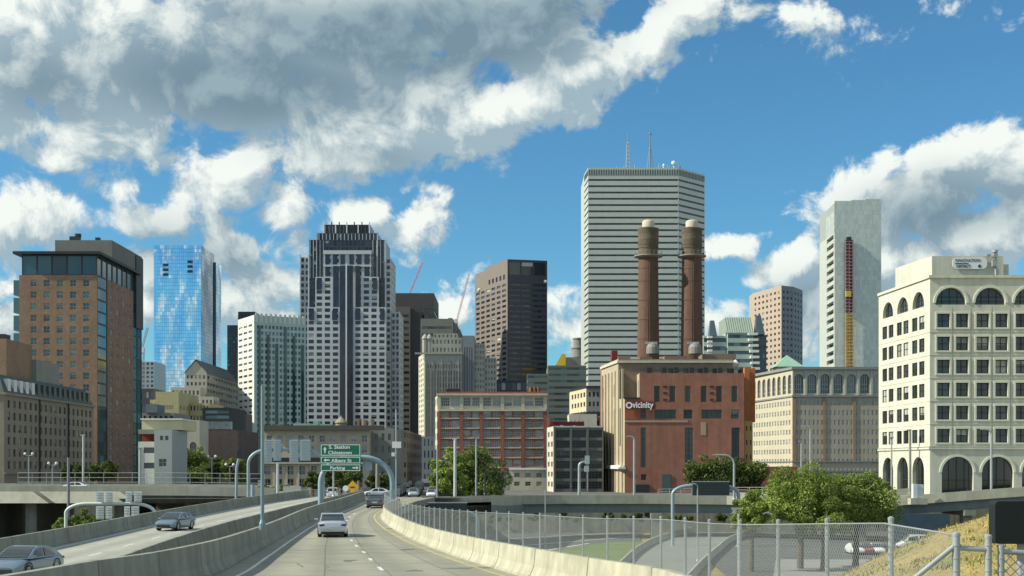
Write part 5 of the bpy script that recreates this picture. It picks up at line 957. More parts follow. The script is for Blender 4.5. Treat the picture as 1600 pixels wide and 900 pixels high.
for cx_, r_, hh, zs, n_ in [(p1[0] + off - .05 + FB * k + 2.5, 2.45, 2.4, ZZ(449.5) - 2.45, 3) for k in range(NB)] + [(XX(1496.2) + FB * 1.02 * k, 2.55, 2.5, ZZ(713.5) - 2.55, 3) for k in range(NB)]:
    m = MB(); N = 18
    for k in range(N):
        a, c = math.pi * k / N, math.pi * (k + 1) / N; w_ = .38
        Q = lambda rr, an, yy: (cx_ + rr * math.cos(an), yy, zs + rr * math.sin(an))
        m.face([Q(r_, a, y0 - .14), Q(r_, c, y0 - .14), Q(r_ + w_, c, y0 - .14), Q(r_ + w_, a, y0 - .14)][::-1]); m.face([Q(r_ + w_, a, y0 - .14), Q(r_ + w_, c, y0 - .14), Q(r_ + w_, c, y0), Q(r_ + w_, a, y0)]); m.face([Q(r_, c, y0 - .14), Q(r_, a, y0 - .14), Q(r_, a, y0), Q(r_, c, y0)])
    b.part('arch_moulding', m, CRMW)
for zz, h_, d_ in ((ztop - .45, .45, .25), (ZZ(702), .3, .22), (ZZ(698), .12, .15)):
    m = MB(); m.prism([(p0[0] - d_, p0[1]), (p1[0] - d_, p1[1] - d_), (p2[0], p2[1] - d_), (p2[0], p2[1] - .01), (p1[0], p1[1] - .01), (p0[0] - .01, p0[1])], zz, zz + h_); b.part('string_course', m, CRM)
for k in range(4):
    for xo in (0, 2.95): roofbox(b, 'panel_joint', XX(1488.6) + FB * k + xo * 1.0 - .02, XX(1488.6) + FB * k + xo + .03, y0 - .012, y0 - .003, ZZ(696), ZZ(480), M('joint_shadow_sealant', (.22, .22, .18), .9, var=.1))  # dark strips draw the panel joints together with their shadow
for yt in (518, 554, 590, 626, 662):    # thin floor joints
    m = MB(); m.prism([(p0[0] - .05, p0[1]), (p1[0] - .05, p1[1] - .05), (p2[0], p2[1] - .05), (p2[0], p2[1] - .01), (p1[0], p1[1] - .01), (p0[0] - .01, p0[1])], ZZ(yt + 1.2), ZZ(yt + .2)); b.part('floor_joint', m, CRM)
m = MB(); m.prism([(X(1399, 226), 226.), (XX(1460) + 1.9, 213.), (X(1568, 213), 213.), (X(1568, 213), 227.)], ztop - .8, Z(400, 213)); b.part('penthouse', m, CRM); m = MB(); m.prism([(X(1568, 214), 214), (X(1576, 214), 214), (X(1576, 214), 226), (X(1568, 214), 226)], ztop - .8, Z(413, 214)); b.part('penthouse_wing', m, CRM)
m = MB(); x_ = X(1557, 212); m.tube([(x_, 212.3, ztop - .5), (x_, 212.3, Z(394, 212))], .18, 6); m.box(x_ - .5, x_ + .2, 211.9, 212.4, Z(402, 212), Z(396, 212)); m.box(x_ - .7, x_ + .1, 211.8, 212.4, Z(416, 212), Z(406, 212)); m.lathe(x_ - .2, 212.2, [(.05, Z(395, 212)), (.5, Z(394, 212)), (.5, Z(390.5, 212)), (.05, Z(389.8, 212))], 10); m.box(x_ - 1.6, x_ - .9, 212, 212.5, Z(400, 212), Z(397, 212)); b.part('roof_aerials', m, STEEL)
b.done()
t = thing('rooftop_sign', 'white rounded rectangular sign with dark lettering on the cream building penthouse', 'sign', (X(1515, 212.8), 212.8, Z(421, 212.8)))
x0_, x1_, z0_, z1_ = X(1488, 212.8), X(1542, 212.8), Z(420.5, 212.8), Z(402, 212.8); m = MB(); pts = []; rr = .8
for cx_, cz_, a0_ in ((x1_ - rr, z1_ - rr, 0), (x0_ + rr, z1_ - rr, 90), (x0_ + rr, z0_ + rr, 180), (x1_ - rr, z0_ + rr, 270)):
    for k in range(7): a = R(a0_ + 15 * k); pts.append((cx_ + rr * math.cos(a), cz_ + rr * math.sin(a)))
m.face([(p[0], 212.7, p[1]) for p in reversed(pts)]); 
for p, q_ in zip(pts, pts[1:] + pts[:1]): m.face([(p[0], 212.7, p[1]), (q_[0], 212.7, q_[1]), (q_[0], 212.85, q_[1]), (p[0], 212.85, p[1])])
m.build('panel', M('white_sign_panel', (.75, .77, .77), .5, var=.03), t)
INK = M('dark_sign_ink', (.05, .09, .13), .6, var=.05)
text('INNOVATION', .66, INK, 'lettering', t, x0_ + .45, 212.67, Z(409, 212.8), .01, bold=.01, sx=1.0); text('DISTRICT', .62, INK, 'lettering', t, x0_ + .6, 212.67, Z(418, 212.8), .01, bold=.02, sx=.92); m = MB(); m.box(x0_ + .4, x0_ + 2.6, 212.66, 212.69, Z(412.5, 212.8), Z(411, 212.8)); m.build('underline', INK, t); m = MB(); m.tube([(x1_ - 1.25, 212.66, Z(416, 212.8)), (x1_ - 1.25, 212.69, Z(416, 212.8))], .28, 12); m.build('dot', INK, t)
# EE low beige centre building
y0 = 262.; XX = lambda p: X(p, y0); ZZ = lambda p: Z(p, y0)
b = Bld('low_beige_building', 'long low beige building with dark cornice behind the sign gantries', 'building', (XX(500), 270, GZ), [M('pinkish_beige_stone', (.48, .41, .31), .9, var=.1, scale=.7, streak=.08), M('sunlit_cream_stone', (.62, .56, .38), .85, var=.06), GREYST])  # paler stone of the left end holds the sunlight falling there
b.prism([(XX(394), 276), (XX(410), y0), (XX(577), y0), (XX(577), 284), (XX(394), 284)], GZ, ZZ(672), {0: grid(4, 4, .4, .5, (.3, .3), (.5, .5), 'far'), 1: [(ZZ(yb) - GZ, ZZ(yt) - GZ, [(XX(421 + 16.5 * k) - XX(410) - .6, XX(421 + 16.5 * k) - XX(410) + .55, 'sash', None) for k in range(10)]) for yt, yb in ((680, 691), (697, 708))] + [(ZZ(yb) - GZ, ZZ(yt) - GZ, [(XX(417 + 18 * k) - XX(410) - .75, XX(417 + 18 * k) - XX(410) + .75, 'big', None) for k in range(9)]) for yt, yb in ((728, 742), (748, 762))]}, mis={0: 1})
b.box(XX(577) + .05, XX(613), y0 + 4, 284, GZ, ZZ(668), front=grid(3, 5, .4, .5, (.3, .3), (.5, .5), 'far'), mi=2)  # right part in grey stone, shade included in the tone
roofbox(b, 'cornice', XX(409), XX(600), y0 - 1.2, y0 + 1, ZZ(672), ZZ(665), M('dark_bronze_cornice', (.085, .085, .07), .7, var=.1)); roofbox(b, 'string_course', XX(409), XX(578), y0 - .5, y0 - .01, ZZ(722), ZZ(715), DARKM); roofbox(b, 'string_course', XX(409), XX(578), y0 - .6, y0 - .01, ZZ(724.5), ZZ(722.2), CREAM)
for k in range(9): roofbox(b, 'pilaster', XX(410 + 18.5 * k), XX(412.6 + 18.5 * k), y0 - .25, y0 - .01, GZ, ZZ(725), b.wm[0])
m = MB(); m.lathe(XX(527), 268, [(1.2, ZZ(666)), (1.2, ZZ(660)), (1.4, ZZ(659.5)), (1.4, ZZ(658.5)), (.8, ZZ(654)), (.3, ZZ(651)), (.01, ZZ(647))], 12); b.part('cupola', m, M('cupola_stone', (.28, .24, .16), .8, var=.1))
for k, (pl_, pr_, yt) in enumerate(((450, 478, 660), (482, 490, 657), (492, 512, 661), (424, 430, 661), (552, 556, 652), (562, 566, 654), (574, 577, 653))): roofbox(b, 'roof_plant', XX(pl_), XX(pr_), 268, 272, ZZ(667), ZZ(yt), GREENM if k < 3 else BRICK_O)
b.done()
# FF white garage etc
y0 = 236.; XX = lambda p: X(p, y0); ZZ = lambda p: Z(p, y0)
b = Bld('white_garage', 'small white garage with dark strip openings and a red upper bay', 'building', (XX(245), 243, GZ), [M('white_render', (.62, .61, .54), .85, var=.05), M('pale_grey_render', (.36, .39, .37), .85, var=.05)])
b.box(XX(216), XX(243), y0, 246, GZ, ZZ(690), front=[(ZZ(732) - GZ, ZZ(723) - GZ, [(1.0, XX(241) - XX(216), 'plain', None)]), (ZZ(708) - GZ, ZZ(699) - GZ, [(1.0, XX(241) - XX(216), 'plain', None)])])
b.box(XX(243) + .05, XX(271), y0 - 1, 246, GZ, ZZ(672), front=[(ZZ(729) - GZ, ZZ(717) - GZ, [(XX(250) - XX(243), XX(262) - XX(243), 'win', None)]), (ZZ(688) - GZ, ZZ(681) - GZ, [(XX(252) - XX(243), XX(257) - XX(243), 'far', None), (XX(260) - XX(243), XX(265) - XX(243), 'far', None)])], mi=1)
roofbox(b, 'red_bay', XX(218), XX(243), y0 + 1.5, 245.8, ZZ(690), ZZ(678), M('dark_red_panel', (.25, .04, .02), .7, var=.5, scale=.8)); roofbox(b, 'bay_lintel', XX(216), XX(243), y0, 246, ZZ(678), ZZ(671), GREYST)
roofbox(b, 'upper_floor', XX(214), XX(278), y0 + 3, 250, ZZ(671), ZZ(655), M('pale_yellow_render', (.60, .55, .36), .85, var=.06)); roofbox(b, 'coping', XX(213), XX(279), y0 + 2.6, 250, ZZ(655), ZZ(653), WHITE); b.done()
b = Bld('small_cream_building', 'small cream building with one arched window, between garage and dark brick wall', 'building', (X(292, 300), 305, GZ), [CREAM]); b.box(X(281, 300), X(302, 300), 306, 315, GZ, Z(655, 300), front=[(9, 12, [(.8, 2.4, 'arch', None)])]); b.done()
b = Bld('dark_brick_building', 'dark windowless brick building above the trees left of the gantries', 'building', (X(335, 320), 330, GZ), M('dark_purple_brick', (.115, .09, .085), .9, var=.2, scale=.8)); b.box(X(303, 320), X(372, 320), 320, 345, GZ, Z(672, 320)); b.done()
b = Bld('teal_window_building', 'dark building with two pale teal window bands above the dark brick wall', 'building', (X(340, 380), 390, GZ), M('near_black_wall', (.03, .035, .04), .7, var=.1), M('pale_teal_glass', (.30, .42, .42), .2, .2, 0, 1, .6, .3)); b.box(X(316, 380), X(362, 380), 380, 400, GZ, Z(637, 380), front=[(Z(yb, 380) - GZ, Z(yt, 380) - GZ, [(.9, 8, 'ribbon', None)]) for yt, yb in ((641, 646), (649, 654))]); roofbox(b, 'white_terrace', X(318, 378), X(361, 378), 377, 379.9, Z(671, 378), Z(659, 378), M('terrace_pale', (.5, .52, .5), .7, var=.4, scale=1.2)); b.done()
b = Bld('grey_shoulder_building', 'grey brown building low between dark brick wall and white and teal tower', 'building', (X(365, 400), 410, GZ), M('grey_brown_wall', (.13, .12, .11), .9, var=.12)); b.box(X(345, 402), X(376, 402), 402, 420, GZ, Z(645, 402), front=grid(4, 8, .4, .5, style='far')); b.done()
b = Bld('old_low_block', 'dark low roofs and chimneys behind the white garage', 'building', (X(255, 400), 410, GZ), GREYST); b.box(X(222, 400), X(272, 400), 400, 420, GZ, Z(645, 400), front=grid(6, 6, .4, .5, style='far')); roofbox(b, 'roof_hut', X(226, 398), X(244, 398), 399, 408, Z(645, 400), Z(632, 400), M('blue_grey_hut', (.16, .2, .24), .8, var=.1)); b.done()
# street canyon sides
b = Bld('shaded_brown_block', 'shaded brown grey block on the left side of the narrow street', 'building', (X(620, 345), 360, GZ), M('shaded_brown_render', (.14, .13, .115), .9, var=.12)); b.box(X(604, 340), X(636, 340), 340, 395, GZ, Z(672, 340), front=grid(5, 6, .4, .5, style='far'), right=grid(10, 6, .4, .5, style='far')); b.done()  # wall tone darkened to stand for the shade in the street
b = Bld('sunlit_corner_block', 'small sunlit pale corner building at the far end of the narrow street', 'building', (X(644, 480), 490, GZ), M('pale_sun_stone', (.55, .52, .42), .85, var=.1)); b.box(X(636, 480), X(653, 480), 480, 500, GZ, Z(682, 480), front=grid(3, 4, .45, .5, style='far')); b.done()
# fillers far behind so that no gap shows open ground
b = Bld('far_office', 'plain dark office far behind the crowned skyscraper and old tower', 'building', (X(640, 1000), 1010, GZ), M('far_dark_wall', (.06, .065, .075), .7, var=.1)); b.box(X(600, 1000), X(662, 1000), 1000, 1040, GZ, Z(560, 1000), front=grid(8, 20, .7, .5, style='far')); b.done()

# ---------------------------------------------------------------- cranes
def crane(label, mx, y_, zbase, base, tip, mat):
    t = thing('tower_crane', label, 'crane', (mx, y_, zbase), 0, 'construction cranes'); m = MB(); lattice(m, mx, y_, zbase, base[1], .9, .9, 14); m.build('mast', mat, t)
    m = MB(); n = 16; (xa, za), (xb_, zb_) = base, tip
    for i in range(n):
        f, g_ = i / n, (i + 1) / n; A = (xa + (xb_ - xa) * f, za + (zb_ - za) * f); B = (xa + (xb_ - xa) * g_, za + (zb_ - za) * g_); w = .55
        for sx, sy in ((-w, -w), (w, -w), (0, w)): m.tube([(A[0] + sx, y_ + sy, A[1]), (B[0] + sx, y_ + sy, B[1])], .13, 4, cap=False)
        m.tube([(A[0] - w, y_ - w, A[1]), (B[0] + w, y_ - w, B[1])], .09, 4, cap=False)
    m.build('jib', mat, t); m = MB(); m.box(mx - 1.4, mx + 1.2, y_ - 1.2, y_ + 1.2, base[1] - 2.2, base[1] + .6); m.build('cab', WHITE, t); m = MB(); m.box(mx - 6, mx - 3, y_ - 1, y_ + 1, base[1] - 1, base[1] + 1.4); m.box(mx - 3, mx, y_ - .3, y_ + .3, base[1] - .4, base[1]); m.build('counterweight', CONC_D, t)
RC = M('crane_red', (.50, .10, .12), .6, var=.1); RP = M('crane_pale_red', (.45, .22, .22), .6, var=.1)
crane('red luffing crane with its jib rising right of the crowned skyscraper', X(638, 950), 950, GZ, (X(639, 950), Z(462, 950)), (X(660, 950), Z(410, 950)), RC)
crane('pale red luffing crane left of the dark tower', X(713, 950), 950, GZ, (X(714, 950), Z(500, 950)), (X(733, 950), Z(428, 950)), RP)
crane('small thin crane beside the left brick tower', X(222, 700), 700, GZ, (X(222, 700), Z(545, 700)), (X(231, 700), Z(512, 700)), M('crane_grey', (.25, .2, .2), .6, var=.1))

# ---------------------------------------------------------------- trees
def leaf_mat(name, c1, c2):
    m = M(name, c1, .75, 0, 0, 1, .3, .45, tint=c2); nt = m.node_tree; b = nt.nodes['Principled BSDF']; out = [n for n in nt.nodes if n.type == 'OUTPUT_MATERIAL'][0]
    tr = nt.nodes.new('ShaderNodeBsdfTranslucent'); mx = nt.nodes.new('ShaderNodeMixShader'); mx.inputs[0].default_value = .28
    src = b.inputs['Base Color'].links[0].from_socket; nt.links.new(src, tr.inputs[0]); nt.links.new(b.outputs[0], mx.inputs[1]); nt.links.new(tr.outputs[0], mx.inputs[2]); nt.links.new(mx.outputs[0], out.inputs[0]); return m
LEAF = leaf_mat('green_leaf', (.11, .17, .035), (.32, .37, .10)); LEAF2 = leaf_mat('dark_leaf', (.055, .09, .022), (.18, .21, .05)); LEAF3 = leaf_mat('bright_leaf', (.14, .22, .035), (.38, .45, .12)); BARK = M('bark', (.10, .08, .06), .95, var=.2, scale=3)
def tree(label, x_, y_, z0, h, rx, rz, mat, nclump=40, per=220, leaf=.28, trunk=True, cat='tree', name='tree', group='trees', ry=None, low=.1, seed=0):
    rg = np.random.default_rng(seed + int(abs(x_) * 13 + y_)); ry = ry or rx * .8; t = thing(name, label, cat, (x_, y_, z0), 0, group); cz = z0 + h - rz
    cl = []
    for k in range(nclump):
        while True:
            u = rg.normal(size=3); u /= np.linalg.norm(u)
            if u[2] > -.75: break
        f = rg.uniform(.35, .98); rad = rg.uniform(.13, .36) * min(rx, rz * 1.2); cl.append((x_ + u[0] * rx * f, y_ + u[1] * ry * f, cz + u[2] * rz * f, rad))
    m = MB()
    V = []; Fc = []; Cc = []
    for (a, b_, c_, rad) in cl:
        n = int(per * (rad / (.28 * min(rx, rz * 1.2))) ** 2 + 10); d = rg.normal(size=(n, 3)); d /= np.linalg.norm(d, axis=1)[:, None]; r = rad * rg.uniform(.55, 1.12, n) ** .6
        P = np.stack([a + d[:, 0] * r, b_ + d[:, 1] * r, c_ + d[:, 2] * r * .85], 1); nrm = d * .6 + rg.normal(size=(n, 3)) * .6; nrm /= np.linalg.norm(nrm, axis=1)[:, None]
        tt = np.cross(nrm, rg.normal(size=(n, 3))); tt /= np.linalg.norm(tt, axis=1)[:, None]; bb_ = np.cross(nrm, tt); s_ = leaf * rg.uniform(.6, 1.3, n)[:, None]
        q = np.stack([P - tt * s_, P - bb_ * s_ * .55, P + tt * s_, P + bb_ * s_ * .55], 1).reshape(-1, 3); V.append(q); cr = rg.uniform(0, 1); cc = np.stack([np.clip(rg.uniform(.2, .8) + rg.normal(size=n) * .15, 0, 1), np.clip(cr * .6 + rg.normal(size=n) * .22, 0, 1)], 1); Cc.append(cc)
    V = np.concatenate(V); Cc = np.concatenate(Cc); n = len(Cc); m.v = V.tolist(); m.f = [(4 * i, 4 * i + 1, 4 * i + 2, 4 * i + 3) for i in range(n)]; m.m = [0] * n; m.c = [[(c0_, c1_, 0)] * 4 for c0_, c1_ in Cc.tolist()]
    m.build('crown', mat, t)
    if trunk:
        m = MB(); tr = max(.12, h * .028); top = (x_, y_, cz)
        m.tube([(x_, y_, z0 - .2), (x_ + .1 * rx * .3, y_, z0 + (cz - z0) * .5), top], [tr * 1.3, tr, tr * .6], 8)
        for k in range(7):
            a, b_, c_, _ = cl[k * 3 % len(cl)]; s0 = z0 + (cz - z0) * (.45 + .07 * k); m.tube([(x_ + .03 * k, y_, s0), ((x_ + a) / 2, (y_ + b_) / 2, (s0 + c_) / 2 + .2), (a, b_, c_)], [tr * .5, tr * .35, tr * .12], 5)
        m.build('trunk', BARK, t)
    return t
def ptree(label, pl, pr, yt, yb, d, mat, z0=None, **k):
    xc_ = X((pl + pr) / 2, d); rx = (X(pr, d) - X(pl, d)) / 2; z0 = GZ if z0 is None else z0; zt_ = Z(yt, d); rz = (zt_ - Z(yb, d)) / 2; return tree(label, xc_, d, z0, zt_ - z0, rx * 1.0, rz, mat, **k)
ptree('small bright round tree leftmost in the row behind the chain link fence', 1143, 1204, 766, 838, 146, LEAF3, LOW, nclump=44, per=400, leaf=.13)
ptree('large spreading leafy tree behind the chain link fence, middle of the row', 1192, 1308, 734, 842, 150, LEAF3, LOW, nclump=85, per=480, leaf=.14)
ptree('large spreading leafy tree behind the chain link fence, right end of the row', 1276, 1397, 734, 845, 154, LEAF, LOW, nclump=85, per=480, leaf=.14)
ptree('shrub filling the gap low between the two large trees', 1225, 1345, 780, 850, 147, LEAF, LOW, nclump=46, per=380, leaf=.14)
ptree('bright green tree at the left foot of the brick loft building', 664, 730, 700, 792, 262, LEAF3, nclump=40, per=230, leaf=.28); ptree('darker green tree at the foot of the brick loft building', 708, 796, 699, 792, 270, LEAF, nclump=46, per=230, leaf=.28)
ptree('dark spreading tree at the foot of the power plant', 1070, 1150, 709, 778, 250, LEAF2, nclump=44, per=200, leaf=.26); ptree('dark spreading tree between power plant and arcaded building', 1126, 1200, 714, 778, 256, LEAF2, nclump=44, per=200, leaf=.26)
ptree('green tree beside the white garage', 266, 332, 692, 768, 270, LEAF, nclump=40, per=200, leaf=.28); ptree('second green tree right of the garage, in front of the dark brick wall', 318, 356, 706, 768, 274, LEAF2, nclump=26, per=180, leaf=.28); ptree('green tree left of the white and teal tower foot', 345, 388, 702, 768, 290, LEAF, nclump=30, per=180, leaf=.26)
ptree('dark tree at the foot of the left brick tower', 132, 188, 722, 756, 243, LEAF2, nclump=34, per=170, leaf=.26); ptree('dark shrub tree at the left stone block corner', 95, 140, 726, 758, 240, LEAF2, nclump=24, per=150, leaf=.26)
ptree('dark tree behind the green road sign', 500, 566, 728, 772, 238, LEAF2, z0=-5.6, nclump=34, per=170, leaf=.24); ptree('dark tree right of the yellow diamond sign', 566, 612, 738, 768, 244, LEAF2, z0=-5.8, nclump=26, per=150, leaf=.24); ptree('small dark tree left of the green road sign', 472, 506, 735, 768, 240, LEAF2, z0=-5.6, nclump=20, per=150, leaf=.22)
for i, (pl_, pr_, yt, yb, d_, zz) in enumerate(((84, 112, 806, 832, 150, LOW), (110, 160, 795, 836, 175, LOW), (146, 182, 800, 838, 168, LOW), (430, 460, 756, 772, 215, -5.0), (402, 432, 758, 774, 216, -5.0), (300, 340, 776, 792, 208, -7.5))):
    ptree(['yellow green bush below the left ramp beside the arch gantry foot', 'bush below the left bridge behind the arch gantry', 'bush in front of the dark void under the left bridge', 'low bush behind the far gantry leg', 'low bush left of the far gantry leg', 'bush hanging beside the left bridge parapet'][i], pl_, pr_, yt, yb, d_, LEAF, z0=zz, nclump=16, per=160, leaf=.2, trunk=False, cat='bush', name='bush', group='bushes')
for i in range(8):
    px_ = 700 + i * 58 + random.uniform(-10, 10); ptree(['leftmost', 'second', 'third', 'fourth', 'fifth', 'sixth', 'seventh', 'rightmost'][i] + ' clump of dark weeds under the overpass, counted from left', px_, px_ + random.uniform(30, 55), 800, 818, 232, LEAF2, z0=LOW + 1.5, nclump=9, per=120, leaf=.22, trunk=False, cat='bush', name='bush', group='weeds below the overpass')
# dry grass tufts over the hill (uncountable)
def tufts():
    n = 90000; rg = np.random.default_rng(3); x_ = rg.uniform(12, 60, n); y_ = rg.uniform(26, 120, n); z_ = hz(x_, y_); k = (x_ / y_ > .12) & (x_ / y_ < .5); x_, y_, z_ = x_[k], y_[k], z_[k]; n = len(x_)
    a = rg.uniform(0, math.pi, n); h = rg.uniform(.02, .07, n); w = rg.uniform(.02, .07, n); dx, dy = np.cos(a) * w, np.sin(a) * w; lx, ly = rg.normal(0, .06, n), rg.normal(0, .06, n)
    V = np.stack([np.stack([x_ - dx, y_ - dy, z_ - .02], 1), np.stack([x_ + dx, y_ + dy, z_ - .02], 1), np.stack([x_ + lx, y_ + ly, z_ + h], 1)], 1).reshape(-1, 3)
    m = MB(); m.v = V.tolist(); m.f = [(3 * i, 3 * i + 1, 3 * i + 2) for i in range(n)]; m.m = [0] * n; cc = rg.uniform(0, 1, (n, 2)).tolist(); m.c = [[(c[0], c[1], 0)] * 3 for c in cc]
    o = m.build('dry_grass', M('straw_grass', (.44, .34, .12), .9, 0, 0, 1, .2, .35, tint=(.16, .17, .05)), loc=(0, 0, 0)); tag(o, 'dry straw coloured grass covering the mound at the right', 'grass', kind='stuff')
tufts()
def weeds():
    rg = np.random.default_rng(9); m = MB()
    for k in range(420):
        cy = rg.uniform(34, 112); cx_ = cy * rg.uniform(.22, .46); cl = rg.uniform(.15, .6); g_ = rg.uniform(0, 1)
        for j in range(26):
            x_, y_ = cx_ + rg.normal() * cl, cy + rg.normal() * cl; z_ = float(hz(np.array([x_]), np.array([y_]))[0]); h = rg.uniform(.08, .32); a = rg.uniform(0, 3.14); w = rg.uniform(.02, .06); lx, ly = rg.normal(0, .1, 2)
            m.v += [(x_ - math.cos(a) * w, y_ - math.sin(a) * w, z_ - .02), (x_ + math.cos(a) * w, y_ + math.sin(a) * w, z_ - .02), (x_ + lx, y_ + ly, z_ + h)]; n_ = len(m.v); m.f.append((n_ - 3, n_ - 2, n_ - 1)); m.m.append(0); m.c.append([(rg.uniform(.3, 1), g_, 0)] * 3)
    o = m.build('weeds', M('weed_blade', (.36, .29, .11), .9, 0, 0, 1, .2, .35, tint=(.13, .17, .04)), loc=(0, 0, 0)); tag(o, 'taller green and straw weed clumps scattered over the dry mound', 'weeds', kind='stuff')
weeds()

# ---------------------------------------------------------------- poles, gantries, signs
def arc_pts(x0, z0, x1, z1, y_, n=10, flip=False):
    """quarter ellipse from the top of a vertical leg at (x0,z0) to a horizontal beam start (x1,z1)"""
    return [(x1 + (x0 - x1) * math.cos(math.pi / 2 * k / n), y_, z0 + (z1 - z0) * math.sin(math.pi / 2 * k / n)) for k in range(n + 1)]
def gantry(label, d, lx, rx, zl, zr, ztop, zspring, mat, rad=.22, arc=2.2, both=True, group='overhead sign gantries'):
    t = thing('sign_gantry', label, 'gantry', ((lx + rx) / 2, d, min(zl, zr)), 0, group); m = MB()
    P = [(lx, d, zl), (lx, d, zspring)] + arc_pts(lx, zspring, lx + arc, ztop, d)[1:]
    if both: P += list(reversed(arc_pts(rx, zspring, rx - arc, ztop, d)))[0:-1] + [(rx, d, zspring), (rx, d, zr)]
    else: P += [(rx, d, ztop)]
    m.tube(P, rad, 12); m.build('arched_pole', mat, t, True)
    for x_, z_ in ((lx, zl),) + (((rx, zr),) if both else ()):
        m = MB(); m.lathe(x_, d, [(rad * 1.9, z_ - .05), (rad * 1.9, z_ + .12), (rad * 1.05, z_ + .3)], 12); m.build('base_flange', mat, t)
    return t
SB = M('sign_back_aluminium', (.36, .44, .48), .45, .3, var=.08, scale=1.5); SBW = M('sign_back_bright', (.72, .74, .72), .5, .1, var=.06)
def panel_backs(t, d, spec, mat, dy=-.35):
    for (pl_, pr_, yt, yb) in spec:
        o = MB(); o.box(X(pl_, d), X(pr_, d), d + dy - .05, d + dy, Z(yb, d), Z(yt, d)); p_ = o.build('sign_back', mat, t)
        o = MB(); n = max(2, int((yb - yt) / 4))
        for k in range(n): z_ = Z(yb, d) + (Z(yt, d) - Z(yb, d)) * (k + .5) / n; o.box(X(pl_, d) + .04, X(pr_, d) - .04, d + dy - .11, d + dy - .052, z_ - .03, z_ + .03)
        o.build('stiffener', STEEL, p_)
        o = MB(); xm = X((pl_ + pr_) / 2, d); o.box(xm - .05, xm + .05, d + dy + .003, d + dy + .3, Z(yb, d), Z(yt, d)); o.build('bracket', DARKM, p_)
# gantry over the left ramp (backs of two big signs)
d = 165.; t = gantry('pale steel arch gantry over the left ramp carrying the backs of blue grey signs', d, X(388, d), X(505, d), -5.0, -4.8, Z(703, d), Z(725, d), PAINTBLUE, .2, 2.4)
panel_backs(t, d, ((414, 426, 687, 722), (428, 440, 687, 720), (453, 467, 687, 722), (469, 486, 687, 720)), SB)
# green sign gantry over the main ramp
d = 140.; t = gantry('thick blue grey arch gantry over the main ramp carrying the green direction sign', d, X(501, d), X(613, d), -4.35, -4.3, Z(715, d), Z(755, d), PAINTBLUE, .30, 3.2)
s = thing('direction_sign', 'green direction sign to S Station, Chinatown, Albany St and Parking', 'sign', (X(533, d), d - .6, Z(738, d)))
GRN = M('sign_green', (.008, .16, .095), .45, var=.05); y_ = d - .62; x0_, x1_ = X(502, d), X(564.5, d)
for yt, yb in ((694, 712.6), (713.2, 724.6), (725.2, 736.5)):
    m = MB(); m.box(x0_, x1_, y_, y_ + .06, Z(yb, d), Z(yt, d)); m.build('panel', GRN, s); m = MB(); e = .07; a, c, f, g_ = x0_ + .05, x1_ - .05, Z(yb, d) + .05, Z(yt, d) - .05
    for q4 in ((a, c, f, f + e), (a, c, g_ - e, g_), (a, a + e, f + e, g_ - e), (c - e, c, f + e, g_ - e)): m.box(q4[0], q4[1], y_ - .012, y_ - .002, q4[2], q4[3])
    m.build('border', SIGNW, s)
text('S. Station', .52, SIGNW, 'lettering', s, X(515, d), y_ - .02, Z(701.2, d), .005, bold=.012, sx=1.18); text('Chinatown', .52, SIGNW, 'lettering', s, X(514, d), y_ - .02, Z(709.8, d), .005, bold=.012, sx=1.12); text('Albany St', .50, SIGNW, 'lettering', s, X(519, d), y_ - .02, Z(722, d), .005, bold=.012, sx=1.15); text('Parking', .48, SIGNW, 'lettering', s, X(517, d), y_ - .02, Z(733.5, d), .005, bold=.012, sx=1.15)
m = MB(); ax, az_ = X(509, d), Z(708, d); m.box(ax - .07, ax + .07, y_ - .02, y_ - .004, az_, az_ + .42); m.face([(ax - .2, y_ - .012, az_ + .38), (ax + .2, y_ - .012, az_ + .38), (ax, y_ - .012, az_ + .68)]); m.build('up_arrow', SIGNW, s)
m = MB(); ax, az_ = X(507, d), Z(719, d); m.box(ax + .2, ax + .65, y_ - .02, y_ - .004, az_ - .07, az_ + .07); m.face([(ax, y_ - .012, az_), (ax + .25, y_ - .012, az_ - .2), (ax + .25, y_ - .012, az_ + .2)]); m.build('left_arrow', SIGNW, s)
m = MB(); ax, az_ = X(552, d), Z(731, d); m.box(ax, ax + .45, y_ - .02, y_ - .004, az_ - .07, az_ + .07); m.face([(ax + .68, y_ - .012, az_), (ax + .42, y_ - .012, az_ + .2), (ax + .42, y_ - .012, az_ - .2)]); m.build('right_arrow', SIGNW, s)
m = MB(); m.box(X(566, d), X(581, d), d + .3, d + .36, Z(735, d), Z(716, d)); m.build('sign_back', SB, t)
# low gantry below left bridge
d = 130.; t = gantry('white arch gantry below the left bridge with bright white sign backs', d, X(103, d), X(242, d), -12, -12, Z(787, d), Z(802, d), M('pale_grey_paint', (.55, .60, .58), .5, .1, var=.05), .17, 2.2)
panel_backs(t, d, ((152, 164, 768, 784), (167, 178, 768, 784), (198, 208, 768, 784), (211, 223, 768, 784), (152, 164, 791, 811), (167, 177, 791, 811), (196, 205, 791, 809), (207, 219, 791, 807)), SBW)
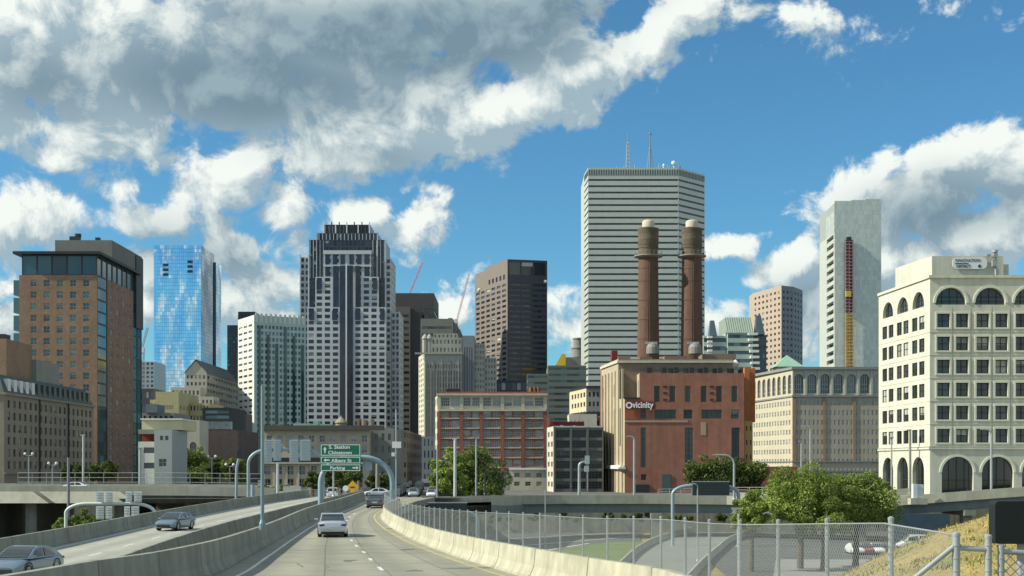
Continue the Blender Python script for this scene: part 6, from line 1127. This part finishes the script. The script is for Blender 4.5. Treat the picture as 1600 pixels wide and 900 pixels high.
# message signs at the right
def vms(label, d, pl_, pr_, yt, yb, pole, ptop, zb):
    s = thing('message_sign', label, 'sign', (X((pl_ + pr_) / 2, d), d - .7, Z(yb, d)), 0, 'dark message signs'); m = MB(); x0_, x1_ = X(pl_, d), X(pr_, d); m.box(x0_, x1_, d - .9, d - .3, Z(yb, d), Z(yt, d)); m.build('cabinet', M('dark_green_grey_cabinet', (.045, .06, .06), .6, .1, var=.08), s)
    m = MB(); n = 5
    for k in range(n): z_ = Z(yb, d) + (Z(yt, d) - Z(yb, d)) * (k + .6) / (n + .2); m.box(x0_ + .1, x1_ - .1, d - .93, d - .902, z_ - .12, z_ + .1)
    m.build('louvre_slats', M('louvre_dark', (.03, .042, .045), .4, var=.05), s); m = MB(); m.box(x0_ - .05, x1_ + .05, d - .95, d - .28, Z(yt, d), Z(yt, d) + .12); m.build('top_cap', STEEL, s)
    return gantry(label.replace('dark message sign', 'arched pole holding the message sign'), d, X(pole, d), X(pr_ + 16, d), zb, zb, Z(ptop, d), Z(ptop + 14, d), PAINTBLUE, .26, X(1080, d) - X(1052, d))
vms('dark message sign in front of the overpass below the power plant', 192., 1081, 1138, 753, 774, 1051, 759, LOW); vms('dark message sign low behind the fence left, under the overpass end', 172., 670, 730, 786, 802, 640, 799, LOW)
def lamp(label, px_, yt, zb, d, arm=0, rad=.1, twin=False, head=True, mat=None, name='street_lamp', group='street lamps'):
    x_ = X(px_, d); zt_ = Z(yt, d); t = thing(name, label, 'street lamp', (x_, d, zb), 0, group); mat = mat or STEEL; m = MB()
    if arm:
        a = X(px_ + arm, d) - x_; r_ = min(abs(a) * .7, 1.6); P = [(x_, d, zb), (x_, d, zt_ - r_)] + arc_pts(x_, zt_ - r_, x_ + math.copysign(r_, a), zt_, d, 8)[1:] + [(x_ + a, d, zt_ + .05)]
    else: P = [(x_, d, zb), (x_, d, zt_)]
    m.tube(P, [rad * 1.25] + [rad * (1 - .4 * k / len(P)) for k in range(len(P) - 1)], 10); m.build('pole', mat, t, True)
    if head:
        for s_ in ((-1, 1) if twin else (0,)):
            m = MB(); hx = P[-1][0] + s_ * .7
            if twin: m.tube([(P[-1][0], d, zt_), (hx, d, zt_ + .1)], .04, 5)
            if twin: m.lathe(hx, d, [(.02, zt_ + .05), (.28, zt_ + .3), (.2, zt_ + .55), (.02, zt_ + .65)], 10)
            else: m.box(hx - .45, hx + .3, d - .16, d + .16, zt_ - .06, zt_ + .1)
            m.build('lamp_head', WHITE if twin else mat, t)
    m = MB(); m.lathe(x_, d, [(rad * 2.1, zb), (rad * 2.1, zb + .3), (rad * 1.2, zb + .5)], 10); m.build('base', mat, t)
    return t
lamp('tall thick grey blue pole on the barrier between the two ramps', 410, 603, at(MAIN, 62, 3) + 1.0, 62., 0, .075, head=False, mat=M('darker_blue_steel', (.20, .28, .32), .45, .2, var=.06))
lamp('thick pale pole on the overpass in front of the bright green tree', 711, 686, -5.5, 211.5, 0, .22, mat=M('pale_pole', (.5, .54, .52), .5, .1, var=.05)); lamp('lamp with a short left arm at the foot of the brick loft building', 744, 684, -5.5, 216, -6, .13); lamp('thin pole left of the bright green tree', 683, 700, GZ, 240., 0, .14, head=False)
lamp('double armed curved lamp in front of the power plant', 991, 682, -5.5, 216, -9, .17); lamp('curved arm lamp above the dark trees, arm to the left', 1147, 711, -5.6, 214, -30, .17); lamp('curved lamp with small sign boxes in front of the dark grid building', 905, 722, -5.5, 217, 9, .22)
lamp('lamp before the arcaded building, left of a pair', 1252, 690, -5.2, 222, 0, .13); lamp('lamp before the arcaded building, right of a pair', 1266, 666, -5.2, 224, -9, .14); lamp('thick lamp post before the left arches of the cream building', 1422, 672, -4.6, 210, -1, .19, mat=CONC_D); lamp('thin lamp post behind the right large tree', 1393, 684, -5, 204, 0, .12)
lamp('tall lamp post on the overpass before the cream building arch', 1549, 671, -4.2, 201.5, -12, .17); lamp('second lamp post behind the overpass before the cream arch', 1540, 668, -3.2, 212, -10, .15, mat=M('purple_grey_pole', (.25, .23, .28), .5, .1, var=.05))
lamp('short white lamp at the arch of the cream building', 1584, 735, -3.0, 211, 0, .16, mat=WHITE); lamp('purple grey pole crossing the left bridge parapet', 107, 715, LOW, 196., 0, .2, mat=MATS['purple_grey_pole'], head=False); lamp('white lamp behind the left bridge by the dark tree', 130, 680, GZ, 232, 0, .17, mat=MATS['pale_pole']); lamp('thin pale pole left of the white garage', 219, 700, GZ, 236, 0, .12)
lamp('twin globe lamp before the left stone block', 45, 712, GZ, 240, 0, .1, True); lamp('twin globe lamp before the tree beside the garage', 331, 716, GZ, 240, 0, .1, True); lamp('twin globe lamp left of the leaning camera pole', 359, 729, GZ, 238, 0, .1, True); lamp('small twin globe lamp by the left bridge railing', 82, 727, GZ, 236, 0, .1, True)
lamp('pale post right of the far gantry left leg', 434, 724, -5.0, 200, 0, .2, head=False, mat=MATS['pale_pole']); lamp('pale post right of the big grey blue pole', 521, 736, -4.7, 195, 0, .12, head=False); lamp('thick pillar in the street right of the yellow sign', 590, 718, -5.6, 236, 0, .34, head=False, mat=CONC_D); lamp('short thick post beside the far gantry left leg', 395, 757, -5.0, 190, 0, .28, head=False, mat=PAINTBLUE)
lamp('thin pole with hook lamp behind the fence left of the leafy trees', 1154, 795, LOW, 120, -3, .09); lamp('thin pole in front of the dark message sign', 1090, 756, LOW, 160, -7, .08); lamp('dark lamp on the near side of the overpass by the left message sign', 758, 733, -4.8, 212, -4, .12, mat=DARKM); lamp('thin pole over the overpass left of the power plant', 852, 765, LOW, 190, 0, .07, head=False)
# leaning camera pole
t = thing('camera_pole', 'leaning grey pole with a black box on top at the left', 'pole', (X(370, 200), 200, -5)); m = MB(); m.tube([(X(369, 200), 200, -5.2), (X(370, 200), 200, Z(730, 200)), (X(373.5, 200), 200, Z(716, 200))], .22, 10); m.build('pole', PAINTBLUE, t, True); m = MB(); m.box(X(371, 200), X(377.5, 200), 199.7, 200.3, Z(716, 200), Z(704, 200)); m.build('camera_box', DARKM, t)
# utility cabinet on overpass
t = thing('utility_cabinet', 'white metal cabinet on the overpass at the foot of the thick lamp post', 'cabinet', (X(1434, 200), 200, -5)); m = MB(); m.box(X(1425, 200), X(1431.5, 200), 199.3, 200.4, Z(778, 200), Z(756, 200)); m.box(X(1432.3, 200), X(1441.5, 200), 199.5, 200.4, Z(778, 200), Z(757, 200)); m.build('cabinet', M('cabinet_pale', (.62, .66, .67), .5, .2, var=.06), t); m = MB(); m.box(X(1420, 200), X(1446, 200), 199.0, 200.6, Z(788, 200), Z(778.5, 200)); m.build('plinth', CONC, t)
# small road signs
t = thing('warning_sign', 'yellow diamond warning sign at the ramp junction', 'sign', (X(551, 185), 185, -4.5)); m = MB(); cx_, cz_, r_ = X(551, 185), Z(761, 185), .95; m.face([(cx_ - r_, 185, cz_), (cx_, 185, cz_ - r_), (cx_ + r_, 185, cz_), (cx_, 185, cz_ + r_)]); m.face([(cx_ - r_, 185.05, cz_), (cx_, 185.05, cz_ + r_), (cx_ + r_, 185.05, cz_), (cx_, 185.05, cz_ - r_)])
m.build('sign_plate', M('warning_yellow', (.75, .42, .03), .5, var=.05), t); m = MB(); m.face([(cx_ - .35, 184.98, cz_ - .12), (cx_ + .3, 184.98, cz_ - .12), (cx_ + .3, 184.98, cz_ + .08), (cx_ - .35, 184.98, cz_ + .08)]); m.build('arrow_mark', DARKM, t); m = MB(); m.tube([(cx_, 185.1, -4.6), (cx_, 185.1, cz_)], .06, 6); m.build('post', STEEL, t)
t = thing('round_sign', 'white round sign left of the yellow diamond sign', 'sign', (X(540, 185), 185, -4.5)); m = MB(); m.tube([(X(540, 185), 184.95, Z(763, 185)), (X(540, 185), 185.0, Z(763, 185))], .42, 16); m.build('sign_plate', WHITE, t); m = MB(); m.tube([(X(540, 185), 185.1, -4.6), (X(540, 185), 185.1, Z(763, 185))], .05, 6); m.build('post', STEEL, t)
t = thing('street_signs', 'white sign boxes on a pole by the narrow street', 'sign', (X(620, 230), 230, GZ)); m = MB(); m.tube([(X(619, 230), 230, GZ), (X(619, 230), 230, Z(640, 230))], .13, 8); m.build('pole', STEEL, t)
for a4 in ((613, 627, 690, 700), (612, 617, 707, 713)): m = MB(); m.box(X(a4[0], 230), X(a4[1], 230), 229.6, 229.8, Z(a4[3], 230), Z(a4[2], 230)); m.build('panel', WHITE, t)
t = thing('traffic_signals', 'pale signal boxes on a bent arm before the dark grid building', 'signal', (X(916, 217), 217, -5)); 
for a4 in ((914, 921, 712, 725), (913, 920, 728, 737)): m = MB(); m.box(X(a4[0], 216.7), X(a4[1], 216.7), 216.4, 216.8, Z(a4[3], 216.7), Z(a4[2], 216.7)); m.build('signal_box', M('pale_signal_grey', (.4, .46, .48), .5, .1, var=.05), t)
m = MB(); m.tube([(X(918, 217), 217, -5.6), (X(918, 217), 217, Z(712, 217))], .08, 6); m.build('pole', STEEL, t)
# railings on left bridge and overpass far side
def railing(label, pts, h, step=2.2, name='railing', mat=None, mesh=False):
    t = thing(name, label, 'railing', tuple(pts[0])); m = MB()
    for a, b_ in zip(pts, pts[1:]):
        A, B = Vector(a), Vector(b_)
        for f in (1.0, .55, .12): m.tube([A + Vector((0, 0, h * f)), B + Vector((0, 0, h * f))], .045, 5)
    m.build('rail', mat or STEEL, t); m = MB(); 
    for a, b_ in zip(pts, pts[1:]):
        A, B = Vector(a), Vector(b_); n = max(1, int((B - A).length / step))
        for k in range(n + 1): q_ = A + (B - A) * k / n; m.tube([q_, q_ + Vector((0, 0, h))], .05, 5)
    m.build('posts', mat or STEEL, t)
railing('pale metal railing along the left bridge parapet', [(-88, 228, -2.9), (-60, 228, -2.9), (-44, 228, -3.1)], 1.9, 2.4); railing('thin metal railing on the far parapet of the overpass', [(26, 227.5, -4.9), (40, 227.5, -4.6), (52, 220.5, -4.4), (62, 214.5, -3.95)], 1.0, 2.0); railing('pale metal railing in front of the low beige building', [(-44, 226, -5.6), (-28, 230, -5.6)], 1.6, 2)
m = MB(); m.box(X(442, 205), X(470, 205), 205, 205.4, -5.2, Z(760, 205)); tag(m.build('low_wall', M('pale_low_wall', (.5, .5, .45), .9, var=.15)), 'low pale wall behind the far end of the left ramp', 'wall')

# ---------------------------------------------------------------- chain link fence
def link_mat():
    m = bpy.data.materials.new('chain_link_wire'); m.use_nodes = True; nt = m.node_tree; b = nt.nodes['Principled BSDF']; b.inputs['Base Color'].default_value = (.30, .33, .34, 1); b.inputs['Metallic'].default_value = .4; b.inputs['Roughness'].default_value = .5
    a = nt.nodes.new('ShaderNodeAttribute'); a.attribute_name = 'rnd'; s = nt.nodes.new('ShaderNodeSeparateColor'); nt.links.new(a.outputs['Color'], s.inputs[0])
    def mt(op, x_, y_=None):
        n = nt.nodes.new('ShaderNodeMath'); n.operation = op
        for i, v in enumerate((x_, y_)):
            if v is None: continue
            if isinstance(v, (int, float)): n.inputs[i].default_value = v
            else: nt.links.new(v, n.inputs[i])
        return n.outputs[0]
    P_ = .075; outs = []
    for op in ('ADD', 'SUBTRACT'):
        q_ = mt('FRACT', mt('DIVIDE', mt(op, s.outputs[0], s.outputs[1]), P_)); outs.append(mt('LESS_THAN', mt('ABSOLUTE', mt('SUBTRACT', q_, .5)), .07))
    k = mt('MAXIMUM', outs[0], outs[1]); tr = nt.nodes.new('ShaderNodeBsdfTransparent'); mx = nt.nodes.new('ShaderNodeMixShader'); nt.links.new(k, mx.inputs[0]); nt.links.new(tr.outputs[0], mx.inputs[1]); nt.links.new(b.outputs[0], mx.inputs[2])
    out = [n for n in nt.nodes if n.type == 'OUTPUT_MATERIAL'][0]; nt.links.new(mx.outputs[0], out.inputs[0]); return m
LINK = link_mat(); FENCE_H = 1.08
fx = [(3.47, 10.05, -.53 - 1.08)] + [(r[2] + .28, r[0], r[3] + .9) for r in MAIN if 12.6 <= r[0] < 139]
t = thing('chain_link_fence', 'long chain link fence standing on the sunlit concrete barrier right of the main ramp', 'fence', fx[0]); m = MB(); acc = 0
for a, b_ in zip(fx, fx[1:]):
    L_ = (Vector(b_) - Vector(a)).length; u0, u1 = acc, acc + L_; acc = u1
    m.face([a, b_, (b_[0], b_[1], b_[2] + FENCE_H), (a[0], a[1], a[2] + FENCE_H)], 0, [(u0, 0, 0), (u1, 0, 0), (u1, FENCE_H, 0), (u0, FENCE_H, 0)])
m.build('chain_link_mesh', LINK, t); m = MB(); m.tube([(a[0], a[1], a[2] + FENCE_H) for a in fx], .008, 6); m.build('top_wire', STEEL, t)
F_ = np.array(fx); yy = 12.9; 
while yy < 138:
    x_, z_ = np.interp(yy, F_[:, 1], F_[:, 0]), np.interp(yy, F_[:, 1], F_[:, 2]); m = MB(); m.tube([(x_ + .05, yy, z_ - .35), (x_ + .05, yy, z_ + FENCE_H + .05)], .028, 8); m.lathe(x_ + .05, yy, [(.031, z_ + FENCE_H + .03), (.033, z_ + FENCE_H + .06), (.008, z_ + FENCE_H + .075)], 8); m.build('fence_post', STEEL, t, True); yy += 2.45
# end frame with gate
t = thing('fence_gate', 'open pipe gate frame with a diagonal brace at the near end of the fence', 'gate', (3.5, 10, -3)); dd = 10.0
def gp(px_, py_, d_=10.0): return (X(px_, d_), d_, Z(py_, d_))
for px_, yt, r_, nm in ((1494, 832, .030, 'gate_post'), (1544, 836, .027, 'gate_post'), (1564, 852, .026, 'gate_post')):
    m = MB(); m.tube([gp(px_, 990), gp(px_, yt + 2)], r_, 12); m.lathe(X(px_, dd), dd, [(r_ * 1.12, Z(yt + 5, dd)), (r_ * 1.12, Z(yt + 1, dd)), (r_ * .6, Z(yt - 1.2, dd)), (.004, Z(yt - 1.8, dd))], 12); m.build(nm, STEEL, t, True)
    m = MB()
    for yb_ in (852, 872, 892): m.lathe(X(px_, dd), dd, [(r_ * 1.02, Z(yb_ + 1, dd)), (r_ * 1.2, Z(yb_ + .6, dd)), (r_ * 1.2, Z(yb_ - .6, dd)), (r_ * 1.02, Z(yb_ - 1, dd))], 12)
    m.build('tension_band', STEEL, t)
for nm, a, b_, r_ in (('top_rail', gp(1494, 856), gp(1544, 859), .021), ('top_rail', gp(1564, 862), gp(1680, 867), .021), ('diagonal_brace', gp(1494, 851), gp(1426, 906), .021)):
    m = MB(); m.tube([a, b_], r_, 10); m.build(nm, STEEL, t, True)
m = MB(); a, b_ = gp(1564, 862), gp(1690, 868); H_ = .75; m.face([(a[0], dd, a[2] - H_), (b_[0], dd, b_[2] - H_), b_, a], 0, [(0, 0, 0), (b_[0] - a[0], 0, 0), (b_[0] - a[0], H_, 0), (0, H_, 0)]); m.build('chain_link_mesh', LINK, t)
# dark panel at the right edge (back of a roadside box)
t = thing('roadside_box', 'black rounded box on a post at the right edge above the gate', 'sign', (X(1600, 11), 11, -2.3)); m = MB(); x0_, x1_, z0_, z1_ = X(1555, 11), X(1655, 11), Z(850, 11), Z(783, 11); rr = .035; pts = []
for cx_, cz_, a0_ in ((x1_ - rr, z1_ - rr, 0), (x0_ + rr, z1_ - rr, 90), (x0_ + rr, z0_ + rr, 180), (x1_ - rr, z0_ + rr, 270)):
    for k in range(5): a = R(a0_ + 22.5 * k); pts.append((cx_ + rr * math.cos(a), cz_ + rr * math.sin(a)))
m.face([(p[0], 11, p[1]) for p in reversed(pts)]); m.face([(p[0], 11.15, p[1]) for p in pts])
for p, q_ in zip(pts, pts[1:] + pts[:1]): m.face([(p[0], 11, p[1]), (q_[0], 11, q_[1]), (q_[0], 11.15, q_[1]), (p[0], 11.15, p[1])])
m.build('box_shell', M('black_teal_plastic', (.006, .010, .012), .55, var=.05), t); m = MB(); m.tube([(X(1605, 11), 11.1, LOW - .2), (X(1605, 11), 11.1, z0_ + .05)], .05, 8); m.build('post', STEEL, t)

# ---------------------------------------------------------------- cars
TYRE = M('tyre_rubber', (.015, .015, .015), .9, var=.1); RIM = M('alloy_rim', (.35, .36, .37), .35, .8, var=.05); CGL = glass('car_glass', (.015, .02, .022), .04, 0, 1, 0, None); CGL = M('car_window_glass', (.012, .018, .020), .04, 0, 0, 1, .9); HL = M('headlight_lens', (.65, .68, .70), .1, .2, var=.05); TL = M('tail_light_lens', (.16, .012, .014), .2, 0, var=.05); PLATE = M('number_plate', (.6, .6, .58), .5, var=.05); TRIM = M('black_trim', (.02, .02, .022), .6, var=.05)
def carmat(name, col, metal=.5):
    m = M(name, col, .28, metal, 0, 1, .6); m.node_tree.nodes['Principled BSDF'].inputs['Coat Weight'].default_value = .6; m.node_tree.nodes['Principled BSDF'].inputs['Base Color'].default_value = (*col, 1); return m
def car(label, x_, y_, z_, heading, mat, kind='sedan', detail=True, group='cars on the road', name=None, s=1.0):
    K = {'sedan': dict(L=4.75, W=.91, belt=.93, roof=1.45, st=[(-2.37, .72, .38, .70), (-2.30, .84, .26, .88), (-2.0, .90, .2, 1.01), (-1.55, .91, .18, 1.02), (-.9, .91, .17, .96), (.3, .91, .17, .94), (1.1, .91, .18, .93), (1.7, .89, .2, .86), (2.15, .84, .24, .74), (2.37, .68, .34, .58)], g=[(-1.9, 1.0), (-1.45, 1.25), (-.98, 1.40), (-.35, 1.46), (.15, 1.44), (.62, 1.31), (1.32, .93)]),
         'suv': dict(L=4.6, W=.93, belt=1.08, roof=1.72, st=[(-2.28, .78, .42, .85), (-2.22, .88, .32, 1.1), (-1.9, .92, .28, 1.12), (-.9, .93, .26, 1.1), (.3, .93, .26, 1.08), (1.1, .93, .27, 1.06), (1.7, .91, .28, 1.0), (2.15, .86, .32, .88), (2.32, .72, .4, .7)], g=[(-2.15, 1.1), (-2.02, 1.4), (-1.85, 1.62), (-.8, 1.72), (.2, 1.70), (.55, 1.55), (1.2, 1.06)]),
         'van': dict(L=5.2, W=.98, belt=1.2, roof=2.1, st=[(-2.6, .9, .4, 1.2), (-2.5, .97, .35, 1.25), (-.9, .98, .3, 1.22), (1.1, .98, .3, 1.2), (2.1, .93, .32, 1.05), (2.6, .8, .4, .8)], g=[(-2.5, 1.25), (-2.46, 1.7), (-2.4, 2.0), (-.8, 2.1), (.9, 2.05), (1.3, 1.75), (1.9, 1.12)])}[kind]
    t = thing(name or {'sedan': 'sedan_car', 'suv': 'suv_car', 'van': 'van'}[kind], label, {'sedan': 'car', 'suv': 'car', 'van': 'van'}[kind], (x_, y_, z_), heading, group); t.scale = (s, s, s)
    B = lambda m, nm, mt, sm=False, par=None: m.build(nm, mt, par or t, sm, local=True)
    m = MB(); rings = []
    for (yy, w, zb, zt_) in K['st']:
        h = zt_ - zb; half = [(0, zt_ + .015), (w * .55, zt_ + .01), (w * .86, zt_ - .03), (w * .97, zt_ - h * .16), (w, zt_ - h * .42), (w * .985, zt_ - h * .72), (w * .93, zb + .02), (w * .6, zb)]
        rings.append([(a, yy, c) for a, c in half] + [(-a, yy, c) for a, c in reversed(half) if a > 0])
    for a, b_ in zip(rings, rings[1:]):
        n = len(a)
        for k in range(n): m.face([a[k], b_[k], b_[(k + 1) % n], a[(k + 1) % n]])
    m.face(rings[0]); m.face(rings[-1][::-1]); 
    # greenhouse shell
    G = K['g']; W_ = K['W']; secs = []
    for i, (yy, zz) in enumerate(G):
        top = (zz - K['belt']) / (K['roof'] - K['belt']); wt = W_ * (.90 - .16 * max(0, min(1, top))); secs.append((yy, wt, zz))
    bw = W_ * .93
    for (a, b_) in zip(secs, secs[1:]): m.face([(-a[1], a[0], a[2]), (a[1], a[0], a[2]), (b_[1], b_[0], b_[2]), (-b_[1], b_[0], b_[2])][::1])
    for sg in (-1, 1):
        for a, b_ in zip(secs, secs[1:]):
            q_ = [(sg * bw, a[0], K['belt'] - .02), (sg * bw, b_[0], K['belt'] - .02), (sg * b_[1], b_[0], b_[2]), (sg * a[1], a[0], a[2])]; m.face(q_ if sg > 0 else q_[::-1])
    body = B(m, 'body', mat, True)
    def pane(nm, q_, off=.012):
        m = MB(); A = [Vector(p) for p in q_]; n = (A[1] - A[0]).cross(A[-1] - A[0]).normalized(); c_ = sum(A, Vector()) / len(A)
        if n.dot(c_ - Vector((0, 0, 1.0))) < 0: n = -n
        A = [p + (c_ - p) * .07 for p in A]; m.face([p + n * off for p in A]); B(m, nm, CGL)
    def screen(nm, S):
        m = MB(); y_m = sum(q_[0] for q_ in S) / 3; P_ = []
        for k, (yy, w, zz) in enumerate(S):
            f = (.10, 0, -.10)[k]; y2 = yy + (y_m - yy) * (.10 if k != 1 else 0); z2 = zz + (S[1][2] - zz) * (.10 if k != 1 else 0); P_.append((w * .91, y2, z2))
        up = 1 if S[0][2] < S[2][2] else 1; dy = -.012 if S[0][0] < 0 else .012
        for p, q_ in zip(P_, P_[1:]): m.face([(-p[0], p[1] + dy, p[2] + .014), (p[0], p[1] + dy, p[2] + .014), (q_[0], q_[1] + dy, q_[2] + .014), (-q_[0], q_[1] + dy, q_[2] + .014)])
        B(m, nm, CGL, True)
    screen('rear_window', secs[:3]); screen('windscreen', secs[-3:])
    if detail:
        for sg in (-1, 1):
            ym = (G[0][0] + G[-1][0]) / 2 + .05; bz = K['belt'] + .02
            def sp(yy, up): 
                wt = np.interp(yy, [s_[0] for s_ in secs], [s_[1] for s_ in secs]); zt_ = np.interp(yy, [s_[0] for s_ in secs], [s_[2] for s_ in secs]); f = .86 if up else 0; return (sg * (bw + (wt - bw) * f), yy, bz + (zt_ - bz) * f)
            for (ya, yb_) in ((G[0][0] + .45, ym - .05), (ym + .05, G[-1][0] - .42)):
                ua = max(ya, G[2][0] - .05); ub = min(yb_, G[-3][0] + .25); pane('side_window', [sp(ya, 0), sp(yb_, 0), sp(ub, 1), sp(ua, 1)], .02)
            hh = K['st'][-2]; m = MB(); zl = hh[3] - .10; m.face([(sg * .52, hh[0] + .14, zl - .07), (sg * hh[1] * .97, hh[0] - .02, zl - .04), (sg * hh[1] * .99, hh[0] - .3, zl + .05), (sg * .5, hh[0] + .08, zl + .06)]); B(m, 'headlight', HL)
            rr = K['st'][1]; m = MB(); zl = rr[3] - .12; m.box(sg * (rr[1] - .17) - .17, sg * (rr[1] - .17) + .15, rr[0] - .06, rr[0] + .05, zl - .04, zl + .07); B(m, 'tail_light', TL)
            m = MB(); m.lathe(0, 0, [(.01, -.05), (.1, -.03), (.1, .04), (.01, .06)], 8); m.v = [(sg * (W_ + .09) + v[0] * 1.1, G[-1][0] - .28 + v[1] * .7, K['belt'] + .08 + v[2]) for v in m.v]; B(m, 'wing_mirror', mat)
        m = MB(); m.box(-.26, .26, K['st'][0][0] - .03, K['st'][0][0] + .01, .55, .68); B(m, 'number_plate', PLATE); m = MB(); m.box(-.72, .72, K['st'][0][0] - .015, K['st'][0][0] + .2, .22, .36); B(m, 'rear_bumper', TRIM); m = MB(); m.box(-.55, .55, K['st'][-1][0] - .15, K['st'][-1][0] + .02, .3, .5); B(m, 'grille', TRIM)
    for sg in (-1, 1):
        for yy in (-1.42, 1.42):
            m = MB(); r_ = .34
            for (ra, xa_, rb, xb_) in ((r_ - .03, W_ + .005, r_, W_ - .03), (r_, W_ - .03, r_, W_ - .24), (r_ * .62, W_ - .02, r_ - .03, W_ + .005)):
                for k in range(18):
                    a, c = 2 * math.pi * k / 18, 2 * math.pi * (k + 1) / 18; m.face([(sg * xa_, yy + ra * math.cos(a), .34 + ra * math.sin(a)), (sg * xa_, yy + ra * math.cos(c), .34 + ra * math.sin(c)), (sg * xb_, yy + rb * math.cos(c), .34 + rb * math.sin(c)), (sg * xb_, yy + rb * math.cos(a), .34 + rb * math.sin(a))])
            w_ = B(m, 'wheel', TYRE)
            if detail:
                m = MB(); m.face([(sg * (W_ - .025), yy + r_ * .6 * math.cos(2 * math.pi * k / 14), .34 + r_ * .6 * math.sin(2 * math.pi * k / 14)) for k in range(14)]); B(m, 'rim', RIM, par=w_)
                m = MB(); N = 12
                for k in range(N):
                    a, c = math.pi * k / N, math.pi * (k + 1) / N; m.face([(sg * (W_ + .004), yy + .36 * math.cos(a), .36 + .36 * math.sin(a)), (sg * (W_ + .004), yy + .36 * math.cos(c), .36 + .36 * math.sin(c)), (sg * (W_ + .004), yy + .43 * math.cos(c), .36 + .43 * math.sin(c)), (sg * (W_ + .004), yy + .43 * math.cos(a), .36 + .43 * math.sin(a))])
                B(m, 'wheel_arch', TRIM)
    return t
C_SIL = carmat('silver_car_paint', (.50, .54, .60)); C_BLU = carmat('blue_grey_car_paint', (.17, .24, .30)); C_DRK = carmat('dark_grey_car_paint', (.10, .12, .15)); C_BLK = carmat('black_car_paint', (.02, .02, .024), .2); C_WHT = carmat('white_car_paint', (.72, .73, .72), .0); C_RED = carmat('red_car_paint', (.30, .03, .03), .2)
hd = lambda tab, y_, k1=1, k2=2: math.atan2(-((at(tab, y_ + 6, 1) + at(tab, y_ + 6, 2)) - (at(tab, y_ - 6, 1) + at(tab, y_ - 6, 2))) / 2, 12)
car('silver blue sedan seen from behind in the left lane of the main ramp', -11.3, 80.5, at(MAIN, 80, 3) + .004, R(9), C_SIL)
car('dark grey car far ahead on the main ramp under the green sign gantry', X(588, 136), 136, at(MAIN, 136, 3) + .004, R(2), C_DRK, 'sedan')
car('blue grey sedan driving toward the viewer at the lower left corner', -23.2, 61, at(LEFT, 60, 3) + .004, R(180 - 6), C_BLU)
car('dark blue grey sedan coming down the pale left ramp, farther away', -27.9, 106, at(LEFT, 106, 3) + .004, R(180 - 8), C_BLU)
car('dark car on the low road below the left bridge', X(68, 200), 200, LOW + .06, R(190), C_DRK)
car('white suv with dark windows beyond the end of the left ramp', X(520, 202), 202, -4.9, R(6), C_WHT, 'suv')
car('white car on the left bridge', X(117, 218), 218, -3.95, R(90), C_WHT)
cols = [C_BLK, C_DRK, C_WHT, C_BLK, C_RED, C_SIL, C_BLK, C_DRK]
nm = ['black', 'dark grey', 'white', 'black', 'red', 'silver', 'black', 'dark grey']; lanes = [622, 640, 658]
k = 0
for row, d_ in enumerate((236, 247, 259, 273, 290, 310, 335)):
    for li, lx in enumerate((-21.5, -18.2, -14.9)):
        if (row * 3 + li) % 7 == 5: continue
        x_ = lx - (d_ - 236) * .055 ; z_ = np.interp(d_, [236, 250, 700], [-5.55, -5.9, -2.5]); c_ = cols[(k * 5 + row) % 8]; kd = ('sedan', 'suv', 'suv', 'van')[(k + row) % 4] if d_ > 250 else ('sedan', 'suv')[k % 2]
        car(f'{nm[(k * 5 + row) % 8]} vehicle in the narrow street, {["left", "middle", "right"][li]} lane, {["front", "second", "third", "fourth", "fifth", "sixth", "last"][row]} row', x_, d_, z_ + .02, R(180 + 3), c_, kd, False, 'vehicles queuing in the street'); k += 1
car('dark suv waiting at the junction right of the yellow diamond sign', X(572, 228), 228, -5.35, R(185), C_DRK, 'suv'); car('small white car low at the junction before the dark car', X(589, 214), 214, -4.9, R(95), C_WHT)
for i, (px_, c_, nme) in enumerate(((1336, C_WHT, 'white'), (1352, C_RED, 'red'), (1368, C_WHT, 'white'), (1384, C_BLK, 'black'))): car(f'{["leftmost", "second", "third", "rightmost"][i]} parked car beyond the path behind the fence, {nme}', X(px_, 176), 176, LOW + .12, R(180), c_, 'sedan', False, 'cars parked behind the fence')
car('white van parked behind the dry grass hill', X(1430, 186), 186, LOW + .12, R(90), C_WHT, 'van')
for i, (px_, c_) in enumerate(((1452, C_BLK), (1500, C_DRK))): car(['black', 'dark grey'][i] + ' car under the right part of the overpass', X(px_, 222), 222, LOW + .12, R(90), c_, 'suv', False)
m = MB(); m.box(X(1392, 196), X(1484, 196), 196, 196.3, LOW, Z(803, 196)); tag(m.build('tarp_fence', M('blue_grey_tarp', (.05, .085, .11), .8, var=.25, scale=.8)), 'long blue grey tarpaulin fence below the overpass right of the trees', 'fence')

# ---------------------------------------------------------------- lift everything so that the low ground is z = 0
for o in list(sc.objects):
    if o.parent is None and o is not cam: o.location.z += SHIFT
